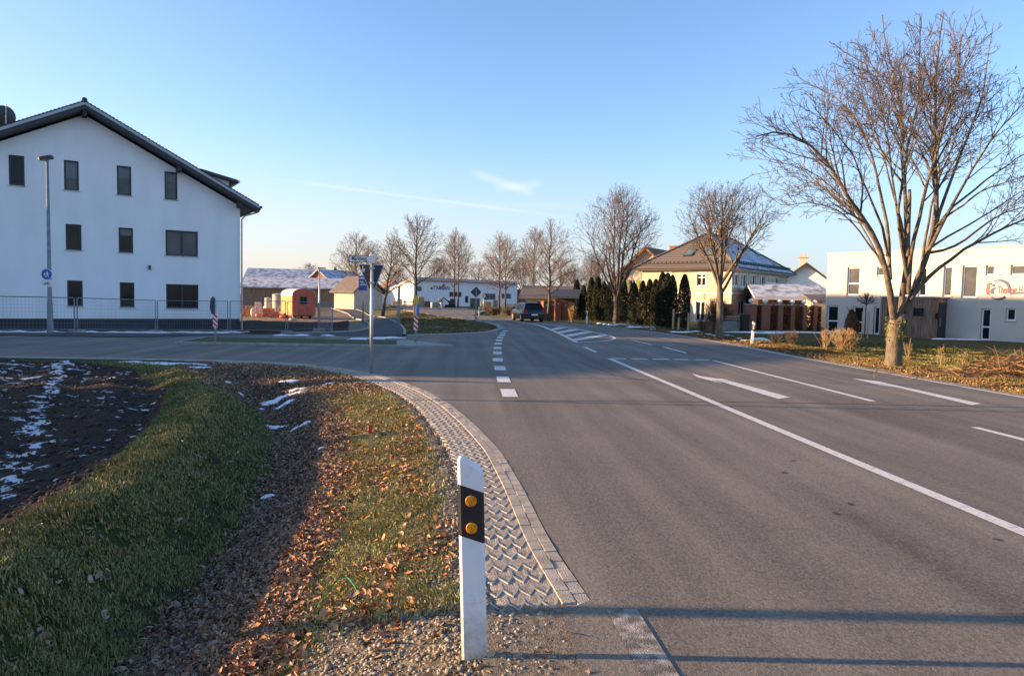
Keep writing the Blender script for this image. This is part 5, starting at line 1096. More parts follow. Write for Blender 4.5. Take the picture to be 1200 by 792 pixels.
q = onterr(557.5, 377); T = empty('sign_post', q, 0, 'post with dark back of a diamond sign on the grass nose', 'sign'); pole(T, z_at(557.5, 338, q)-q.z, .05, M['galv_dull'])
cc = PF(q, 557.7, 342.3); rr = .40; mb = MB(); mb.m = fr; dm = rounded([(cc[0]-rr, cc[1]), (cc[0], cc[1]-rr), (cc[0]+rr, cc[1]), (cc[0], cc[1]+rr)], .06); mb.ext(dm, 'y', .055, .07); mb.build('diamond_back', M['signback'], T)
mb = MB(); mb.box(-.06, .06, -.06, .06, .0, .55); mb.build('lower_sleeve', M['galv_dull'], T)
q = onterr(566.3, 365.8); T = empty('sign_post', q, 0, 'small far post with a yellow diamond sign before the hall', 'sign'); pole(T, z_at(566.3, 345, q)-q.z, .06, M['galv'])
cc = PF(q, 566.3, 346.8); rr = .38; mb = MB(); mb.m = fr; mb.ext([(cc[0]-rr, cc[1]), (cc[0], cc[1]-rr), (cc[0]+rr, cc[1]), (cc[0], cc[1]+rr)], 'y', -.08, -.065); ds = mb.build('diamond_sign', M['signwhite'], T); mb = MB(); mb.m = fr; rr = .28; mb.ext([(cc[0]-rr, cc[1]), (cc[0], cc[1]-rr), (cc[0]+rr, cc[1]), (cc[0], cc[1]+rr)], 'y', -.085, -.0805); mb.build('yellow_face', M['yellow'], T).parent = ds
q = onterr(374, 368); T = empty('street_lamp', q, 0, 'slender street lamp at the far side of the building site', 'street lamp'); h_ = z_at(374, 314.5, q)-q.z
MB().tube([(0, 0, -.1), (0, 0, 1.2), (0, 0, h_)], [.12, .1, .06], 10).build('pole', M['galv'], T, True); mb = MB(); mb.m = Matrix.Translation((.25, 0, h_)); mb.bbox((0, 0, -.04), (.9, .4, .13), .03); mb.build('lamp_head', M['anthracite'], T)
# ---------------------------------------------------------------- delineator posts
def delineator(p, rz, tilt, w_=.12, d_=.045, H_=1.0, label='', twin=True):
    T = empty('delineator_post', p, rz, label, 'marker post', 'roadside delineator posts'); T.rotation_euler = (0, tilt, rz); hw_ = w_/2
    sec = lambda: [(-hw_, -d_*.32), (-hw_+.012, -d_*.5), (hw_-.012, -d_*.5), (hw_, -d_*.32), (hw_*.92, d_*.3), (hw_*.55, d_*.5), (-hw_*.55, d_*.5), (-hw_*.92, d_*.3)]
    mb = MB(); S_ = sec(); ztop = lambda x: H_-.012-(x+hw_)/w_*.075-.5*max(0, abs(x+.00)-hw_*.72)
    ring = [(x, y, -.25) for x, y in S_]; up = [(x, y, ztop(x)-.018) for x, y in S_]; tp = [(x*.86, y*.7, ztop(x*.86)) for x, y in S_]; n = 8
    cut = (.42, .70)   # black band between slanted edges
    lv = [ring]
    sl = lambda z: [(x, y, z-(x+hw_)/w_*.045) for x, y in S_]
    lv2 = [ring, sl(H_*.60)]; lv3 = [sl(H_*.845), up, tp]
    def loft(L_, capb, capt):
        V = [v for r_ in L_ for v in r_]; F_ = [(k*n+i, k*n+(i+1) % n, (k+1)*n+(i+1) % n, (k+1)*n+i) for k in range(len(L_)-1) for i in range(n)]
        if capb: F_.append(tuple(range(n-1, -1, -1)))
        if capt: F_.append(tuple(range(len(V)-n, len(V))))
        return MB().add(V, F_)
    o = loft(lv2, True, True).build('body', M['plastic_white'], T); loft(lv3, True, True).build('top', M['plastic_white'], T)
    loft([sl(H_*.6+.0005), sl(H_*.845-.0005)], True, True).build('black_band', M['black'], T)
    zc = ((H_*.785, 0), (H_*.655, 0)) if twin else ((H_*.73, 0),)
    for z, _ in zc:
        mb = MB(); z -= .022
        if twin:
            mb.m = Matrix.Translation((.0, -d_*.5, z)) @ Matrix.Rotation(R(90), 4, 'X'); mb.lathe([(.0265, -.001), (.0265, .003), (.025, .005), (.012, .0065), (.001, .007)], n=24); rf = mb.build('reflector', M['amber'], T)
            mb2 = MB(); mb2.m = mb.m
            for k in range(3):
                a = R(30+k*120); mb2.add([(.004*math.cos(a+1.57), .004*math.sin(a+1.57), .0072), (.024*math.cos(a-.35), .024*math.sin(a-.35), .0056), (.024*math.cos(a+.35), .024*math.sin(a+.35), .0056)], [(0, 1, 2)])
            mb2.build('facet', mat('amber_facet', (.50, .15, .005), .3) if 'amber_facet' not in bpy.data.materials else bpy.data.materials['amber_facet'], T).parent = rf
        else: mb.box(-.03, .03, -d_*.5-.006, -d_*.5, z-.07, z+.09); mb.build('reflector', M['signwhite'], T)
    return T
q = Vector((*G(556, 768), 0)); D1 = delineator(q, -YAW+R(3), R(-2.2), label='white marker post with black band and two amber reflectors, close by in gravel', H_=.985)
q = onterr(881, 404); delineator(q, -YAW+R(-12), R(3), label='white marker post at the roadside before the brick fence', twin=False)
q = onterr(687.5, 379.5); delineator(q, -YAW, R(1), label='small far marker post in front of the thuja row', twin=False)
q = onterr(561.5, 371); delineator(q, -YAW, 0, label='tiny far marker post behind the diamond sign', twin=False, H_=.9)
# red-tipped stake
q = onterr(434, 527); T = empty('survey_stake', q, 0, 'thin wooden stake with red painted tip in the leafy bank', 'stake'); h_ = z_at(433.5, 497, q)-q.z
mb = MB(); mb.prism([(-.017, -.017), (.017, -.017), (.017, .017), (-.017, .017)], -.1, h_*.65); mb.build('shaft', M['wood_pale'], T); mb = MB(); mb.prism([(-.0175, -.0175), (.0175, -.0175), (.0175, .0175), (-.0175, .0175)], h_*.65+.0005, h_); mb.build('red_tip', M['red'], T)
# green strap lying in the gravel
pts = [onterr(*p)+Vector((0, 0, h)) for p, h in (((355, 722), .01), ((372, 724), .015), ((380, 712), .05), ((392, 697), .09), ((404, 691), .10), ((415, 697), .06), ((422, 705), .02), ((414, 716), .01), ((402, 726), .008), ((386, 737), .006))]
P_ = np.array([tuple(p) for p in pts]); t_ = np.linspace(0, len(P_)-1, 40); P_ = np.stack([np.interp(t_, np.arange(len(P_)), P_[:, i]) for i in range(3)], 1)
for _ in range(4): P_[1:-1] = .25*P_[:-2]+.5*P_[1:-1]+.25*P_[2:]
V = [(x, y, z+s_) for s_ in (-.005, .005) for x, y, z in P_]; mb = MB(); mb.add(V+[(x+.001, y-.001, z) for x, y, z in V], [(i, i+1, 41+i, 40+i) for i in range(39)]+[(80+i, 120+i, 121+i, 81+i) for i in range(39)]); tag(mb.build('plastic_strap', M['green']), 'thin green plastic strap looping up out of the gravel', 'strap')
# ---------------------------------------------------------------- mobile fence panels
fp = [(-12, 347, 391), (90, 349, 390.2), (183, 352, 389.6), (268.5, 353, 389.4), (336, 353, 390.5), (374, 355, 387.5), (389.5, 353.5, 390.5)]
labs = ['leftmost mesh fence panel behind the street lamp', 'mesh fence panel in front of the two left ground-floor windows', 'mesh fence panel in front of the wide ground-floor window', 'mesh fence panel spanning from the house corner over the dark soil', 'mesh fence panel in front of the red site wagon', 'short angled mesh fence panel at the end of the row']
B_f = [onterr(u, v) for u, _, v in fp]; T_f = [z_at(u, v, b) for (u, v, _), b in zip(fp, B_f)]
for i in range(len(fp)-1):
    a, b = B_f[i], B_f[i+1]; d = Vector((b.x-a.x, b.y-a.y, 0)); L_ = d.length; d.normalize(); T = empty('mesh_fence', a, 0, labs[i], 'fence', 'mobile fence panels round the building site'); h0, h1 = T_f[i]-a.z, T_f[i+1]-a.z; zb1 = b.z-a.z
    P_ = lambda s_, f: (d.x*s_, d.y*s_, (.12+zb1*s_/L_)*(1-f)+(h0+(h1-h0)*s_/L_)*f)
    e = .07; mb = MB()
    for s_ in (e, L_-e): mb.tube([(*P_(s_, 0)[:2], P_(s_, 0)[2]-.12), P_(s_, 1)], .026, 8)
    for f in (0.02, 1): mb.tube([P_(e, f), P_(L_-e, f)], .02, 8)
    mb.build('frame', M['galv_dull'], T); mb = MB()
    n = min(60, int(L_/.12))
    for k in range(1, n): s_ = e+(L_-2*e)*k/n; mb.tube([P_(s_, .02), P_(s_, 1)], .003, 3, False)
    for k in range(1, 9): mb.tube([P_(e, k/9), P_(L_-e, k/9)], .0035, 3, False)
    mb.build('wire_mesh', M['galv_dull'], T); mb = MB(); mb.bbox((0, 0, -.02), (.62, .22, .14), .02); mb.build('foot_block', M['concrete'], T)
# ---------------------------------------------------------------- site wagon
q = onterr(355, 373.5); T = empty('site_wagon', q, 0, 'salmon red site wagon with rounded roof and dark window', 'wagon')
Zq = q.x*SY+q.y*CY; rW = R(34); d = C2W(math.cos(rW), math.sin(rW)); pw = C2W((342-600)/800*(Zq-.8), Zq-.8); Mw = LM(pw, d, 0); W_ = (368.5-342)/800*Zq*1.02; D_ = 3.6; zb = z_at(355, 369.5, q); zt0 = z_at(355, 347, q); zt1 = z_at(355, 338.6, q)
arc_ = [(W_*.5-W_*.5*math.cos(math.pi*i/14), zt0+(zt1-zt0)*math.sin(math.pi*i/14)**.8) for i in range(15)]
prof = [(0, zb)]+arc_+[(W_, zb)]
mb = MB(); mb.m = Mw; mb.ext(prof, 'y', 0, D_); mb.build('body', M['wagonred'], T, world=True)
mb = MB(); mb.m = Mw; mb.box(-.02, -.003, .05, D_-.05, zb+.05, zt0-.02); sd_ = mb.build('sun_tinted_side', M['orange_and_lit_side'], T, world=True); sd_['label'] = 'bright orange side with yellow notice'  # orange panel stands for the red side under low sun
mb = MB(); mb.m = Mw; mb.box(-.03, -.021, .9, 1.5, zb+.5, zb+1.0); mb.build('notice', M['yellow'], T, world=True).parent = sd_
mb = MB(); mb.m = Mw; ro = [(x, z+.03) for x, z in arc_]+[(x, z-.0) for x, z in arc_[::-1]]
for i in range(14): mb.ext([(arc_[i][0]*1.02-.02, arc_[i][1]+.05), (arc_[i+1][0]*1.02-.02, arc_[i+1][1]+.05), (arc_[i+1][0], arc_[i+1][1]+.003), (arc_[i][0], arc_[i][1]+.003)], 'y', -.06, D_+.06)
mb.build('roof', M['fascia'], T, world=True)
fxx = lambda u: (u-342)/(368.5-342)*W_
mb = MB(); mb.m = Mw; z0, z1 = z_at(355, 356.5, q), z_at(355, 347.5, q); mb.box(fxx(350.5), fxx(358.8), -.03, -.003, z0, z1); wf = mb.build('window', M['anthracite'], T, world=True); mb = MB(); mb.m = Mw; mb.box(fxx(351.2), fxx(354.3), -.04, -.031, z0+.06, z1-.06); mb.box(fxx(355), fxx(358.1), -.04, -.031, z0+.06, z1-.06); mb.build('pane', M['glass'], T, world=True).parent = wf
mb = MB(); mb.m = Mw
for x in (fxx(349.5), fxx(358.5)): mb.box(x-.015, x+.015, -.02, -.003, zb+.05, z0-.1)
mb.build('door_seam', M['darkwood'], T, world=True)
for x in (.35, W_-.35):
    for y in (.5, D_-.5): mb = MB(); mb.m = Mw; mb.tube([(x-.07, y, q.z+.26), (x+.07, y, q.z+.26)], .26, 16); mb.build('wheel', M['rubber'], T, world=True)
mb = MB(); mb.m = Mw; mb.box(.1, W_-.1, .1, D_-.1, q.z+.2, zb-.01); mb.build('chassis', M['darkwood'], T, world=True)
for x in (.02, W_-.3): mb = MB(); mb.m = Mw; mb.tube([(x, -.05, q.z), (x, -.05, zb)], .05, 6); mb.build('support_leg', M['wood_pale'], T, world=True)
# ---------------------------------------------------------------- building materials
def atpx(u, v): q = onterr(u, v); return q, q.x*SY+q.y*CY
def tank(u, v, w_px, vt, label):
    q, Z0 = atpx(u, v); T = empty('storage_tank', q, 0, label, 'tank'); r_ = w_px/800*Z0/2; h_ = z_at(u, vt, q)-q.z
    MB().lathe([(r_*.96, 0), (r_, .05), (r_, h_*.3), (r_*1.02, h_*.32), (r_, h_*.34), (r_, h_*.62), (r_*1.02, h_*.64), (r_, h_*.66), (r_, h_-.12)], n=24).build('shell', M['tank'], T, True); MB().lathe([(r_*1.03, h_-.12), (r_*1.03, h_-.05), (r_*.8, h_), (r_*.2, h_+.06)], n=24).build('lid', M['tank'], T, True)
tank(326.5, 370, 14, 344.5, 'large pale round tank just left of the site wagon'); tank(314.5, 369.5, 8.5, 349, 'smaller pale round tank left of the large one')
def stack(name, u0, u1, vb, vt, label, mt, rows=6, cols=4, cat='pallet'):
    q, Z0 = atpx((u0+u1)/2, vb); T = empty(name, q, -YAW, label, cat, 'goods on the building site'); w_ = (u1-u0)/800*Z0; h_ = z_at((u0+u1)/2, vt, q)-q.z; d_ = min(w_, 1.0)
    mb = MB(); 
    for x in (-.42, 0, .42): mb.box(x*w_-.05, x*w_+.05, -d_/2, d_/2, 0, .09)
    mb.box(-w_/2, w_/2, -d_/2, d_/2, .09, .12); mb.build('pallet', M['wood_pale'], T); mb = MB(); g = random.Random(u0)
    for i in range(rows):
        for j in range(cols):
            if i == rows-1 and g.random() < .35: continue
            a = -w_/2+w_*j/cols; z = .122+(h_-.122)*i/rows; k = g.uniform(-.03, .03); mb.bbox((a+w_/cols/2+k, g.uniform(-.02, .02), z), (w_/cols*.94, d_*.95, (h_-.122)/rows*.95), .008)
    mb.build('load', mt, T); return T
stack('brick_stack', 284, 293, 371, 358, 'low stack of orange bricks nearest the house corner', M['orangebrick'], 4, 4)
stack('block_stack', 299.5, 305.5, 370.5, 350, 'tall narrow pale stack of wrapped blocks', M['sheet'], 5, 2)
stack('brick_stack', 309, 320, 371, 361, 'brick stack in front of the smaller tank', M['orangebrick'], 4, 5)
stack('crate_stack', 327, 334.5, 371.5, 358.5, 'pale crates piled against the wagon side', M['sheet'], 4, 3)
stack('brick_stack', 317, 326, 372.3, 365, 'low reddish brick pile before the large tank', M['brick'], 2, 4)
def sack(name, u, vb, wpx, hpx, label, mt, seed, cat='bag'):
    q, Z0 = atpx(u, vb); w_ = wpx/800*Z0; h_ = hpx/800*Z0; g = np.random.default_rng(seed); mb = MB(); n, m_ = 14, 8; V = []
    for i in range(m_+1):
        t = i/m_; r_ = (1-abs(2*t-1)**3)**.5 if 0 < t < 1 else .05
        r_ = r_*.5+.02
        for j in range(n): a = 6.283*j/n; k = 1+.13*math.sin(3*a+seed)+.06*g.normal(); V.append((math.cos(a)*r_*w_*k, math.sin(a)*r_*w_*.8*k, t*h_))
    mb.add(V, [(i*n+j, i*n+(j+1) % n, (i+1)*n+(j+1) % n, (i+1)*n+j) for i in range(m_) for j in range(n)]); o = mb.build(name, mt, None, True); o.location = q; tag(o, label, cat, 'goods on the building site')
sack('bulk_bag', 297, 371.5, 7, 11, 'bulging pale bulk bag left of the narrow stack', M['sheet'], 1); sack('bulk_bag', 314.5, 366, 11, 9, 'wide wrapped bale in front of the tanks', M['sheet'], 2); sack('bulk_bag', 302.5, 372, 6, 5, 'small yellowish sack at the foot of the narrow stack', M['orange_and_lit_side'], 3); sack('tarpaulin_heap', 331.5, 373, 7, 3.5, 'small red heap of sheeting before the wagon', M['red'], 4, 'heap')
sack('tarpaulin_heap', 331.5, 363.5, 5, 3, 'small blue cover on the crates beside the wagon', M['blue'], 5, 'cover'); sack('stone_heap', 343, 375.5, 9, 3, 'little rubble heap under the wagon corner', M['sheet'], 7, 'heap')
def cabinet(u0, u1, vb, vt, label, mt, dmt=None, rot=0.):
    q, Z0 = atpx((u0+u1)/2, vb); T = empty('utility_cabinet', q, -YAW+rot, label, 'cabinet'); w_ = (u1-u0)/800*Z0; h_ = z_at((u0+u1)/2, vt, q)-q.z
    MB().bbox((0, .6, -.05), (w_, 1.4, h_-.02), .02).build('housing', mt, T); MB().bbox((0, .6, h_-.07), (w_*1.04, 1.5, .09), .02).build('roof', M['fascia'], T); mb = MB(); mb.box(-w_*.3, w_*.3, -.13, -.102, .25, h_*.8); d = mb.build('door', dmt or mt, T); mb = MB(); mb.box(w_*.2, w_*.23, -.16, -.131, h_*.45, h_*.55); mb.build('handle', M['black'], T).parent = d; return T
cabinet(376.5, 387.5, 357.5, 345.5, 'cream transformer box next to the grey one', M['cream']); cabinet(387.8, 400, 357.2, 346.2, 'grey transformer box with large door panel', M['concrete'], M['galv_dull'])
# red-brown tall cabinets by the bend
for i, (u0, u1, vt, lab) in enumerate(((636, 643.5, 353.5, 'leftmost red-brown board cabinet behind the bare tree'), (644.8, 649.2, 353, 'narrow red-brown board cabinet right of the tree trunk'), (649.6, 656.6, 352.5, 'third red-brown board cabinet from the left'), (657.8, 665.6, 354, 'rightmost red-brown board cabinet next to the thujas'))):
    q, Z0 = atpx((u0+u1)/2, 376.3); Z0 += 1.5; q = Vector((*C2W(((u0+u1)/2-600)/800*Z0, Z0), q.z)); T = empty('board_cabinet', q, -YAW+R(12), lab, 'cabinet', 'red-brown board cabinets by the bend'); w_ = (u1-u0)/800*Z0; h_ = z_at((u0+u1)/2, vt, q)-q.z
    mb = MB(); n = 4
    for k in range(n): mb.box(-w_/2+w_*k/n+.01, -w_/2+w_*(k+1)/n-.01, 0, .06, 0, h_)
    mb.box(-w_/2, w_/2, .06, .9, 0, h_-.03); mb.build('boards', M['wood_red'], T); mb = MB(); mb.disc((w_*.05, -.002, h_-.28), .07, (0, -1, 0), .02, 12); mb.build('emblem', M['fascia'], T); mb = MB(); mb.box(-w_/2-.03, w_/2+.03, -.06, .95, h_, h_+.05); mb.build('top_cover', M['wood_red'], T)
# ---------------------------------------------------------------- brick fence with globe lamps
fa, fb = C2W((846-600)/800*51, 51), C2W((962-600)/800*51.8, 51.8); df, Lf = vec((*fa, 0), (*fb, 0)); Mf = LM(fa, df); gf = -.22
BF = empty('brick_fence', (fa[0], fa[1], gf), 0, 'red brick pillar fence with dark panels and pale globe lamps on top', 'fence')
fx = lambda u, v=370: onp(u, v, fa, df)[0]; tf = onp(900, 357.5, fa, df)[1]
for u0, u1 in ((875, 886), (892, 902), (911, 917), (926.5, 931), (940.5, 944.5), (953, 957.2)):
    mb = MB(); mb.m = Mf; a, b = fx(u0), fx(u1); mb.box(a, b, -.1, .35, gf-.3, tf); pr = mb.build('pillar', M['brickwall'], BF, world=True); mb = MB(); mb.m = Mf; mb.box(a-.05, b+.05, -.15, .4, tf, tf+.07); mb.build('cap_stone', M['concrete'], BF, world=True).parent = pr
    mb = MB(); mb.m = Mf; c = (a+b)/2; mb.lathe([(.05, .07), (.05, .14), (.12, .16), (.17, .22), (.19, .29), (.17, .37), (.10, .44), (.02, .46)], (c, .12, tf), 14); mb.build('globe_lamp', M['signwhite'], BF, True, world=True)
mb = MB(); mb.m = Mf; mb.box(fx(847), fx(864.5), .0, .25, gf-.3, tf+.03); mb.build('brick_panel', M['brickwall'], BF, world=True)
for a, b in ((886.2, 891.8), (902.2, 910.8), (917.2, 926.3), (931.2, 940.3), (944.7, 952.8), (957.4, 963)):
    g = np.random.default_rng(int(a)); n = 1500; s0, s1 = fx(a), fx(b); P_ = np.stack([g.uniform(s0, s1, n), g.uniform(.0, .3, n), g.uniform(gf, tf-.05, n)], 1); P_ = np.array([tuple(Mf @ Vector(p)) for p in P_])-np.array(BF.location)
    leafcloud(P_, None, .06, bpy.data.materials.get('dead_hedge_leaf') or leafmat('dead_hedge_leaf', [(.05, .022, .012), (.12, .05, .025), (.20, .09, .04), (.04, .035, .015)]), 'hedge_panel', BF, int(a))
q, Z0 = atpx(858, 387.5); T = empty('planter_box', q, -YAW, 'weathered pale timber box with a slatted lid by the brick fence', 'box'); w_ = 22.5/800*Z0; h_ = z_at(858, 376, q)-q.z; MB().bbox((0, .5, 0), (w_, 1, h_), .02).build('box', M['concrete'], T); mb = MB(); h2 = z_at(858, 370.5, q)-q.z
for k in range(2): mb.box(-w_/2, w_/2, -.05, .9, h_+.08+k*(h2-h_)/2, h_+.02+(k+1)*(h2-h_)/2)
mb.build('lid', M['wood_pale'], T)
q, Z0 = atpx(872.5, 388); T = empty('waste_bin', q, -YAW, 'dark wheeled waste bin between box and brick pillar', 'bin'); w_ = 9/800*Z0; h_ = z_at(872, 367.5, q)-q.z; mb = MB(); mb.add([(x*w_*s_, y*w_*s_, z) for z, s_ in ((.06, .40), (h_*.9, .5)) for x, y in ((-1, -1), (1, -1), (1, 1), (-1, 1))], [(3, 2, 1, 0), (4, 5, 6, 7)]+[(i, (i+1) % 4, 4+(i+1) % 4, 4+i) for i in range(4)]); mb.build('body', M['black'], T); MB().bbox((0, 0, h_*.9), (w_*1.1, w_*1.15, .09), .03).build('lid', M['black'], T)
for s_ in (-1, 1): mb = MB(); mb.tube([(s_*w_*.4-.03, w_*.4, .1), (s_*w_*.4+.03, w_*.4, .1)], .1, 12); mb.build('wheel', M['rubber'], T)
for i, (u, vt, vb) in enumerate(((788.5, 362, 387.5), (795, 372, 388), (806.3, 367, 388.5))):
    q = onterr(u, vb-1.5); o = MB().tube([(0, 0, -.1), (.01, 0, z_at(u, vt, q)-q.z)], .07, 7).build('wooden_stake', M['wood_pale']); o.location = q; tag(o, ('left wooden stake at the last thujas', 'short middle wooden stake at the last thujas', 'wooden stake right of the single thuja')[i], 'stake', 'stakes by the thujas')
# ---------------------------------------------------------------- small shrubs, dry plants
def shrub(name, u, vb, h_, w_, label, mt, seed, n=60, twl=.5, cat='shrub', Z0=None, thick=.008, upb=.6, q=None):
    q = q or onterr(u, vb); g = random.Random(seed); t = Tree(seed); P_ = dict(k=[5, 4, 3], wob=[.12, .15, .2], up=[upb*.15, .05, 0], rmin=thick*.6, n=[4, 3, 3], trl=0, dens=[7, 9], ang=[(20, 45), (20, 50)], lf=[.5, .5], lmax=[.6, .3], lmin=[.05, .03], env=(np.array([0, 0, h_*.5]), w_*.5, h_*.52))
    for i in range(n):
        a = g.uniform(0, 6.28); tl_ = g.uniform(0, 1)**.7*math.atan2(w_*.5, h_*.8); t.branch((g.gauss(0, w_*.07), g.gauss(0, w_*.07), -.02), (math.cos(a)*math.sin(tl_), math.sin(a)*math.sin(tl_), math.cos(tl_)), h_*g.uniform(.6, .95), thick, 0, P_)
    o = Tree.mesh(t.tw, name, mt, None); o.location = q; tag(o, label, cat); return o
M['straw'] = mat('straw_stem', (.34, .23, .11), .9, .3, 4); M['drybrown'] = mat('dry_brown_stem', (.11, .07, .042), .9, .35, 4)
shrub('dry_bush', 988, 411, 1.0, 1.9, 'rounded straw-coloured dry bush on the lawn edge', M['straw'], 1, 70, thick=.008)
shrub('dry_grass_clump', 967, 410, .9, .5, 'thin straw clump left of the dry bush', M['straw'], 2, 24, upb=1)
shrub('dry_grass_clump', 1101, 429, .75, .35, 'two tall pale stalks between big tree and brush pile', M['straw'], 3, 5, upb=1.2)
shrub('dry_grass_clump', 1064, 421, .8, .35, 'thin pale stalks right of the big tree trunk', M['straw'], 5, 7, upb=1.2)
shrub('dry_grass_clump', 1128, 431, .6, .3, 'short pale stalks just left of the brush pile', M['straw'], 6, 6, upb=1.2)
shrub('garden_shrub', 927, 406, .75, .9, 'low dark shrub on the verge right of the marker post', M['drybrown'], 7, 30)
shrub('garden_shrub', 838, 388, 2.4, 1.8, 'tall bare reddish shrub in front of the villa door', M['drybrown'], 8, 40, thick=.012)
shrub('garden_shrub', 824, 389, 1.0, 1.8, 'low bare shrub under the villa window', M['drybrown'], 9, 40, thick=.012)
shrub('garden_shrub', 850, 387, 1.7, 1.2, 'bare shrub left of the timber box', M['drybrown'], 12, 36, thick=.012)
shrub('garden_shrub', 908, 404.5, .6, .8, 'small brown shrub behind the marker post', M['drybrown'], 13, 26)
o = shrub('garden_shrub', 670.5, 377.5, 1.5, .7, 'tan dry shrub between cabinets and thujas', M['straw'], 14, 50, thick=.014)
for i, (u, v, w_) in enumerate(((578, 369.5, 2.4), (596, 369.5, 3.2))): shrub('low_hedge', u, v, 1.0, w_*1.1, ('left half of the low brown hedge before the bare pair', 'right half of the low brown hedge left of the car')[i], M['drybrown'], 20+i, 110, thick=.016, cat='hedge', upb=.2)
# brown cypress and ball-topped young tree in front of the practice building
q = onterr(997, 394); Z0 = q.x*SY+q.y*CY; T = empty('brown_cypress', q, 0, 'small browned cypress in front of the white practice building', 'shrub'); MB().tube([(0, 0, -.1), (0, 0, 1)], .03, 6).build('trunk', M['bark_dark'], T); column_crown(z_at(997, 363, q)-q.z, .36, 5200, 8, .075, leafmat('brown_cypress_leaf', [(.10, .045, .02), (.17, .08, .035), (.24, .12, .06)]), T, .7, .12)
q = onterr(1013, 396.5); hs = z_at(1013, 359, q)-q.z; hc_ = z_at(1013, 345, q)-q.z; T = empty('ball_tree', q, 0, 'slim young tree with bare ball crown before the practice building', 'tree'); MB().tube([(0, 0, -.1), (0, 0, hs+.2)], [.04, .03], 8).build('trunk', M['bark_dark'], T); t = Tree(77); g = random.Random(5)
PBt = dict(k=[4, 3], wob=[.08, .1], up=[.02, 0], rmin=.008, n=[4, 3], trl=0, dens=[7], ang=[(20, 40)], lf=[.5], lmax=[.5], lmin=[.05], env=(np.array([0, 0, hs+.5]), .75, .7))
for i in range(46):
    a = g.uniform(0, 6.28); e = g.uniform(.25, 1.5); t.branch((0, 0, hs+.1), (math.cos(a)*math.cos(e), math.sin(a)*math.cos(e), math.sin(e)), g.uniform(.45, .75), .010, 0, PBt)
Tree.mesh(t.tw, 'crown', M['twig'], T)
mb = MB(); mb.tube([(-.18, 0, -.1), (-.18, 0, 1.6)], .035, 7); mb.tube([(.18, 0, -.1), (.18, 0, 1.6)], .035, 7); mb.build('support_stake', M['wood_pale'], T)
for u, v, vt, lab, sd_ in ((964.5, 409, 371, 'thin bare sapling at the corner of the practice building', 31), (992, 397, 360, 'thin bare sapling left of the browned cypress', 32), (826, 388, 342, 'thin bare sapling climbing before the villa wall', 33), (1183, 440, 424, 'bare sapling stub near the brush pile', 34)):
    q = onterr(u, v); h_ = z_at(u, vt, q)-q.z; t = Tree(sd_); P_ = dict(k=[7, 4, 3], wob=[.03, .12, .1], up=[.08, .05, 0], rmin=.008, n=[6, 4, 3], trl=1, dens=[4, 5], ang=[(25, 50), (25, 50)], lf=[.35, .4], lmax=[.8, .3], lmin=[.08, .05], env=(np.array([0, 0, h_*.6]), .7, h_*.5), rlow=h_*.5)
    t.branch((0, 0, -.05), (0, 0, 1), h_, .028, 0, P_); T = t.done('sapling', lab, q, M['bark_dark'], M['twig'])
# brush pile
q = onterr(1185, 446); q = Vector((q.x+.9, q.y+.6, q.z)); t = Tree(90); g = random.Random(90); br = []
for i in range(620):
    a = g.uniform(-.5, .5)+(0 if g.random() < .8 else 1.5); c = np.array([g.gauss(0, 1.25), g.gauss(0, .5), 0]); top = .62*math.exp(-(c[0]/1.5)**2-(c[1]/.7)**2); c[2] = g.uniform(.0, max(.05, top)); L_ = g.uniform(.3, 1.1); e = g.gauss(0.05, .28); d_ = np.array([math.cos(a)*math.cos(e), math.sin(a)*math.cos(e), math.sin(e)])
    pts = [c-d_*L_/2, c+np.array([g.gauss(0, .03), g.gauss(0, .03), .02]), c+d_*L_/2+np.array([0, 0, g.gauss(0, .06)])]
    for p in pts: p[2] = max(p[2], .01)
    br.append((np.array(pts), [g.uniform(.006, .014)]*2+[.004], 4))
for i in range(26):
    a = g.uniform(1.8, 2.9) if i < 12 else g.uniform(.3, 2.6); c = np.array([g.uniform(-1.2, .6), g.gauss(0, .2), .25]); L_ = g.uniform(.5, 1.1); d_ = np.array([math.cos(a)*.9, g.gauss(0, .3), .55]); br.append((np.array([c, c+d_*L_*.5+[0, 0, .03], c+d_*L_]), [.012, .008, .004], 4))
o = Tree.mesh(br, 'brush_pile', mat('cut_branch', (.24, .12, .055), .9, .4, 3, c2=(.42, .25, .12)), None); o.location = q; tag(o, 'heap of cut brown branches and twigs by the right road edge', 'brush pile')
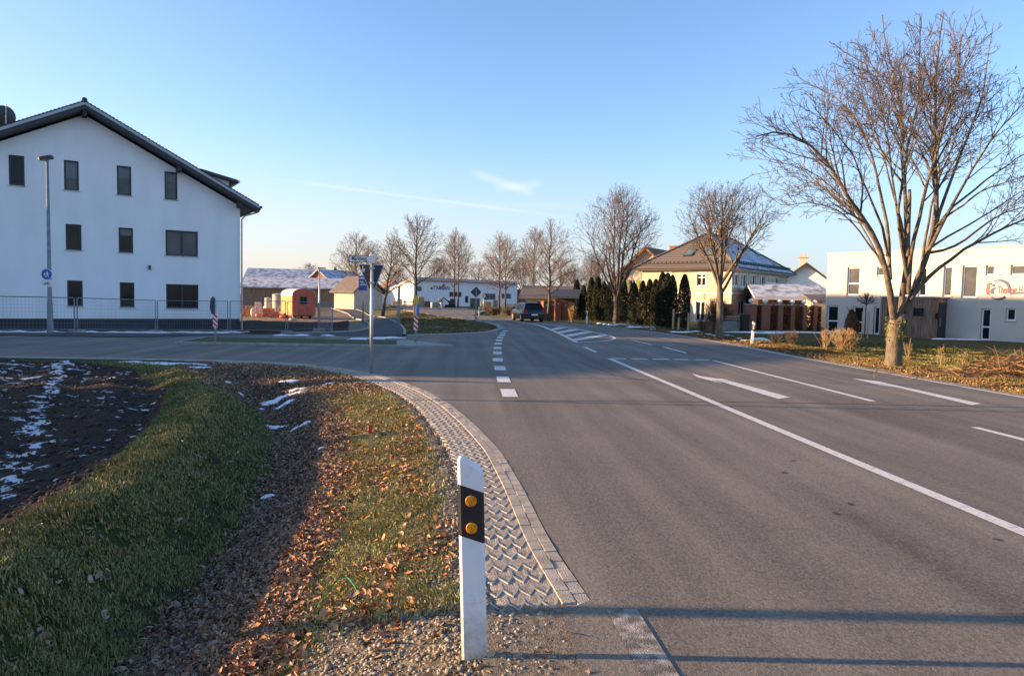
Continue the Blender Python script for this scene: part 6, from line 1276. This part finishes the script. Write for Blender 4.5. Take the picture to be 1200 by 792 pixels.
# ---------------------------------------------------------------- car driving away
def car():
    c = C2W(25.5/800*50.5, 50.5); T = empty('parked_car', (c[0], c[1], .012), -YAW+R(14), 'dark blue hatchback driving away round the bend', 'car'); T.name = 'hatchback_car'
    # local: x right, y forward (rear at 0), z up
    Wd = .84; low = [(0.02, .30), (-.03, .52), (-.02, .78), (.06, .92), (.6, .95), (2.9, .93), (3.75, .82), (3.98, .66), (4.02, .42), (3.92, .24), (3.5, .2), (.5, .2)]
    def sec(z): return Wd*(1-.10*max(0, (z-.55)/.4)**2-.06*max(0, (.45-z)/.25))
    V = []; n = len(low)
    xs = (-1, -.93, .93, 1)
    for k, xk in enumerate(xs):
        ins = .0 if abs(xk) < .95 else .05
        for y, z in low: yc = 2+(y-2)*(1-ins*.5); zc = .58+(z-.58)*(1-ins*1.1); V.append((xk*sec(z), yc, zc))
    F_ = [(k*n+i, k*n+(i+1) % n, (k+1)*n+(i+1) % n, (k+1)*n+i) for k in range(3) for i in range(n)]+[tuple(range(n-1, -1, -1)), tuple(range(3*n, 4*n))]
    MB().add(V, F_).build('body', M['carpaint'], T, True)
    gh = [(.06, .92, .78), (.34, 1.36, .62), (.62, 1.425, .60), (1.9, 1.43, .60), (2.3, 1.38, .61), (3.05, .93, .76)]
    V = [(-w_, y, z) for y, z, w_ in gh]+[(w_, y, z) for y, z, w_ in gh]; k = len(gh); F_ = [(i, i+1, k+i+1, k+i) for i in range(k-1)]+[tuple(range(k-1, -1, -1)), tuple(range(k, 2*k))]
    MB().add(V, F_).build('cabin', M['carpaint'], T)
    lerp = lambda a, b, t: tuple(a[i]+(b[i]-a[i])*t for i in range(3))
    a, b = (.06, .92), (.34, 1.36)
    def rg(t, x): y = a[0]+(b[0]-a[0])*t-.02; z = a[1]+(b[1]-a[1])*t; return (x*(.78+(.62-.78)*t), y, z)
    mb = MB(); mb.add([rg(.12, -.88), rg(.12, .88), rg(.92, .84), rg(.92, -.84), tuple(Vector(rg(.12, -.88))+Vector((0, .015, 0))), tuple(Vector(rg(.12, .88))+Vector((0, .015, 0))), tuple(Vector(rg(.92, .84))+Vector((0, .015, 0))), tuple(Vector(rg(.92, -.84))+Vector((0, .015, 0)))], [(0, 1, 2, 3), (0, 4, 5, 1), (2, 6, 7, 3), (0, 3, 7, 4), (1, 5, 6, 2)]); mb.build('rear_window', M['glass'], T)
    for sx in (-1, 1):
        for y0, y1, yt0, yt1 in ((.5, 1.35, .62, 1.35), (1.42, 2.65, 1.42, 2.22)):
            q = lambda y, z: (sx*(.785+(.615-.785)*((z-.92)/.46)+.004)*1., y, z)
            mb = MB(); v = [q(y0, .96), q(y1, .96), q(yt1, 1.33), q(yt0, 1.33)]; mb.add(v+[(x+sx*.008, y, z) for x, y, z in v], [(0, 1, 2, 3), (7, 6, 5, 4), (0, 4, 5, 1), (1, 5, 6, 2), (2, 6, 7, 3), (3, 7, 4, 0)]); mb.build('side_window', M['glass'], T)
        mb = MB(); mb.bbox((sx*.69, -.02, .70), (.24, .14, .2), .03); mb.build('tail_light', M['taillight'], T)
        mb = MB(); mb.bbox((sx*.95, 2.45, .93), (.2, .12, .13), .03); mb.build('mirror', M['carpaint'], T)
        for y in (.72, 3.2):
            mb = MB(); mb.tube([(sx*.66, y, .31), (sx*.85, y, .31)], .31, 22); wh = mb.build('wheel', M['rubber'], T, True); mb = MB(); mb.tube([(sx*.845, y, .31), (sx*.862, y, .31)], .20, 18); mb.build('rim', M['rim'], T).parent = wh
    mb = MB(); mb.box(-.82, .82, -.06, .03, .30, .46); mb.build('bumper', M['black'], T); mb = MB(); mb.box(-.26, .26, -.075, -.061, .48, .59); p = mb.build('number_plate', M['signwhite'], T); mb = MB(); mb.box(-.26, -.22, -.078, -.0755, .48, .59); mb.build('blue_strip', M['blue'], T).parent = p
    mb = MB(); mb.bbox((0, .36, 1.37), (1.05, .22, .04), .01); mb.build('spoiler', M['carpaint'], T)
car()
# ---------------------------------------------------------------- yard before the industrial hall
def yard(name, u0, u1, vb, vt, Z0, label, mt, cat, kind='box'):
    p = C2W(((u0+u1)/2-600)/800*Z0, Z0); z0 = AT((u0+u1)/2, vb, Z0).z; z1 = AT((u0+u1)/2, vt, Z0).z; w_ = (u1-u0)/800*Z0; z0 = float(hbase(*p)); T = empty(name, (p[0], p[1], z0), -YAW, label, cat); h_ = max(.3, z1-z0)
    if kind == 'box':
        MB().bbox((0, .8, 0), (w_, 1.6, h_), .04).build('body', mt, T); mb = MB()
        for k in range(5): mb.box(-w_/2+w_*(k+.4)/5, -w_/2+w_*(k+.6)/5, -.05, -.003, .1, h_-.1)
        mb.build('ribs', mt, T)
    elif kind == 'crates':
        g = random.Random(int(u0)); n = max(2, int(w_/.9))
        for k in range(n):
            hh = h_*g.uniform(.5, 1); mb = MB(); mb.bbox((-w_/2+w_*(k+.5)/n, .5, 0), (w_/n*.85, 1, hh), .03); mb.build('crate', mt if k % 2 else M['wood_pale'], T)
    return T
yard('container', 550, 561, 358, 349.5, 122, 'green-grey container in front of the hall', mat('green_grey_paint', (.10, .13, .10), .6), 'container'); yard('container', 577, 584, 358, 351.5, 124, 'second smaller container right of the green-grey one', M['concrete'], 'container')
yard('crate_stack', 489, 503, 357, 347.5, 118, 'stacked brown goods at the left end of the hall front', M['wood_red'], 'crates', 'crates'); yard('crate_stack', 505, 519, 357.5, 349, 118, 'mixed stacked goods under the hall lettering', M['sheet'], 'crates', 'crates'); yard('crate_stack', 562, 575, 358, 352, 118, 'yellowish crates between the two containers', M['orange_and_lit_side'], 'crates', 'crates')
yard('board_stack', 458, 470, 354, 347, 135, 'timber and boards stacked before the lit hall gable', M['wood_pale'], 'boards', 'crates')
# small excavator with folded arm
p = C2W((527-600)/800*116, 116); T = empty('mini_excavator', (p[0], p[1], 0), -YAW, 'dark mini excavator with folded arm before the hall', 'excavator')
MB().bbox((0, 0, 0), (1.8, 1.2, .5), .1).build('track', M['rubber'], T); MB().bbox((.3, 0, .5), (1.1, 1.1, 1.0), .1).build('cab', M['anthracite'], T); MB().tube([(-.2, 0, .9), (-1.2, 0, 1.7), (-1.8, 0, .7)], [.13, .12, .08], 6).build('arm', M['black'], T); MB().bbox((-1.8, 0, .3), (.4, .5, .4), .05).build('bucket', M['black'], T)
# pale yard fence right of the hall and in front of it
for i, (u0, u1, Z0, lab) in enumerate(((588, 618, 96, 'pale low picket fence behind the bare pair and the car'), (612, 641, 92, 'pale low picket fence right of the car roof'), (470, 488, 118, 'pale fence at the left end of the hall front'))):
    a = C2W((u0-600)/800*Z0, Z0); b = C2W((u1-600)/800*Z0, Z0); T = empty('picket_fence', (a[0], a[1], 0), 0, lab, 'fence'); d, Lp_ = vec((*a, 0), (*b, 0)); Mp = LM((0, 0), d); mb = MB(); mb.m = Mp; mb.box(0, Lp_, .03, .07, .25, .33); mb.box(0, Lp_, .03, .07, .75, .83); n = int(Lp_/.2)
    for k in range(n): mb.box(k*.2+.03, k*.2+.14, 0, .029, .05, 1.0)
    mb.build('pickets', M['wood_pale'], T)
    for k in range(int(Lp_/2)+1): mb = MB(); mb.m = Mp; mb.box(k*2-.07, k*2+.07, .075, .22, -.2, 1.15); mb.build('post', M['creamtrim'], T)
for i, (u, v) in enumerate(((505.5, 359.5), (516, 360))):
    q = Vector((*C2W((u-600)/800*105, 105), 0)); o = MB().lathe([(.16, -.1), (.16, .8), (.12, .9), (.02, .93)], n=12).build('bollard', M['signwhite'], None, True); o.location = q; tag(o, ('left white bollard on the far verge before the hall', 'right white bollard on the far verge before the hall')[i], 'bollard', 'white bollards before the hall')
# ---------------------------------------------------------------- unseen buildings, trees and posts added outside the frame on the left to cast shadows into view
def hz(rot): return rot
house('neighbour_house', 'large gabled house standing left of the view', -62, 14.6, 0, 20, 19, 6.8, 8.9, M['render_white'], M['roof_dark'], base=0, ridge_along='x', over=.3)
house('shade_barn', 'long low unseen barn added to shade the field', -36, 3.0, R(90), 9.5, 8, 5.1, 5.74, M['wood_grey'], M['roof_dark'], base=0, ridge_along='x', over=.2)  # unseen barn, ridge height set so its shade ends near the crest
for i, (X_, Z_, s_, lab) in enumerate(((-26, 8.6, .52, 'narrow unseen evergreen added to shade the crest'), (-31, 4.4, .57, 'wide unseen evergreen added to shade the field'), (-24, 13.6, .5, 'small unseen evergreen by the side street, added for its shade'), (-28, 2.7, .5, 'unseen evergreen beside the barn, added for its shade'))):  # unseen evergreens added to break up the light on crest and bank
    T = empty('evergreen', (*C2W(X_, Z_), -.05), 0, lab, 'tree'); MB().tube([(0, 0, -.3), (0, 0, 7)], [.2, .04], 7).build('trunk', M['bark_dark'], T); column_crown(8, 1.5, 1800, 40+i, .2, M['thuja'], T, 1.0, .2, .6); T.scale = (s_, s_, s_)
q = Vector((*C2W(-13.5, 11.15), -.05)); T = empty('street_lamp', q, 0, 'slender lamp mast standing left of the view', 'street lamp'); MB().tube([(0, 0, -.2), (0, 0, 7.5)], [.05, .035], 10).build('pole', M['galv'], T, True); MB().bbox((.3, 0, 7.45), (.7, .25, .1), .03).build('lamp_head', M['anthracite'], T)
q = Vector((*C2W(-6.5, 3.62), -.05)); T = empty('shadow_post', q, 0, 'stout unseen post added left of the view for its shadow', 'post'); MB().tube([(0, 0, -.3), (0, 0, 2.5)], [.065, .06], 10).build('post', M['wood_pale'], T, True); MB().tube([(0, 0, 2.5), (0, 0, 2.56)], [.07, .04], 10).build('cap', M['galv'], T)  # unseen post, put in for the shadow band it throws across the road
# ---------------------------------------------------------------- ground cover near the camera
def hfull(x, y):      # terrain plus the same small relief as the ground sheet
    z = hbase(x, y); fx_ = np.interp(y, [-5, 3, 5.1, 5.8, 7.3, 10, 12.85, 15.7, 17], [-3.1, -3.1, -3.15, -3.2, -3.55, -4.3, -5.35, -7.3, -9.5]); s_ = smooth((fx_-x)/.25+.5)*(y < 16.6)
    return z+s_*(.10*(fbm(x*5, y*5, 3)-.5)+.03*np.sin((x*.9+y*.38)*5.5))+(1-s_)*.05*(fbm(x*2.2, y*2.2, 9)-.5)*smooth((pavX(y)-x)/.3), s_
def sample(n, dens, ymin=1.9, ymax=16.8, seed=1, power=1.7, xr=(-9, .7)):
    g = np.random.default_rng(seed); out = []; tot = 0
    while tot < n:
        m = n*3; u = g.random(m); y = (ymin**(1-power)+u*(ymax**(1-power)-ymin**(1-power)))**(1/(1-power)); x = g.uniform(xr[0], xr[1], m)
        vis = (x > -.86*y-1.0) & (x < pavX(y)-.0+np.where(y < 3.62, .55, 0)); p = dens(x, y)*vis; k = g.random(m) < p; out.append(np.stack([x[k], y[k]], 1)); tot += k.sum()
    return np.concatenate(out)[:n]
def regions(x, y):
    t = (x-crestX(y))/(pavX(y)-crestX(y)); _, s_ = hfull(x, y)
    lf = smooth((t-.31)/.08)*(1-smooth((t-.56)/.14)); lf = np.maximum(lf, smooth((y-11.5)/2)*(t > .05)*(x > -6.5)*smooth((pavX(y)-x)/.4)*.9)
    gv = smooth((4.4-y)/1.0)*smooth((x+1.1)/.5); gv = np.maximum(gv, smooth((x-pavX(y)+.28)/.2))
    return t, s_, lf, gv
def leaves(name, P_, size, mt, seed, lift=.015, curl=.35):
    g = np.random.default_rng(seed); n = len(P_); z, _ = hfull(P_[:, 0], P_[:, 1]); C_ = np.c_[P_, z+lift*g.random(n)]
    yaw = g.uniform(0, 6.283, n); pit = g.normal(0, .5, n); rol = g.normal(0, .6, n); L_ = size*g.uniform(.55, 1.4, n); W_ = L_*g.uniform(.28, .6, n); cu = g.uniform(.1, 1, n)*curl
    loc = np.array([[-1, 0, 0], [-.35, .5, .3], [-.35, -.5, .3], [0, 0, -.1], [.45, .42, .35], [.45, -.42, .35], [1, 0, .55]]); 
    ax = np.stack([np.cos(yaw)*np.cos(pit), np.sin(yaw)*np.cos(pit), np.sin(pit)], 1); sd = np.stack([-np.sin(yaw)*np.cos(rol), np.cos(yaw)*np.cos(rol), np.sin(rol)], 1); up = np.cross(ax, sd)
    V = C_[:, None]+ax[:, None]*(loc[None, :, 0]*(L_/2)[:, None])[..., None]+sd[:, None]*(loc[None, :, 1]*W_[:, None])[..., None]+up[:, None]*(loc[None, :, 2]*(L_*cu)[:, None])[..., None]
    i = np.arange(n)[:, None]*7; F_ = np.concatenate([i+np.array(q)[None] for q in ((0, 3, 1), (0, 2, 3), (1, 3, 4), (2, 5, 3), (3, 6, 4), (3, 5, 6))]); return tag(npmesh(name, V.reshape(-1, 3), F_, mt), kind='stuff')
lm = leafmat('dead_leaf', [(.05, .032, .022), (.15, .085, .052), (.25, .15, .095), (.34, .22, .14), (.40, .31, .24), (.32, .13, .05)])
lm2 = leafmat('sun_tinted_leaf', [(.12, .055, .028), (.34, .14, .05), (.46, .22, .09), (.55, .38, .23), (.30, .10, .04)])  # warmer, brighter copy of the dead leaf, sunlight put into its colours
P1 = sample(66000, lambda x, y: regions(x, y)[2]*(1-regions(x, y)[1])*(.35+.65*(fbm(x*3, y*3, 6) > .32)), seed=1, power=1.5); leaves('leaf_litter', P1, .050, lm, 1)
def bank(x, y):
    t, s_, lf, gv = regions(x, y); c = fbm(x*1.6+3, y*1.6, 8); return np.clip(smooth((t-.46)/.12)*(1-smooth((t-.985)/.02))*(.10+1.2*smooth((c-.50)/.12))+smooth((t-.44)/.06)*(1-smooth((t-.64)/.06))*smooth((8.5-y)/3)*1.0, 0, 1)*(1-gv*.8)
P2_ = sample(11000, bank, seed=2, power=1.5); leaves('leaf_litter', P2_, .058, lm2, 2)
P3 = sample(1500, lambda x, y: (1-regions(x, y)[1])*(regions(x, y)[0] < .4)*.8+.02, seed=3); leaves('scattered_leaves', P3, .055, lm, 3)
def blades(name, P_, hgt, mt, seed, wd=.0035, lean=.5):
    g = np.random.default_rng(seed); n = len(P_); z, _ = hfull(P_[:, 0], P_[:, 1]); b = np.c_[P_, z-.005]; a = g.uniform(0, 6.283, n); h_ = hgt*g.uniform(.45, 1.3, n)*(.45+1.2*fbm(P_[:, 0]*3.1, P_[:, 1]*3.1, 31)); a = a*.55+6.283*.45*fbm(P_[:, 0]*2.3, P_[:, 1]*2.3, 32); l_ = h_*g.uniform(.1, 1, n)*lean; wv = wd*g.uniform(.7, 1.4, n)*(1+P_[:, 1]*.12)
    d = np.stack([np.cos(a), np.sin(a), 0*a], 1); s_ = np.stack([-np.sin(a), np.cos(a), 0*a], 1); up = np.array([0, 0, 1.])
    V = np.stack([b-s_*wv[:, None], b+s_*wv[:, None], b+d*(l_*.4)[:, None]+up*(h_*.6)[:, None]+s_*(wv*.8)[:, None], b+d*(l_*.4)[:, None]+up*(h_*.6)[:, None]-s_*(wv*.8)[:, None], b+d*l_[:, None]+up*h_[:, None]*.95], 1)
    i = np.arange(n)[:, None]*5; F_ = np.concatenate([i+np.array(q)[None] for q in ((0, 1, 2), (0, 2, 3), (3, 2, 4))]); return tag(npmesh(name, V.reshape(-1, 3), F_, mt), kind='stuff')
gm = leafmat('grass_blade', [(.055, .07, .020), (.10, .112, .030), (.165, .165, .045), (.26, .225, .075), (.34, .27, .14)])
gd = leafmat('dry_grass_blade', [(.14, .145, .028), (.25, .225, .05), (.38, .32, .11), (.50, .42, .20), (.19, .185, .04)])
gv_ = leafmat('verge_grass_blade', [(.055, .06, .02), (.09, .09, .03), (.15, .12, .05), (.22, .165, .08), (.12, .07, .03)])
clump = lambda x, y, s_: .12+.88*smooth((fbm(x*7, y*7, s_)-.36)/.15)
P4 = sample(120000, lambda x, y: ((regions(x, y)[0] < .42) & (regions(x, y)[1] < .6))*clump(x, y, 12)*(1-.9*regions(x, y)[2]), seed=4, power=1.6); blades('grass', P4, .036, gm, 4, .0026, .9)
P5 = sample(80000, lambda x, y: (regions(x, y)[0] > .52)*(1-regions(x, y)[3])*clump(x, y, 15)*(1-.8*regions(x, y)[2]), seed=5, power=1.6); blades('dry_grass', P5, .026, gd, 5, .0026, 1.2)
def stones(name, P_, smin, smax, mt, seed, flat=.6, sink=.25):
    g = np.random.default_rng(seed); n = len(P_); z, _ = hfull(P_[:, 0], P_[:, 1]); z = np.where(P_[:, 0] > pavX(P_[:, 1])-.02, np.where(P_[:, 1] > 3.62, .0, z), z)
    t = (1+5**.5)/2; ico = np.array([(-1,t,0),(1,t,0),(-1,-t,0),(1,-t,0),(0,-1,t),(0,1,t),(0,-1,-t),(0,1,-t),(t,0,-1),(t,0,1),(-t,0,-1),(-t,0,1)])/1.9; fc = np.array([(0,11,5),(0,5,1),(0,1,7),(0,7,10),(0,10,11),(1,5,9),(5,11,4),(11,10,2),(10,7,6),(7,1,8),(3,9,4),(3,4,2),(3,2,6),(3,6,8),(3,8,9),(4,9,5),(2,4,11),(6,2,10),(8,6,7),(9,8,1)])
    s_ = smin+(smax-smin)*g.random(n)**3; sc_ = s_[:, None]*np.stack([g.uniform(.7, 1.2, n), g.uniform(.6, 1.1, n), flat*g.uniform(.6, 1.2, n)], 1); jit = g.normal(0, .10, (n, 12, 3)); L_ = (ico[None]+jit)*sc_[:, None]; a = g.uniform(0, 6.28, n); c, s2 = np.cos(a)[:, None], np.sin(a)[:, None]
    V = np.stack([L_[..., 0]*c-L_[..., 1]*s2+P_[:, 0:1], L_[..., 0]*s2+L_[..., 1]*c+P_[:, 1:2], L_[..., 2]+(z+sc_[:, 2]*(1-2*sink)*.6)[:, None]], -1)
    F_ = (np.arange(n)[:, None, None]*12+fc[None]).reshape(-1, 3); o = npmesh(name, V.reshape(-1, 3), F_, mt); o.data.shade_smooth(); return tag(o, kind='stuff')
gs_ = leafmat('gravel_stone', [(.09, .075, .055), (.15, .125, .09), (.24, .205, .155), (.38, .34, .27), (.18, .13, .08)], .85)
P6 = sample(15000, lambda x, y: regions(x, y)[3]*(1-.85*smooth((x-.35)/.15))*(y < 5.2)*(1-smooth((x-pavX(y)+.0)/.02)*(y > 3.62)), seed=6, power=2.2, xr=(-2, .75), ymin=2.3, ymax=5.2); stones('gravel', P6, .0025, .017, gs_, 6, .55, .45)
P7 = sample(3000, lambda x, y: (regions(x, y)[0] > .9)*(x > pavX(y)-.3)*1., seed=7, power=1.5, xr=(-3, .3), ymin=3); stones('gravel', P7, .005, .018, gs_, 7)
P8 = sample(1400, lambda x, y: (regions(x, y)[0] > .6)*(y < 6.5)*smooth((fbm(x*2+4, y*2, 2)-.5)/.1), seed=8, power=1.6, xr=(-2, .3)); stones('gravel', P8, .005, .022, gs_, 8)
cl_ = leafmat('soil_clod', [(.024, .017, .012), (.05, .036, .026), (.09, .066, .05)], .95)
P9 = sample(9000, lambda x, y: (regions(x, y)[1] > .5)*1., seed=9, power=1.3, xr=(-14, -3), ymin=3.5); stones('soil_clods', P9, .006, .040, cl_, 9, .7)
# snow lumps and thin patches
def snowpatch(cx, cy, rx, ry, seed, zf=None, h_=.035):
    g = np.random.default_rng(seed); n, m_ = 40, 5; ph = g.uniform(0, 6.28, 5); V = []
    for k in range(m_+1):
        f = k/m_
        for j in range(n):
            a = 6.283*j/n; rr = f*(1+.28*math.sin(2*a+ph[0])+.2*math.sin(3*a+ph[1])+.14*math.sin(5*a+ph[2])+.10*math.sin(9*a+ph[3])+.06*math.sin(15*a+ph[4])); x = cx+math.cos(a)*rx*rr; y = cy+math.sin(a)*ry*rr; V.append((x, y, float(hfull(np.array(x), np.array(y))[0])+h_*(1-f**2)*(1+.3*math.sin(7*x+3*y))+(-.03 if k == m_ else .012)))
    return V, [(k*n+j, k*n+(j+1) % n, (k+1)*n+(j+1) % n, (k+1)*n+j) for k in range(m_) for j in range(n)]
mb = MB(); sd_ = 0
for u, v, rx, ry in ((340, 447, .22, .10), (348, 457, .16, .09), (330, 467, .40, .16), (335, 473, .2, .09), (386, 450, .12, .08), (322, 501, .20, .10), (345, 503, .08, .06), (357, 497, .10, .06), (314, 583, .09, .06), (375, 527, .05, .04), (205, 427, .75, .16), (170, 425, .5, .12), (232, 431, .28, .09), (268, 449, .08, .06), (307, 480, .06, .05), (282, 462, .07, .05)):
    q = onterr(u, v); sd_ += 1; mb.add(*snowpatch(q.x, q.y, rx, ry, sd_, h_=.018))
for i in range(26):
    u = 705+i*8.2+rng.uniform(-3, 3); v = np.interp(u, [700, 860, 930], [380.5, 399, 407.5])-rng.uniform(1.2, 4.5); q = onterr(u, float(v)); sd_ += 1; mb.add(*snowpatch(q.x, q.y, rng.uniform(.15, .6), rng.uniform(.12, .4), sd_, h_=rng.uniform(.03, .12)))
for u, v, rx in ((1140, 398.3, 2.2), (1105, 397.5, .8), (930, 389.5, 3.2), (900, 390.5, 1.2), (870, 389.5, 1.5)): q = onterr(u, v); sd_ += 1; mb.add(*snowpatch(q.x, q.y, rx, .35, sd_, h_=.05))
for u in range(-20, 290, 14): q = onterr(u, 389.6+rng.uniform(-.3, .4)); sd_ += 1; mb.add(*snowpatch(q.x, q.y, rng.uniform(.35, .8), rng.uniform(.15, .35), sd_, h_=.05))
for u, v in ((432, 397.2), (445, 396.7), (458, 396.1), (420, 398), (330, 393.6), (355, 393.4), (384, 393.6)): q = onterr(u, v); sd_ += 1; mb.add(*snowpatch(q.x, q.y, rng.uniform(.3, .6), rng.uniform(.12, .25), sd_, h_=.04))
tag(mb.build('snow_patches', M['snow'], None, True), kind='stuff')
# turf of the grass corner between cycle path and road
g = np.random.default_rng(77); tp = tri_low+tri_nose+tri_far; xs_, ys_ = np.array([p[0] for p in tp]), np.array([p[1] for p in tp]); Pt = np.c_[g.uniform(xs_.min(), xs_.max(), 90000), g.uniform(ys_.min(), 75, 90000)]; Pt = Pt[inpoly(Pt[:, 0], Pt[:, 1], tp)]
Pt = Pt[(fbm(Pt[:, 0]*.9, Pt[:, 1]*.9, 4) > .42)][:26000]; blades('turf', Pt, .07, gv_, 78, .004, .8)
# right verge litter
def rsample(n, seed, lo, hi, ymax=42):
    g = np.random.default_rng(seed); y = 6*(ymax/6)**g.random(n); e = g.uniform(lo, hi, n); return np.c_[redgeX(y)+e, y]
def drop(o_):      # set scattered pieces on the verge relief
    me = o_.data; n = len(me.vertices); c = np.empty(n*3, np.float32); me.vertices.foreach_get('co', c); c = c.reshape(-1, 3); x, y = c[:, 0], c[:, 1]; c[:, 2] += .10*(fbm(x*1.3, y*1.3, 5)-.4)*smooth((x-redgeX(y)-.5)/1)*(1-smooth((x-redgeX(y)-3.2)/1.5)); me.vertices.foreach_set('co', c.ravel())
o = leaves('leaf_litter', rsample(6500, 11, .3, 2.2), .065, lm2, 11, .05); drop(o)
o = blades('dry_grass', rsample(26000, 12, .2, 2.4), .08, gv_, 12, .004, .8); drop(o)
o = blades('lawn_grass', rsample(60000, 13, 1.8, 12, 34), .05, gm, 13, .004, .8); drop(o)
o = stones('gravel', rsample(3000, 14, .02, .5, 40), .008, .03, gs_, 14)
